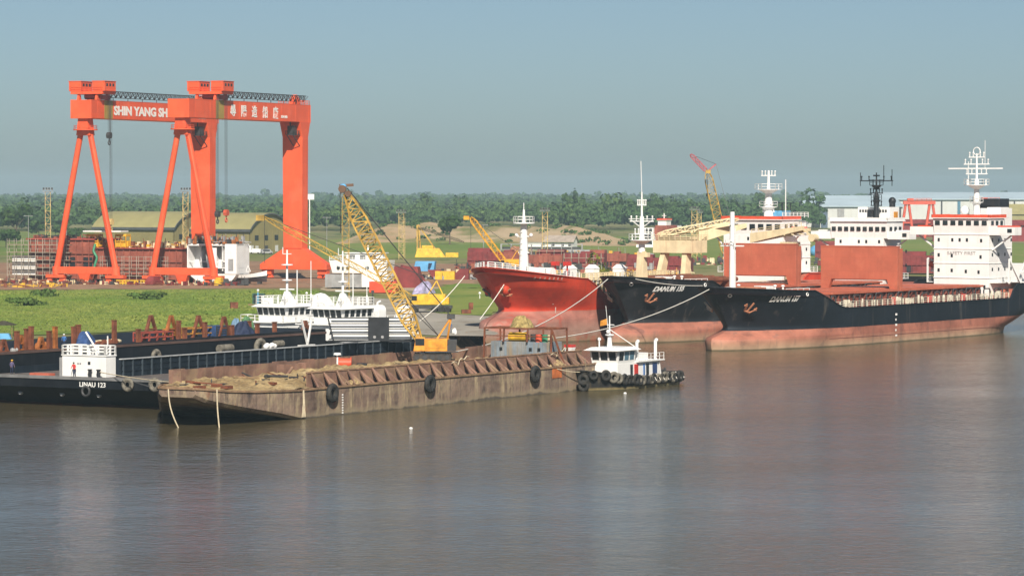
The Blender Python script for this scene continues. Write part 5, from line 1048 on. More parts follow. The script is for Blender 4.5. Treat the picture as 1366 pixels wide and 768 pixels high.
# ------------------------------------------------------------------ white workboats behind the barges
def workboat(label, loc, L, seed, funnel):
    rr = random.Random(seed); t = thing('work_boat', label, 'work boat', loc, SHIP_ANG, 'white workboats behind the barges')
    zt = lambda s: 3.2 + 1.6*(1-min(1,s/14))**1.6
    m, d = hullmesh(L, 9.2, zt, lambda z: 2-.42*z, lambda z: L-1+.2*z, lambda s: .8, zk=-1, NU=36, NZ=8, bt=-9, Le=(9,7), Lr=(6,4), tr=.85)
    m.build('hull', BLKBARGE, t); d.build('deck', GREY, t)
    m = MB(); m.box(5.5,20,-3.7,3.7,2.6,6.45); m.box(5.0,20.4,-4.1,4.1,6.45,6.6); dh = m.build('deckhouse', CLEANW, t, .05)
    m = MB(); m.box(5.1,5.25,-4.1,4.1,5.7,6.7) if False else m.rail([(5.1,-4,6.6),(5.1,4,6.6)],1,1.3,.035,2,.05); m.rail([(5.1,-4,6.6),(20.3,-4,6.6)],1,1.6,.035,2,.05); m.rail([(5.1,4,6.6),(20.3,4,6.6)],1,1.6,.035,2,.05); m.build('upper_deck_rail', CLEANW, t)
    m = MB(); m.box(7.6,15,-2.6,2.6,6.6,7.35); m.frustum((7.6,15,-2.6,2.6),(7.2,15.2,-2.8,2.8),7.35,8.75); wh = m.build('wheelhouse', CLEANW, t, .04)
    m = MB(); m.frustum((6.5,15.8,-3.3,3.3),(7.4,15.4,-2.7,2.7),8.75,9.15); m.build('roof', CLEANW, t, .04)
    for k in range(5): y = -2.15 + k*1.07; m = MB(); m.hexa([(7.52,y-.4,7.5),(7.18,y-.4,8.6),(7.18,y+.4,8.6),(7.52,y+.4,7.5),(7.7,y-.4,7.5),(7.4,y-.4,8.6),(7.4,y+.4,8.6),(7.7,y+.4,7.5)]); m.build('window', GLASS, wh)
    for k in range(5): x = 8.1 + k*1.4; m = MB(); m.hexa([(x,-2.68,7.5),(x+.9,-2.68,7.5),(x+.9,-2.5,7.5),(x,-2.5,7.5),(x,-2.83,8.55),(x+.9,-2.83,8.55),(x+.9,-2.6,8.55),(x,-2.6,8.55)]); m.build('window', GLASS, wh)
    for k in range(2): m = MB(); m.box(15.6+k*2.2,16.3+k*2.2,-3.76,-3.68,4.0,6.0); m.build('doorway', DARK, dh)
    for k in range(5): m = MB(); m.tube((6.5+k*2.8,-3.76,5.6),(6.5+k*2.8,-3.66,5.6),.2,n=12); m.build('porthole', GLASS, dh)
    for k in range(3): m = MB(); m.tube((5.42,-2.2+k*2.2,5.4),(5.52,-2.2+k*2.2,5.4),.22,n=12); m.build('porthole', GLASS, dh)
    m = MB(); m.rail([(7.2,-2.7,9.15),(7.2,2.7,9.15),(15.2,2.7,9.15),(15.2,-2.7,9.15),(7.2,-2.7,9.15)],1.2,1.3,.035,3,.06); m.box(8,9.2,1.2,2.4,9.15,10.1); m.ball((8.2,-1.9,9.8),.5,n=10,m=6); m.build('roof_rail', CLEANW, t)
    m = MB(); m.frustum((10.4,12.6,-.7,.7),(10.9,11.7,-.3,.3),9.15,11.0); m.tube((11.2,0,11),(11.2,0,17.2),.2,.12,8); m.tube((11.2,0,14.9),(11.2,0,15.05),.9,n=10); m.tube((11.2,0,12.6),(11.2,0,12.75),.8,n=10); m.bar((11.2,-.8,16.6),(11.2,.8,16.6),.1); m.bar((11.2,-1.3,11.3),(11.2,1.3,11.3),.25,.18); m.bar((11.2,.8,16.6),(11.2,.8,17.6),.09); m.bar((11.6,-1.6,9.2),(11.6,-1.6,14.2),.12); m.build('mast', CLEANW, t)
    m = MB(); m.bar((14.6,-1.9,9.2),(14.6,-1.9,15.5),.09); m.tube((14.6,-1.9,9.2),(14.6,-1.9,10.6),.14,n=6); m.build('whip_antenna', CLEANW, t)
    if funnel == 'dome':
        m = MB(); m.ball((18.4,-.8,7.0),2.4,2.4,3.6,18,10); m.box(16.6,20.2,-2.8,1.6,6.6,7.6); m.build('exhaust_casing', CLEANW, t)
    else:
        for y in (-2.6,2.4): m = MB(); m.box(22,24,y-.9,y+.9,2.8,8.0); m.tube((22,y,8),(24,y,8),.9,n=14); m.path([(23,y,8.6),(23,y,9.2),(23.7,y,9.4)],.18,6); m.build('funnel', CLEANW, t, .06)
        m = MB(); m.box(20.3,26,-3.6,3.6,2.6,4.8); m.build('aft_house', CLEANW, t, .05)
    return t, dh
ta, dh = workboat('left white workboat with rounded exhaust casing and red mark, behind the tall barge', (X_(371,503)-5.2,497,0), 30, 1, 'dome')
m = MB(); m.box(10.8,12.0,-3.78,-3.72,5.1,6.2); p_ = m.build('red_sign', RED, dh); m = MB(); m.box(11.15,11.6,-3.82,-3.78,5.4,5.9); m.build('sign_mark', CLEANW, p_)
workboat('right white workboat with twin square funnels, behind the white loading ramp', (X_(452,496)-5.8,488,0), 34, 2, 'twin')
# ------------------------------------------------------------------ sheds with arched roofs
SH_ANG = math.atan2(-.5, .866)
def shed(label, corner, L, W, he, ridge):
    """corner = near eave corner at the gable end; local -x runs along the shed away from the gable, +y towards the back"""
    t = thing('arched_shed', label, 'shed', corner, SH_ANG, 'khaki arched sheds'); n = 14
    arc = [(W*i/n, he + (ridge-he)*math.sin(math.pi*i/n)**.8) for i in range(n+1)]
    m = MB(); m.box(-L,0,0,.25,0,he); m.box(-L,0,W-.25,W,0,he)
    m.prism([(-.3,0,0)] + [(-.3,y,z) for y, z in arc] + [(-.3,W,0)], (.3,0,0)); m.prism([(-L,0,0)] + [(-L,y,z) for y, z in arc] + [(-L,W,0)], (.3,0,0))
    for k in range(int(L/1.2)): m.box(-L+k*1.2,-L+k*1.2+.12,-.07,0,0,he)
    for k in range(1,int(W/1.2)): m.box(0,.07,k*1.2,k*1.2+.12,0,he)
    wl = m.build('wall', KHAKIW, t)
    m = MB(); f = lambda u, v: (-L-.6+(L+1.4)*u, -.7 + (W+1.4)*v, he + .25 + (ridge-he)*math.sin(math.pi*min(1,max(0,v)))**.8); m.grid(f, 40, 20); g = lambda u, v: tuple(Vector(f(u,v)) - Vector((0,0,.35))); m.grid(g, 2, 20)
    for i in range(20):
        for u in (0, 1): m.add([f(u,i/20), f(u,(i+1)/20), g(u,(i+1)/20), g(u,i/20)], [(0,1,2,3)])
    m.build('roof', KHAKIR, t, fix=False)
    m = MB(); m.box(-L-.6,.8,-.95,-.7,he-.75,he+.25); 
    for i in range(20): a = Vector(f(1,i/20)); b = Vector(f(1,(i+1)/20)); m.bar(a + Vector((.1,0,-.35)), b + Vector((.1,0,-.35)), .2, .5)
    m.build('eave_gutter', mat('dark_eave', (.075,.08,.085), .6, .2), t)
    for y in (3.5,10,17,24):
        if y < W-2: m = MB(); m.box(0,.12,y,y+2.4,4.6,6.6); w_ = m.build('window', GLASS, t); m = MB(); m.box(0,.1,y+.4,y+2.4,.2,2.6); m.build('service_door', WALLW if int(y) % 2 else DARK, t)
    return t
Cb = Vector((X_(333,1290),1290,GZ)); Ca = Vector((X_(232,1325),1325,GZ))
shed('right khaki shed with arched roof and windowed gable behind the front crane tower', Cb, 27, 27, 8.7, 14.9)
shed('left khaki shed with arched roof seen between the gantry crane legs', Ca, 39, 27, 9.0, 15.2)
# ------------------------------------------------------------------ hull blocks under construction
def clutter_mb(x0, x1, y0, y1, z, n, seed, hmax=1.6, M=2):
    rr = random.Random(seed); ms = [MB() for _ in range(M)]
    for _ in range(n):
        m = ms[rr.randrange(M)]; x, y = rr.uniform(x0,x1), rr.uniform(y0,y1); k = rr.random()
        if k < .5: w, d, h = rr.uniform(.3,1.4), rr.uniform(.3,1.0), rr.uniform(.25,hmax); m.box(x-w/2,x+w/2,y-d/2,y+d/2,z,z+h)
        elif k < .8: a = rr.uniform(0,3.14); L = rr.uniform(1,3.5); q = z + rr.uniform(.1,.5); m.tube((x-L*math.cos(a)/2,y-L*math.sin(a)/2,q),(x+L*math.cos(a)/2,y+L*math.sin(a)/2,q+rr.uniform(0,.6)),rr.uniform(.06,.16),n=5)
        else: h = rr.uniform(.6,hmax*1.5); m.bar((x,y,z),(x+rr.uniform(-.3,.3),y,z+h),.12)
    return ms
def clutter(labels, name, loc, rz, ext, n, seed, mats_, hmax=1.6, cat='yard clutter'):
    for i, (m, M) in enumerate(zip(clutter_mb(*ext, 0, n, seed, hmax, len(mats_)), mats_)): single(name, labels[i], cat, m, M, loc, rz, None, 0, 'stuff')
t = thing('hull_block', 'long rust-red hull section under construction behind the gantry legs', 'hull block', yard(8,0), ANG_U)
def yb(m, v0, v1, u0, u1, z0, z1): m.box(u0,u1,-v1,-v0,z0,z1)     # yard frame: local x = u, local -y = v
m = MB(); yb(m,-49,-30,0,14,1.0,11.0); yb(m,-30,-5,1.0,14,1.0,8.8)
rr = random.Random(4)
for v in np.arange(-48.5,-30,1.9): yb(m,v,v+.2,-.3,0,1.0,11)
for v in np.arange(-29.5,-5,1.9): yb(m,v,v+.2,.7,1.0,1.0,8.8)
for z in (3.2,5.4,7.4): yb(m,-49,-30,-.4,0,z,z+.25)
for z in (3.2,5.4): yb(m,-30,-5,.6,1.0,z,z+.2)
m.build('shell_plating', REDOX, t)
m = MB(); yb(m,-49.6,-29.6,-.6,14.4,11.0,11.35); yb(m,-29.6,-4.6,.3,14.4,8.8,9.05); m.build('deck_edge', mat('red_edge', (.36,.07,.05), .6), t)
for v in (-43,-38,-33): m = MB(); yb(m,v,v+2.6,-.06,0,4,6.6); m.build('dark_opening', BLACK, t)
m = MB()
for v in np.arange(-47,-5,5): yb(m,v,v+1.4,1,13,0,1.0)
m.build('keel_block', WOOD, t)
t = thing('hull_block', 'white hull section open at its side, right of the rust-red hull', 'hull block', yard(8,0), ANG_U)
m = MB(); z0 = 1.4; yb(m,-3.6,10.5,5,8,z0,10.2); yb(m,-3.6,10.5,1,5,z0+2.6,z0+2.8); yb(m,-3.6,10.5,1,5,9.7,10.2); yb(m,-3.6,-3.3,1,6,z0+2,10.2); yb(m,7.2,10.5,.8,5,z0+1.2,10.2)
for v in (0.2,3.2,6.2): yb(m,v,v+.25,1.2,6,z0+2,9.7); m.prism([(1.2,-v,9.7),(1.2,-v,8.2),(3.8,-v,9.7)],(0,-.25,0)); m.prism([(1.2,-v,4.2),(1.2,-v,5.8),(3.8,-v,4.2)],(0,-.25,0))
yb(m,-3.6,9,1.4,2,5.6,5.8); yb(m,2,4.6,1.3,1.5,4.2,9.2); m.build('shell_plating', WHITE, t)
m = MB(); yb(m,8.2,9.6,.75,.8,3.4,6.4); m.build('triangular_opening', GREY, t)
m = MB(); m.prism([(1,3.4,z0+1.2),(1,-10.5,z0+1.2),(1,-9,.9),(1,-5,.2),(1,0,.2)], (6,0,0)); m.build('bilge_plating', CLEANW, t)
m = MB()
for v in (-1,4,8): yb(m,v,v+1.2,1,7,0,.9)
m.build('keel_block', DARK, t)
m = MB(); yb(m,5.2,7.0,-.6,.6,0,2.0); yb(m,5.0,7.2,-.8,.8,2.0,2.3); m.build('support_pedestal', CREAM, t)
clutter(['dark tools and pipes along the top of the white hull section','rusty fittings along the top of the white hull section','pale fittings along the top of the white hull section'], 'deck_clutter', yard(8,-2,10.2+0), ANG_U, (1,7,-12.5,1.5), 190, 21, [DARK, ORM, GREY], 2.0)
clutter(['rusty steel bits on top of the rust-red hull','yellow machine bits on top of the rust-red hull','white bundles on top of the rust-red hull'], 'deck_clutter', yard(9,0,9.05), ANG_U, (0,6,5.5,29), 190, 22, [RUST, YELLOW, CREAM], 1.8)
clutter(['dark bits on top of the tall rust-red hull end','rusty bits on top of the tall rust-red hull end'], 'deck_clutter', yard(9,0,11.35), ANG_U, (0,6,30,49), 60, 23, [DARK, REDOX], .9)
# scaffolding
def scaffold(label, v0, v1, u, h, name='scaffolding'):
    t = thing(name, label, 'scaffolding', yard(u,0), ANG_U); P = mat('scaffold_tube', (.38,.34,.28), .5, .3)
    m = MB(); vs = list(np.arange(v0, v1+.01, 2.1))
    for v in vs:
        for du in (0,1.1): m.tube((du,-v,0),(du,-v,h+.8),.075,n=5)
    m.build('upright', P, t); m = MB(); z = 1.9
    while z <= h + .1:
        for du in (0,1.1): m.tube((du,-v0,z),(du,-v1,z),.07,n=5)
        m.tube((0,-v0,z+1),(0,-v1,z+1),.05,n=5)
        for v in vs: m.tube((0,-v,z),(1.1,-v,z),.06,n=5)
        z += 1.95
    m.build('ledger', P, t); m = MB(); z = 1.9
    while z <= h - .5: m.box(.05,1.05,-v1,-v0,z+.06,z+.12); z += 1.95
    m.build('plank', WOOD, t); return t
scaffold('grey pipe scaffolding around the left end of the rust-red hull', -53.5, -35, 4.6, 10.5)
scaffold('lower pipe scaffolding along the middle of the rust-red hull', -27, -8, 6.0, 6.2)
m = MB(); m.box(0,.3,46,53,2,7); 
for k in range(6): m.box(-.1,0,46.2+k*1.15,46.3+k*1.15,2,7)
single('white_tarp_screen', 'white sheeting hung on the scaffolding at the far left', 'sheeting', m, WHITE, yard(6.3,0), ANG_U)
def cage(label, v, u, z0, z1, w):
    t = thing('work_cage', label, 'work cage', yard(u,v,9.05), ANG_U, 'yellow work cages'); m = MB(); h = z1 - z0
    for x in (0,2.4):
        for y in (-w/2,0,w/2): m.bar((x,y,0),(x,y,z1),.2)
        for z in (z0,(z0+z1)/2,z1): m.bar((x,-w/2,z),(x,w/2,z),.2)
    for z in (z0,z1): m.bar((0,-w/2,z),(2.4,-w/2,z),.2); m.bar((0,w/2,z),(2.4,w/2,z),.2)
    m.build('frame', YELLOW, t); m = MB(); m.box(.2,2.3,-w/2+.1,w/2-.1,z0+.1,z0+1.5); m.box(-.1,2.5,-w/2-.1,w/2+.1,z1,z1+.5); m.build('platform', BRIGHTY, t); return t
cage('left yellow work cage against the rust-red hull', -30.5, 8.3, .3, 3.0, 3.2); cage('right yellow work cage against the rust-red hull', -22.3, 8.3, .3, 3.0, 3.0)
m = MB(); m.box(0,4,21,32,12.7,13.0); single('white_beam', 'long white beam lying across the two yellow work cages', 'beam', m, CLEANW, yard(6,0,.4), ANG_U)
m = MB(); m.path([(0,0,0),(.5,-.6,2.5),(.4,.4,4.2),(1.0,.2,6)],.35,6); single('green_hose', 'green hose hanging between the yellow work cages', 'hose', m, GREEN, yard(4.6,-28,4), ANG_U)
# ground clutter row along the yard edge
clutter(['rusty steel offcuts strewn under the left gantry leg','brown scrap strewn under the left gantry leg','dark debris strewn under the left gantry leg','pale debris strewn under the left gantry leg'], 'yard_debris', yard(-3,-38), ANG_U, (-5,4,-16,20), 230, 31, [DARKRED, RUST, DARK, CREAM], 1.3)
clutter(['rusty steel offcuts below the front gantry crane','dark red scrap below the front gantry crane','dark debris below the front gantry crane','pale debris below the front gantry crane'], 'yard_debris', yard(-2,0), ANG_U, (-4,4,-16,22), 190, 32, [RUST, DARKRED, DARK, CREAM], 1.1)
clutter(['rusty plates lying in the yard behind the truck crane','dark parts lying in the yard behind the truck crane','blue and grey parts lying in the yard behind the truck crane'], 'yard_debris', G(520,372), 0, (-18,26,-10,14), 120, 33, [RUST, DARK, GREY], 1.3)
m = MB(); m.box(-2.6,2.6,-1.2,1.2,.2,.9); m.frustum((-2.6,2.6,-1.2,1.2),(-1.6,1.6,-.8,.8),.9,2.2); single('dark_red_pile', 'dark red covered heap at the foot of the front gantry left leg', 'heap', m, DARKRED, yard(-3.2,-6.5), ANG_U)
m = MB()
for k in range(10): m.box(-4+k*.85,-3.6+k*.85,-.3,.3,0,1.2)
m.box(-4,4.2,-.36,-.3,.9,1.15); m.box(-4,4.2,-.36,-.3,.3,.5); single('yellow_barrier', 'yellow barrier fence left of the front gantry leg', 'barrier', m, BRIGHTY, yard(-2.6,-13.5), ANG_U - R(90))
clutter(['yellow fittings strewn left of the rear gantry crane','rusty fittings strewn left of the rear gantry crane'], 'yard_debris', G(40,383), 0, (-9,9,-4,4), 44, 36, [BRIGHTY, RUST], 1.1)
m = MB(); m.box(-1,1,-1,1,0,1.5); m.box(-.7,.7,-.7,.7,1.5,2.0); single('yellow_machine', 'small yellow machine right of the front gantry right leg', 'machine', m, BRIGHTY, yard(-2.0,11.2), ANG_U, bevel=.08)
# small white hull on blocks
t = thing('hull_on_blocks', 'small white and dark boat hull standing on blocks right of the gantry legs', 'boat hull', G(331,379), R(-12))
m = MB(); f = lambda u, v: ((u-.5)*9.6*(1-.05*v), (1-(2*u-1)**2)**.5*1.5*(v-.0)*2-1.5*v, .7 + 1.8*v + 1.5*max(0,u-.45)**2*(v)+.3*v*(1-u)); 
for sgn in (-1,1): m.grid(lambda u, v: ((u-.5)*9.8, sgn*1.7*(1-abs(2*u-1)**2.6)*(.25+.75*v), .6 + (1.9 + 2.4*max(0,u-.4)**1.6)*v), 24, 8)
hl = m.build('hull', mat('white_boat_side', (.04,.04,.045), .5, .3, 1, bands=[(1.5,(.05,.03,.03),.05)]), t)
m = MB()
for sgn in (-1,1): m.grid(lambda u, v: ((u-.5)*9.82, sgn*1.74*(1-abs(2*u-1)**2.6)*(.8+.2*v), .6 + (1.9 + 2.4*max(0,u-.4)**1.6)*(.55+.42*v)), 24, 2)
m.build('white_band', CLEANW, t)
m = MB(); m.bar((-.6,0,3.2),(0,0,4.8),.14); m.bar((.6,0,3.2),(0,0,4.8),.14); m.bar((-.6,0,3.2),(.6,0,3.2),.14); m.build('tripod', CLEANW, t)
m = MB()
for x in (-3,0,3): m.box(x-.4,x+.4,-.8,.8,0,.7)
m.build('support_block', DARK, t)
clutter(['dark winch parts left of the small boat hull'], 'yard_debris', G(313,381), 0, (-2.5,3,-2,2), 30, 35, [DARK], 2.0)
# white sedan vans and cabins before the shed
m = MB(); m.box(-3,3,-1.2,1.2,.3,2.6); m.box(-3.05,3.05,-1.25,1.25,2.6,2.8); o = single('site_cabin', 'white site cabin in front of the right khaki shed', 'cabin', m, CLEANW, G(327,337), R(-20))
m = MB(); m.box(-2,2,-1.26,-1.2,1.2,2.2); m.build('window', GLASS, o)
def van(label, p, rz, M=CLEANW):
    t = thing('parked_van', label, 'van', p, rz); m = MB(); m.frustum((-2.2,2.2,-.9,.9),(-2.1,1.9,-.85,.85),.4,1.1); m.frustum((-2.1,1.6,-.85,.85),(-1.9,1.0,-.75,.75),1.1,1.9); m.build('body', M, t, .05)
    m = MB(); m.box(-1.7,.9,-.87,-.83,1.15,1.7); m.build('window', GLASS, t)
    for x in (-1.4,1.4):
        for s in (-1,1): m = MB(); m.tube((x,s*.95,.35),(x,s*.7,.35),.35,n=12); m.build('wheel', RUBBER, t)
van('white van parked in front of the khaki shed gable', G(341,338.5), R(160)); van('silver pickup parked right of the white van', G(356,339), R(20), GREY)
# ------------------------------------------------------------------ light masts
def mast(label, px, py, top, M=PALEY, w=1.35, Y=None):
    p = G(px, py); h = Z_(top, p.y) - GZ; t = thing('light_mast', label, 'light mast', p, random.uniform(-.2,.2), 'yellow lattice light masts'); w = w*p.y/880
    m = MB(); n = max(8, int(h/1.6)); r = .055*p.y/880
    for i in range(n):
        z0, z1 = h*i/n, h*(i+1)/n
        for sx in (-1,1):
            for sy in (-1,1): m.bar((sx*w/2,sy*w/2,z0),(sx*w/2,sy*w/2,z1),r*2)
        for sy in (-1,1): m.bar((-w/2,sy*w/2,z1),(w/2,sy*w/2,z1),r*1.5); m.bar((-w/2 if i%2 else w/2,sy*w/2,z0),(w/2 if i%2 else -w/2,sy*w/2,z1),r)
        for sx in (-1,1): m.bar((sx*w/2,-w/2,z1),(sx*w/2,w/2,z1),r*1.5)
    m.build('lattice_post', M, t); m = MB(); m.box(-w*.9,w*.9,-w*.7,w*.7,h,h+.12); m.rail([(-w*.9,-w*.7,h),(w*.9,-w*.7,h)],1,1,.05,2); m.build('platform', GREY, t)
    m = MB()
    for x in (-.8,-.25,.25,.8): m.box(x*w-.22,x*w+.22,-w*.8,-w*.6,h+.6,h+1.1)
    m.build('floodlight', DARK, t)
mast('tall pale yellow lattice mast beside the rear gantry left leg', 64, 376, 256); mast('lattice mast between the two gantry cranes', 247.5, 372, 256); mast('yellow lattice mast close behind the barge crane boom', 461, 399, 262, BOOMY, 1.7)
mast('pale lattice mast alone in front of the sandy embankment', 536, 346, 284); mast('lattice mast behind the red ship foremast', 727, 357, 282); mast('distant lattice mast left of the cream deck crane', 926, 345, 280); mast('thin lattice mast right of the distant lattice mast', 933, 340, 284, PALEY, .9)
p = G(413,345); m = MB(); m.tube((0,0,0),(0,0,Z_(266,p.y)-GZ),.2,n=6); z = Z_(262,p.y)-GZ; m.box(-1.6,1.6,-.15,.15,z-1.1,z+.8); single('white_sign_board', 'blank white board on a tall pole right of the front crane tower', 'sign', m, CLEANW, p, 0)
# ------------------------------------------------------------------ wheelhouse block standing on the ground
p = G(477,386); t = thing('deckhouse_block', 'white ship wheelhouse block standing on a grey base in the yard', 'deckhouse block', p, R(-14))
m = MB(); m.box(-8,1.6,-.5,5,.5,3.6); m.build('grey_base', GREY, t); m = MB(); m.box(1.2,7.6,-.6,5,.6,3.9); m.build('white_base', WHITE, t)
m = MB(); m.frustum((-6.2,7.4,-.4,5.4),(-6.9,7.7,-.9,5.6),3.9,6.9); wh = m.build('wheelhouse', WHITE, t, .06); m = MB(); m.box(-3,6,.6,4.4,6.9,8.6); m.box(-3.4,6.4,.2,4.8,8.6,8.8); m.build('upper_house', WHITE, t, .04)
for x in (-4.6,-2.2,2.6,4.6): m = MB(); m.tube((x,-.80,5.2),(x,-.62,5.2),.42,n=12); m.build('porthole', GLASS, wh)
for x in (-2.2,.4,3): m = MB(); m.box(x,x+1.4,.54,.6,7.3,8.2); m.build('window', GLASS, t)
m = MB(); m.rail([(-6.8,-.8,6.9),(7.5,-.8,6.9)],1,1.4,.05,3); m.tube((2,2,8.8),(2,2,10.5),.2,n=6); m.build('rail', CLEANW, t)
m = MB()
for x in (-6,-2,2,6): m.box(x-.5,x+.5,0,4,0,.6)
m.build('support_block', DARK, t)
p = G(512,391); t = thing('red_container', 'bright red container right of the white wheelhouse block', 'container', p, R(-14)); m = MB(); m.box(-3.2,3.2,-1.2,1.2,.15,2.7); b_ = m.build('container_body', BRIGHTRED, t, .04); m = MB()
for k in range(18): m.box(-3.1+k*.35,-2.95+k*.35,-1.26,-1.2,.3,2.55)
m.build('ribs', BRIGHTRED, b_)
m = MB(); m.frustum((-5,5,-2,2),(-4.6,4.0,-1.8,1.8),0,5.2); single('dark_red_block', 'dark red steel block behind the truck crane', 'steel block', m, DARKRED, G(537,384), R(-10), bevel=.06)
m = MB(); m.prism([(-4,0,0),(4,0,0),(2.2,0,3.4),(-2,0,4.4)],(0,3,0)); single('dark_red_block', 'slanted dark red plate block left of the blue tank', 'steel block', m, DARKRED, G(548,376), R(12))
# lattice boom crane on trucks
def truck_crane(label, p, tipP, M, rz=0, boom_M=BOOMY, w=1.1, br=.045):
    t = thing('mobile_crane', label, 'crane', p, rz); m = MB(); m.box(-4.6,4.8,-1.2,1.2,.8,1.4); m.box(-4.6,-3.2,-1.2,1.2,1.4,2.1); m.build('chassis', DARK, t)
    for x in (-3.8,-2.4,1.4,2.8,4.0):
        for s in (-1,1): m = MB(); m.tube((x,s*1.3,.6),(x,s*.9,.6),.6,n=14); w_ = m.build('wheel', RUBBER, t)
    m = MB(); m.box(-1.8,3.6,-1.3,1.3,1.6,3.6); m.box(3.6,4.3,-1.3,1.3,1.7,3.0); m.frustum((-3.0,-1.8,-1.3,0),(-2.8,-1.8,-1.3,0),1.6,3.5); m.build('machinery_house', M, t, .06)
    m = MB(); m.box(-2.9,-1.9,-1.36,-1.3,2.4,3.3); m.build('cab_window', GLASS, t)
    q = Matrix.Rotation(-rz,3,'Z') @ (Vector(tipP) - Vector(p)); foot = Vector((-1.6,0,2.2)); d = (q-foot).normalized(); m = MB(); m.lattice(foot, q, w, w, int((q-foot).length/1.6), br, up=(0,1,0), taper=.08, rc=br*2); m.build('boom', boom_M, t)
    m = MB(); m.box(q.x-.8,q.x+.8,-.5,.5,q.z-.6,q.z+.5); m.build('boom_head', boom_M, t)
    m = MB(); g = Vector((1.8,0,6.2)); m.bar((.2,0,3.6),g,.2); m.bar((3,0,3.6),g,.2); m.build('gantry_frame', M, t)
    m = MB(); m.tube(g, q, .06, n=4); m.tube(g + Vector((0,.5,0)), q, .06, n=4); m.tube(q, (q.x,q.y,max(1.5,q.z-9)), .05, n=4); m.build('boom_cable', DARK, t); return t
p = G(570,417); truck_crane('yellow truck crane with long low boom reaching left, parked behind the workboats', p, at(353,290,p.y+8), BRIGHTY, R(-4), BOOMY, 1.0, .032)
p = G(682,362); truck_crane('yellow crane with steep boom behind the red ship bow', p, at(628,290,p.y+10), YELLOW, R(-8), YELLOW, 1.5)
p = G(976,352); truck_crane('distant crane with yellow boom and purple-red jib above the red ship', p, at(943,229,p.y+6), YELLOW, 0, BOOMY, 2.6)
pj = at(943,229,G(976,352).y+6); t_ = [o for o in bpy.data.objects if o.get('label','').startswith('distant crane with yellow')][0]; q = pj - t_.location; tip2 = at(921,206,pj.y) - t_.location
m = MB(); m.lattice(q, tip2, 1.2, 1.2, 8, .09, up=(0,1,0)); m.bar(q, at(955,219,pj.y) - t_.location, .45); m.build('jib', mat('purple_red_jib', (.42,.10,.12), .6), t_)
m = MB(); m.tube(tip2, at(955,219,pj.y) - t_.location, .07, n=4); m.tube(at(955,219,pj.y) - t_.location, (1.8,0,6.2), .07, n=4); m.tube(q, (q.x+.3,q.y,at(948,266,pj.y).z-t_.location.z), .07, n=4); m.box(q.x-.3,q.x+.9,q.y-.3,q.y+.3,at(948,262,pj.y).z-t_.location.z,at(948,258,pj.y).z-t_.location.z); m.build('jib_cable', DARK, t_)
# resting yellow crane with low jib
p = G(574,343); t = thing('resting_crane', 'yellow derrick crane with upright mast and long drooping jib on the meadow', 'crane', p, 0)
m = MB(); m.frustum((-5.5,5.5,-2.5,2.5),(-4.5,3.2,-2.2,2.2),0,3.2); m.box(-3,1,-1.6,1.6,3.2,4.2); m.box(5.5,10,-2,2,0,1.6); m.build('base_house', BRIGHTY, t, .06)
m = MB(); m.bar((-4.6,-.8,0),(-4.6,-.5,11.5),.6); m.bar((-3.4,.8,0),(-4.2,.5,11.5),.5); m.bar((1.6,0,3.2),(-4.3,0,11.5),.5); m.bar((-4.6,0,6),(-3.6,0,6),.3); m.build('mast_frame', BOOMY, t)
m = MB(); m.lattice((-4.2,0,10.6), at(619,323,p.y) - p, .8, .8, 22, .07, up=(0,1,0)); m.build('jib', mat('dark_jib', (.13,.10,.06), .7), t)
# light blue tank, yellow and red things
p = G(567,371); t = thing('blue_tank', 'light blue steel box on splayed legs in the yard', 'steel box', p, R(-8)); m = MB(); m.frustum((-3,2.6,-1.5,1.5),(-2.4,2.9,-1.4,1.4),1.9,4.6); m.build('box', SKYB, t, .08); m = MB()
for x in (-2,1.6): m.bar((x-.8,0,0),(x,0,2.0),.35); m.bar((x+.6,1,0),(x,.6,2.0),.35)
m.build('leg', CREAM, t); m = MB(); m.prism([(1.0,-1.56,2.5),(1.6,-1.56,2.5),(2.2,-1.56,4.1),(1.2,-1.56,4.1)],(0,.06,0)); m.build('dark_mark', NAVY, t)
m = MB(); m.box(-2.6,2.6,-1.2,1.2,0,2.3); single('yellow_bin', 'yellow steel bin left of the red ship bow', 'bin', m, BRIGHTY, G(594,373), R(-6), bevel=.05)
m = MB(); m.prism([(-2.4,0,2.6),(1,0,2.6),(2.2,0,0),(-.6,0,0)],(0,2.4,0)); single('dark_red_chute', 'slanted dark red chute between blue box and yellow bin', 'chute', m, DARKRED, G(582,373), R(-6))
m = MB(); m.prism([(-2.6,0,0),(2.6,0,0),(2.6,0,3.0),(.4,0,3.0)],(0,2.4,0)); single('dark_red_chute', 'dark red steel wedge right of the yellow bin', 'chute', m, DARKRED, G(612,373), R(-6))
heap('lilac and white covered machinery behind the truck crane', 'covered_machinery', G(567,392), 3.4, 1.6, 2.8, mat('lilac_cover', (.34,.31,.46), .8, .5, 1), 'covered load', 9, 41)
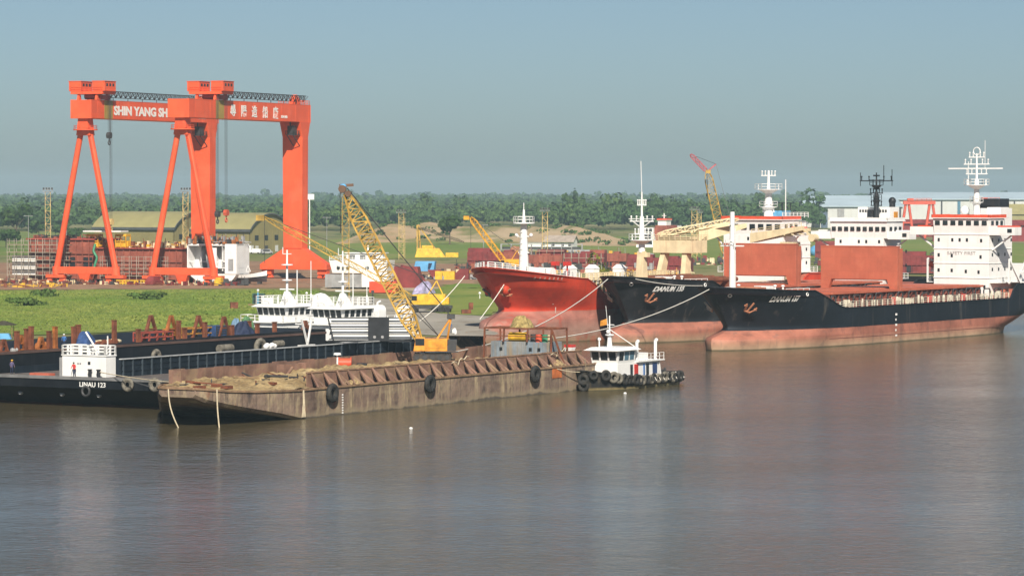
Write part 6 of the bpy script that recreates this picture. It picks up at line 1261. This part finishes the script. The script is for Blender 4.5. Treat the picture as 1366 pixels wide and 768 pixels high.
# row of dark red hull blocks behind the red ship
for i, (px, py, w_, h, M, lab) in enumerate([(662,359,15,4.6,DARKRED,'dark red hull block behind the red ship bow rail'),(712,361,16,4.2,REDOX,'dull red hull block behind the red ship foremast'),(762,361,18,4.6,DARKRED,'long dark red hull block left of the yellow-green shrub'),(812,359,10,4.2,REDOX,'dark red block right of the yellow-green shrub'),(880,364,17,4.0,DARKRED,'dark red block low behind the cream deck crane leg'),(1128,346,16,4.0,DARKRED,'dark red block behind the middle ship bridge'),(1245,366,20,5,DARKRED,'dark red block behind the nearest ship deck')]):
    p = G(px,py); t = thing('steel_block', lab, 'hull block', p, R(-10), 'dark red hull blocks in the yard'); k = p.y/900; m = MB(); w_ *= k; h *= k
    m.box(-w_/2,w_/2,-2,5,.4,h); 
    for q in range(int(w_/1.5)): m.box(-w_/2+q*1.5,-w_/2+q*1.5+.2,-2.3,-2,.4,h)
    m.box(-w_/2,w_/2,-2.35,-2,h*.5,h*.5+.2); m.box(-w_*.5,-w_*.1,-1,4,h,h*1.22); m.box(w_*.15,w_*.3,-1.5,3,h,h*1.12); m.build('plating', M, t)
    for q in range(3): m = MB(); m.box(-w_*.35+q*w_*.33,-w_*.35+q*w_*.33+w_*(.08+.05*q),-2.06,-2,.6+.4*q,h*.46); m.build('dark_opening', BLACK, t)
clutter(['dark steel racks behind the red ship','rusty pipes and plates behind the red ship','pale pipes behind the red ship','yellow parts behind the red ship'], 'steel_stock', G(735,349), 0, (-26,34,-40,50), 420, 51, [DARK, DARKRED, GREY, YELLOW], 3.0)
clutter(['dark steel stock behind the middle ship','rusty steel stock behind the middle ship','pale steel stock behind the middle ship'], 'steel_stock', G(1000,352), 0, (-30,60,-30,50), 200, 52, [DARK, DARKRED, CREAM], 2.2)
heap('reddish soil pile left of the white bungalow', 'soil_pile', G(690,349), 5, 3, 5, mat('red_soil', (.34,.16,.09), .9, .3, .5), 'soil pile', 8, 44)
m = MB()
for i in range(3):
    for k in range(6): m.tube((-9,k*1.1-3,.6+i*1.0),(9,k*1.1-3,.6+i*1.0),.48,n=8)
single('pipe_stack', 'stack of pale grey pipes right of the white bungalow', 'pipe stack', m, GREY, G(775,345), R(-6))
# frames of stacked scaffolding
t = thing('steel_rack', 'grey steel rack stacked before the white bungalow', 'rack', G(722,346), R(-5)); m = MB()
for k in range(9):
    x = -14 + k*3.5
    for y in (0,3): m.bar((x,y,0),(x,y,5.4),.25)
for z in (1.6,3.4,5.2):
    for y in (0,3): m.bar((-14,y,z),(14,y,z),.22)
m.build('frame', GREY, t); m = MB()
for z in (1.8,3.6): m.box(-13.5,13.5,.2,2.8,z,z+.7)
m.build('stored_steel', DARK, t)
# white bungalow
p = G(748,331); t = thing('bungalow', 'white bungalow with grey pitched roof in front of the sandy embankment', 'bungalow', p, R(-16)); m = MB(); m.box(-6,6,-3,4,0,2.8); m.prism([(-6,-3,2.8),(-6,4,2.8),(-6,.5,5)],(12,0,0)); m.box(-15,-6,-2,3,0,2.3); m.build('wall', CLEANW, t)
m = MB(); m.hexa([(-6.6,-3.8,2.5),(6.6,-3.8,2.5),(6.6,.5,5.1),(-6.6,.5,5.1),(-6.6,-3.8,2.7),(6.6,-3.8,2.7),(6.6,.5,5.35),(-6.6,.5,5.35)]); m.hexa([(-6.6,.5,5.1),(6.6,.5,5.1),(6.6,4.8,2.5),(-6.6,4.8,2.5),(-6.6,.5,5.35),(6.6,.5,5.35),(6.6,4.8,2.7),(-6.6,4.8,2.7)]); m.box(-15.3,-6.6,-2.3,3.3,2.3,2.5); m.build('roof', mat('grey_tile_roof', (.36,.30,.25), .7, .2), t)
for x in (-3,1,4): m = MB(); m.box(x,x+1.2,-3.06,-3,.9,2.1); m.build('window', GLASS, t)
# distant hull stern and white section
p = G(881,330); t = thing('distant_hull', 'distant dark red ship bow with small white house on top, at the forest edge', 'hull block', p, R(-25)); m = MB(); m.prism([(-3.6,0,0),(4.6,0,0),(2.6,0,9.2),(-2.6,0,9.2)],(0,12,0)); m.build('shell_plating', REDOX, t, .2)
m = MB(); m.box(-2.0,1.9,2,7,9.2,11.2); m.box(-2.3,2.2,1.6,7.4,11.2,11.4); m.tube((0,4,11.4),(0,4,14.2),.25,n=8); m.bar((-1,4,13.2),(1,4,13.2),.2); hs = m.build('white_house', CLEANW, t); m = MB(); m.box(-2.3,2.2,1.5,7.5,11.4,12.1); m.build('red_band', BRIGHTRED, t)
for x, z in ((-1.6,5.2),(-.2,4.4),(.6,3.2)): m = MB(); m.box(x,x+1.5,-.1,0,z,z+.5); m.build('faded_mark', CREAM, t)
p = G(863,330); t = thing('white_section', 'white open ship section standing left of the distant red bow', 'hull block', p, R(-15)); m = MB()
for s in (-1,1): m.prism([(s*4.0,0,0),(s*2.4,0,0),(s*1.8,0,6.2),(s*2.7,0,6.2)],(0,4,0))
m.box(-2.8,2.8,0,4,6.2,8.2); m.box(-4.4,4.4,-1,4,0,1.2); m.box(-2.4,2.4,2,4,3,3.5); m.build('frame_plating', WHITE, t); m = MB(); m.box(-2.2,2.2,3.5,4,1.2,6.2); m.build('dark_interior', DARK, t)
m = MB(); m.box(-2.2,2.2,-.1,0,6.6,7.9); m.build('dark_opening', DARK, t)
# distant green-roofed sheds and little houses
for i, (px, py, w_, h, M, lab) in enumerate([(920,303,34,7,GREEN,'low white shed with greenish roof at the forest edge'),(945,303,24,9,mat('pale_green_roof',(.40,.55,.38),.6),'small shed with pale green roof right of the low white shed'),(1052,310,20,6,GREY,'low grey shed left of the big grey hall'),(1240,316,60,9,DARKRED,'long dark red hull behind the small red gantries'),(1345,322,70,10,DARKRED,'long dark red hull at the right frame edge')]):
    p = G(px,py); t = thing('distant_shed' if i < 3 else 'distant_hull', lab, 'shed' if i < 3 else 'hull block', p, R(-6)); m = MB()
    m.box(-w_/2,w_/2,0,10,0,h*.75); m.build('wall', WALLW if i < 3 else DARKRED, t); m = MB(); m.prism([(-w_/2-1,-1,h*.75),(-w_/2-1,11,h*.75),(-w_/2-1,5,h)],(w_+2,0,0)); m.build('roof', M, t)
# blue workshop tower behind the red ship bridge
p = G(1034,335); z = Z_(281,p.y)-GZ; k = p.y/F; t = thing('blue_workshop', 'bright blue workshop with dark roof frame behind the red ship bridge', 'workshop', p, R(-20)); wd = 20*k
m = MB(); m.box(-wd*.6,wd*.6,-2,10,0,z); m.build('wall', SKYB, t); m = MB(); m.box(wd*.1,wd*.5,-2.1,-2,z*.1,z*.8); m.build('blue_door', BLUE, t); m = MB()
for x in (-wd*.6,0,wd*.6):
    for y in (-2,10): m.bar((x,y,z),(x,y,z*1.18),.4)
m.box(-wd*.65,wd*.65,-2.5,10.5,z*1.18,z*1.2); m.rail([(-wd*.6,-2,z),(wd*.6,-2,z)],1.4,2,.1,3); m.build('roof_frame', BLACK, t)
# big grey halls
def hall(label, px0, px1, py, eave, ridge, depth, openings, M=WALLW, base=None):
    p = G((px0+px1)/2, py); k = p.y/F; w_ = (px1-px0)*k; he = Z_(eave,p.y)-GZ; hr = Z_(ridge,p.y)-GZ; t = thing('assembly_hall', label, 'hall', p, R(0), 'grey assembly halls')
    m = MB(); m.box(-w_/2,w_/2,0,.5,0,he); m.box(-w_/2,-w_/2+.5,.5,depth,0,he); m.box(w_/2-.5,w_/2,.5,depth,0,he)
    for q in range(int(w_/4)): m.box(-w_/2+q*4,-w_/2+q*4+.35,-.2,0,0,he)
    m.build('wall', M, t); m = MB(); m.hexa([(-w_/2-1,-1.5,he),(w_/2+1,-1.5,he),(w_/2-2,depth*.5,hr),(-w_/2+6,depth*.5,hr),(-w_/2-1,-1.5,he+.6),(w_/2+1,-1.5,he+.6),(w_/2-2,depth*.5,hr+.6),(-w_/2+6,depth*.5,hr+.6)]); m.hexa([(-w_/2+6,depth*.5,hr),(w_/2-2,depth*.5,hr),(w_/2+1,depth,he),(-w_/2-1,depth,he),(-w_/2+6,depth*.5,hr+.6),(w_/2-2,depth*.5,hr+.6),(w_/2+1,depth,he+.6),(-w_/2-1,depth,he+.6)]); m.build('roof', ROOFB, t)
    for a, b, c, nm, MM in openings: m = MB(); m.box((a-(px0+px1)/2)*k,(b-(px0+px1)/2)*k,-.3,-.2,0 if c > .5 else he*.55,he*min(.96,c if c > .5 else .8)); m.build(nm, MM, t)
DSL = mat('slate_blue_door', (.09,.13,.18), .6, .2); TEAL = mat('teal_stripe', (.07,.18,.26), .6, .2)
hall('white gabled end hall at the left of the big halls', 1068, 1097, 303, 277, 263, 60, [(1074,1082,.2,'wall_vent',GREY)])
hall('wide grey-roofed hall with slate doors behind the middle ship bridge', 1094, 1204, 304, 276, 262, 70, [(1095,1104,.92,'slate_door',DSL),(1117,1126,.9,'slate_door',GREY),(1166,1180,.9,'slate_door',DSL),(1184,1202,.96,'dark_opening',DARK)])
hall('longest grey-roofed hall with pale wall panels at the right frame edge', 1160, 1420, 301, 266.5, 257.5, 70, [(1186,1194,.97,'slate_door',TEAL),(1255,1257,.97,'downpipe',DARK),(1277,1281,.95,'slate_door',TEAL),(1340,1345,.95,'slate_door',TEAL),(1352,1354,.95,'downpipe',DARK)])
m = MB(); p = G(1358,309); m.box(-14,14,0,16,0,10); m.prism([(-15,-1,10),(-15,17,10),(-15,8,16)],(30,0,0)); single('khaki_hut', 'khaki-roofed hut in front of the longest grey hall', 'hut', m, KHAKIR, p, 0)
# small red gantry cranes
def small_gantry(label, px, py, top, span_px, rz=0):
    p = G(px, py); h = Z_(top, p.y) - GZ; w_ = span_px*p.y/F; t = thing('small_gantry', label, 'gantry crane', p, rz, 'small red gantry cranes'); OR2 = mat('faded_crane_red', (.60,.10,.06), .5, .15)
    for s in (-1,1):
        for q in (-1,1): m = MB(); m.tube((s*w_/2+q*3.2,0,0),(s*w_/2+q*.7,0,h-1),.75,.7,n=10); m.build('leg', OR2, t)
        m = MB(); m.bar((s*w_/2-2.2,0,h*.42),(s*w_/2+2.2,0,h*.42),.7); m.build('cross_tie', OR2, t)
    m = MB(); m.box(-w_/2-2,w_/2+2,-1.2,1.2,h-1.8,h); m.build('girder', OR2, t); m = MB(); m.box(-w_*.5,-w_*.5+3,-1.6,1.6,h,h+1.2); m.rail([(-w_/2,-1.2,h),(w_/2,-1.2,h)],1.2,2.5,.1,2); m.build('trolley', OR2, t)
small_gantry('small red gantry crane before the grey halls, left of the nearest ship bridge', 1226, 318, 268, 32); small_gantry('small red gantry crane half hidden behind the nearest ship mast', 1321, 316, 267, 24)
# blue dome tank
m = MB(); m.ball((0,0,1.6),4.0,3,2.6,16,9); single('blue_dome_tank', 'light blue covered dome left of the middle ship bridge', 'tank', m, SKYB, G(1094,341), 0)
# small field items
p = G(345,408); t = thing('generator_frame', 'dark green generator frame standing at the right end of the grass field', 'generator', p, R(-10)); m = MB(); m.box(-1.2,1.2,-.6,.6,.4,2.6); m.build('body', mat('dark_green_body', (.03,.10,.08), .6, .4, 1.5), t); m = MB()
for k in range(2):
    for j in range(2): m.tube((-.6+k*1.2,-.66,1.0+j*1.05),(-.6+k*1.2,-.6,1.0+j*1.05),.4,n=14)
m.build('fan', BLACK, t); m = MB(); m.box(-.12,.12,-.7,-.6,.1,2.8); m.build('white_post', SKYB, t); m = MB(); m.box(-2,2,-.9,.9,.1,.4); m.build('skid', WOOD, t)
m = MB(); m.box(-.75,.75,-.6,.6,0,1.25); m.box(-.8,.8,-.65,.65,1.25,1.35); single('rusty_box', 'small red-brown box alone on the green grass', 'box', m, RUST, G(312,412), .2)
for px, py, lab in [(409,399,'white marker post above the right workboat roof'),(640,399,'white marker post beside the red ship bow'),(344,395,'white marker post above the left workboat')]:
    m = MB(); m.tube((0,0,0),(0,0,1.1),.09,n=6); m.ball((0,0,1.3),.3,n=8,m=6); single('marker_post', lab, 'marker', m, CLEANW, G(px,py), 0)
p = G(624,419); t = thing('rusty_bollard_block', 'rusty mooring block beside the red ship bow', 'mooring block', p, .1); m = MB(); m.box(-1.2,.6,-.6,.6,0,.9); m.build('base', RUST, t); m = MB(); m.box(.2,1.0,-.5,.5,.9,2.2); m.build('post', RUST, t)
m = MB(); m.box(-.7,.7,-.5,.5,0,1.3); single('blue_drum_crate', 'blue crate behind the barge crane boom', 'crate', m, BLUE, G(531,432), 0)
m = MB(); m.tube((0,0,0),(0,0,2.4),.14,n=7); m.box(-.3,.3,-.2,.2,2.2,2.8); single('mooring_post', 'dark mooring post on the concrete apron', 'post', m, DARK, G(497,405), 0)
for i in range(7):
    m = MB(); m.ball((0,0,.2),random.uniform(.6,1.0),random.uniform(.4,.7),random.uniform(.35,.6),8,5); single('bank_boulder', f'brown boulder on the bank left of the red ship bow, {ORD[i]} from the left', 'boulder', m, BANK, G(592+i*7+random.uniform(-2,2),449+random.uniform(-2,3),1.9), random.uniform(0,3), 'boulders on the bank')

# ------------------------------------------------------------------ people
def person(label, p, rz, shirt, trousers, hat=None, lean=0.0, arm=0.0, h=1.72):
    import bmesh
    me = bpy.data.meshes.new('person'); J = {'pel':(0,0,.95),'sp':(0,-.02-lean*.3,1.15),'ch':(0,-.03-lean*.7,1.36),'nk':(0,-.03-lean,1.50),'hd':(0,-.05-lean*1.1,1.64),
        'hl':(-.10,0,.90),'kl':(-.12,-.04,.50),'al':(-.12,.02,.08),'tl':(-.13,-.14,.03),'hr':(.10,0,.90),'kr':(.13,-.06,.50),'ar':(.14,.04,.08),'tr':(.15,-.12,.03),
        'sl':(-.19,-.03-lean*.8,1.42),'el':(-.26,-.06-lean,1.15),'wl':(-.24,-.20-lean-arm*.1,.95+arm*.2),'fl':(-.23,-.24-lean-arm*.15,.87+arm*.25),'sr':(.19,-.03-lean*.8,1.42),'er':(.27,-.02-lean,1.15),'wr':(.26,-.14-lean-arm*.2,.94+arm*.3),'fr':(.25,-.19-lean-arm*.3,.86+arm*.4)}
    rad = dict(pel=.15,sp=.135,ch=.155,nk=.06,hd=.10,hl=.095,kl=.065,al=.05,tl=.04,hr=.095,kr=.065,ar=.05,tr=.04,sl=.065,el=.048,wl=.036,fl=.035,sr=.065,er=.048,wr=.036,fr=.035)
    E = ['pel sp','sp ch','ch nk','nk hd','pel hl','hl kl','kl al','al tl','pel hr','hr kr','kr ar','ar tr','ch sl','sl el','el wl','wl fl','ch sr','sr er','er wr','wr fr']
    ks = list(J); me.from_pydata([J[k] for k in ks], [tuple(ks.index(a) for a in e.split()) for e in E], [])
    o = bpy.data.objects.new('person', me); COL.objects.link(o); o.modifiers.new('skin','SKIN'); s = o.modifiers.new('sub','SUBSURF'); s.levels = 1; s.render_levels = 1
    for i, k in enumerate(ks): me.skin_vertices[0].data[i].radius = (rad[k],rad[k]*(.75 if k in ('pel','sp','ch') else 1))
    me.skin_vertices[0].data[0].use_root = True; bpy.context.view_layer.update(); dg = bpy.context.evaluated_depsgraph_get(); m2 = bpy.data.meshes.new_from_object(o.evaluated_get(dg)); bpy.data.objects.remove(o)
    for M in (SKIN, shirt, trousers, DARK): m2.materials.append(M)
    for f in m2.polygons:
        c = f.center; f.use_smooth = True
        f.material_index = 3 if c.z < .11 else 2 if c.z < .93 and abs(c.x) < .21 else 0 if c.z > 1.5 or (c.z < 1.0 and abs(c.x) > .2) else 1
    o = bpy.data.objects.new('person', m2); COL.objects.link(o); o.location = p; o.rotation_euler = (0,0,rz); tag(o, label, 'person')
    m = MB(); hx, hy, hz = J['hd']
    if hat: m.ball((hx,hy,hz+.06),.135,.15,.11,12,7); m.tube((hx,hy-.03,hz+.05),(hx,hy-.03,hz+.065),.17,n=14); m.build('helmet', hat, o)
    else: m.ball((hx,hy+.02,hz+.04),.118,.125,.11,12,7); m.build('hair', BLACK, o)
    m = MB(); m.ball((hx,hy-.10,hz-.02),.02,.03,.025,6,4)
    for q in (-.04,.04): m.ball((hx+q,hy-.085,hz+.01),.014,n=6,m=4)
    m.build('face', SKIN, o)
    for k, dx in (('fl',-1),('fr',1)):
        m = MB(); b = Vector(J[k])
        for i in range(4): m.path([b + Vector((dx*.01,-.02+i*.016,-.02)), b + Vector((dx*.012,-.025+i*.017,-.07+(.008 if i in (0,3) else 0))), b + Vector((dx*.0,-.03+i*.016,-.10+(.012 if i in (0,3) else 0)))], .009, 5)
        m.path([b + Vector((0,-.03,-.01)), b + Vector((-dx*.01,-.06,-.05))], .01, 5); m.build('hand', SKIN, o)
    return o
person('person in red shirt and dark trousers leaning on the white deckhouse', onb(OL,.75,13.6,3.64), R(-20), mat('red_shirt',(.62,.05,.05),.8), NAVY, None, .12, .5)
person('person in violet work clothes with yellow helmet at the left end of the black barge', onb(OL,1.2,23.6,3.64), R(30), mat('violet_clothes',(.12,.10,.20),.8), NAVY, BRIGHTY, .05, .2)
person('person in blue clothes with white helmet standing on the bank behind the barge crane', G(601,444), R(10), mat('blue_clothes',(.08,.14,.26),.8), mat('grey_trousers',(.15,.17,.2),.8), CLEANW, 0, .1)
person('person in blue clothes and white helmet on the tall barge behind the deckhouse rail', onb(O2B,b2(85,1.4),1.4,6.14), R(0), BLUE, NAVY, CLEANW, .05, .3)
heap('white sacks lying on the bank beside the standing person', 'white_sacks', G(606,446), .7, .5, 1.4, CLEANW, 'sacks', 5, 61)

# ------------------------------------------------------------------ mooring ropes
def rope(label, a, b, sag, r=.075, M=WROPE, group='mooring ropes of the ships'):
    a, b = Vector(a), Vector(b); n = 18; pts = [a.lerp(b, i/n) - Vector((0,0,sag*4*(i/n)*(1-i/n))) for i in range(n+1)]; m = MB(); m.path(pts, r, 6); single('mooring_rope', label, 'rope', m, M, (0,0,0), 0, group)
rope('white rope from the red ship stem down past the truck crane', at(620,368,575), at(560,428,560), .5)
rope('white rope from the red ship bow down to the bank beside its bulb', at(679,369,577), at(640,426,566), .2)
rope('long white rope from the middle ship stem to the barge crane', at(811,372,574), onb(OS,49,11,5.2), 2.2)
rope('long white rope from the nearest ship stem to the grey barge cabin', at(946,386,546), onb(OS,66,9,6.2), 1.6)
rope('white rope draped along the middle ship bow', at(848,372,569), at(937,381,556), .35, .06)
rope('pale rope from the left barge deck to the sand barge', onb(OL,.7,9.7,4.3), onb(OS,-5,9,3.9), .25, .06, ROPE, 'ropes around the barges')
rope('slack pale rope from the sand barge side to the tug bow', onb(OS,57,.4,3.6), TS + Vector((.6,1.0,2.5)), .35, .06, ROPE, 'ropes around the barges')
for px, z1, dx, lab in [(224,-.2,1.2,'thick rope hanging from the left corner of the sand barge bow'),(289,-.3,.3,'thick rope hanging from the right corner of the sand barge bow')]:
    a = G(px,519,4.2); b = Vector((a.x+dx, a.y-.25, z1)); m = MB(); pts = [a.lerp(b, i/10) + Vector((0,-.1,-.0)) - Vector((dx*.5*math.sin(math.pi*i/10)*.5,0,0)) for i in range(11)]; m.path(pts, .085, 6); single('hanging_rope', lab, 'rope', m, ROPE, (0,0,0), 0, 'ropes around the barges')
m = MB()
for i in range(4): m.path([Vector((i*.06,0,0)), Vector((i*.1-.1,-.08,-1.6)), Vector((i*.22-.3,-.06,-3.1))], .05, 5)
single('frayed_rope', 'frayed rope bundle hanging on the sand barge side left of its bow tyre', 'rope', m, ROPE, onb(OS,.4,-.12,3.3), B_ANG)
for x in (36,60.5): 
    m = MB(); pts = [Vector((i*.5, -.1*math.sin(i), 1.75-.35*math.sin(i*.7)-.4*(i%3==0))) for i in range(9)]; m.path(pts, .06, 5); single('draped_rope', 'tangled rope draped over the coaming right of the crawler crane' if x < 50 else 'tangled rope draped over the coaming near the grey cabin', 'rope', m, ROPE, onb(OS,x,1.9,3.4), B_ANG)
for px, py, lab in [(548,572,'small white float drifting in the river before the sand barge'),(834,525,'small white float drifting beside the tug')]:
    m = MB(); m.ball((0,0,.05),.22,.18,.14,8,6); single('white_float', lab, 'float', m, CLEANW, G(px,py,0), 0, 'drifting floats')

clutter(['dark planks and scrap lying on the sand cargo','rusty scrap lying on the sand cargo','pale boards lying on the sand cargo'], 'sand_debris', onb(OS,0,0,3.75), B_ANG, (-12,40,4,15), 80, 71, [DARK, RUST, WOOD], .35)

clutter(['rusty plates stacked on the dark red hull blocks','pale pipes stacked on the dark red hull blocks','dark fittings on the dark red hull blocks'], 'block_clutter', G(740,359,7.4), R(-10), (-24,26,-1.5,3.5), 150, 81, [REDOX, GREY, DARK], 1.6)
clutter(['rusty scrap before the dark red hull blocks','yellow fittings before the dark red hull blocks','pale scrap before the dark red hull blocks','dark scrap before the dark red hull blocks'], 'yard_debris', G(745,364), R(-10), (-34,40,-8,-1), 170, 82, [REDOX, YELLOW, CREAM, DARK], 1.5)
def pipe_scaffold(label, px, py, L, h):
    t = thing('scaffolding', label, 'scaffolding', G(px,py), R(-10)); P = mat('scaffold_tube_dull', (.32,.26,.20), .6, .3); m = MB()
    for k in range(int(L/2.2)+1):
        for y in (0,1.2): m.tube((k*2.2,y,0),(k*2.2,y,h+.8),.09,n=5)
    m.build('upright', P, t); m = MB(); z = 2
    while z < h + .5:
        for y in (0,1.2): m.tube((0,y,z),(L,y,z),.08,n=5)
        m.box(0,L,.1,1.1,z-.02,z+.05); z += 1.9
    m.build('ledger', P, t)
pipe_scaffold('pipe scaffolding on the dark red block behind the red ship foremast', 690, 361, 14, 5.4); pipe_scaffold('pipe scaffolding left of the yellow-green shrub', 752, 362, 12, 4.6)
def lamp_post(label, px, py, top):
    p = G(px,py); h = Z_(top,p.y) - GZ; t = thing('lamp_post', label, 'lamp post', p, 0, 'thin lamp posts in the yard'); m = MB(); m.tube((0,0,0),(0,0,h),.14,.09,6); m.build('pole', GREY, t); m = MB(); m.bar((-1.4,0,h),(1.4,0,h),.14); m.box(-1.7,-1.0,-.2,.2,h-.12,h+.08); m.box(1.0,1.7,-.2,.2,h-.12,h+.08); m.build('lamp_arm', GREY, t)
for px, py, top, lab in [(89,340,286,'thin lamp post left of the left khaki shed'),(38,338,288,'thin lamp post at the far left before the forest'),(436,336,290,'thin lamp post right of the front crane tower'),(645,340,300,'thin lamp post right of the lone round tree'),(1075,345,305,'thin lamp post left of the middle ship bridge')]: lamp_post(lab, px, py, top)
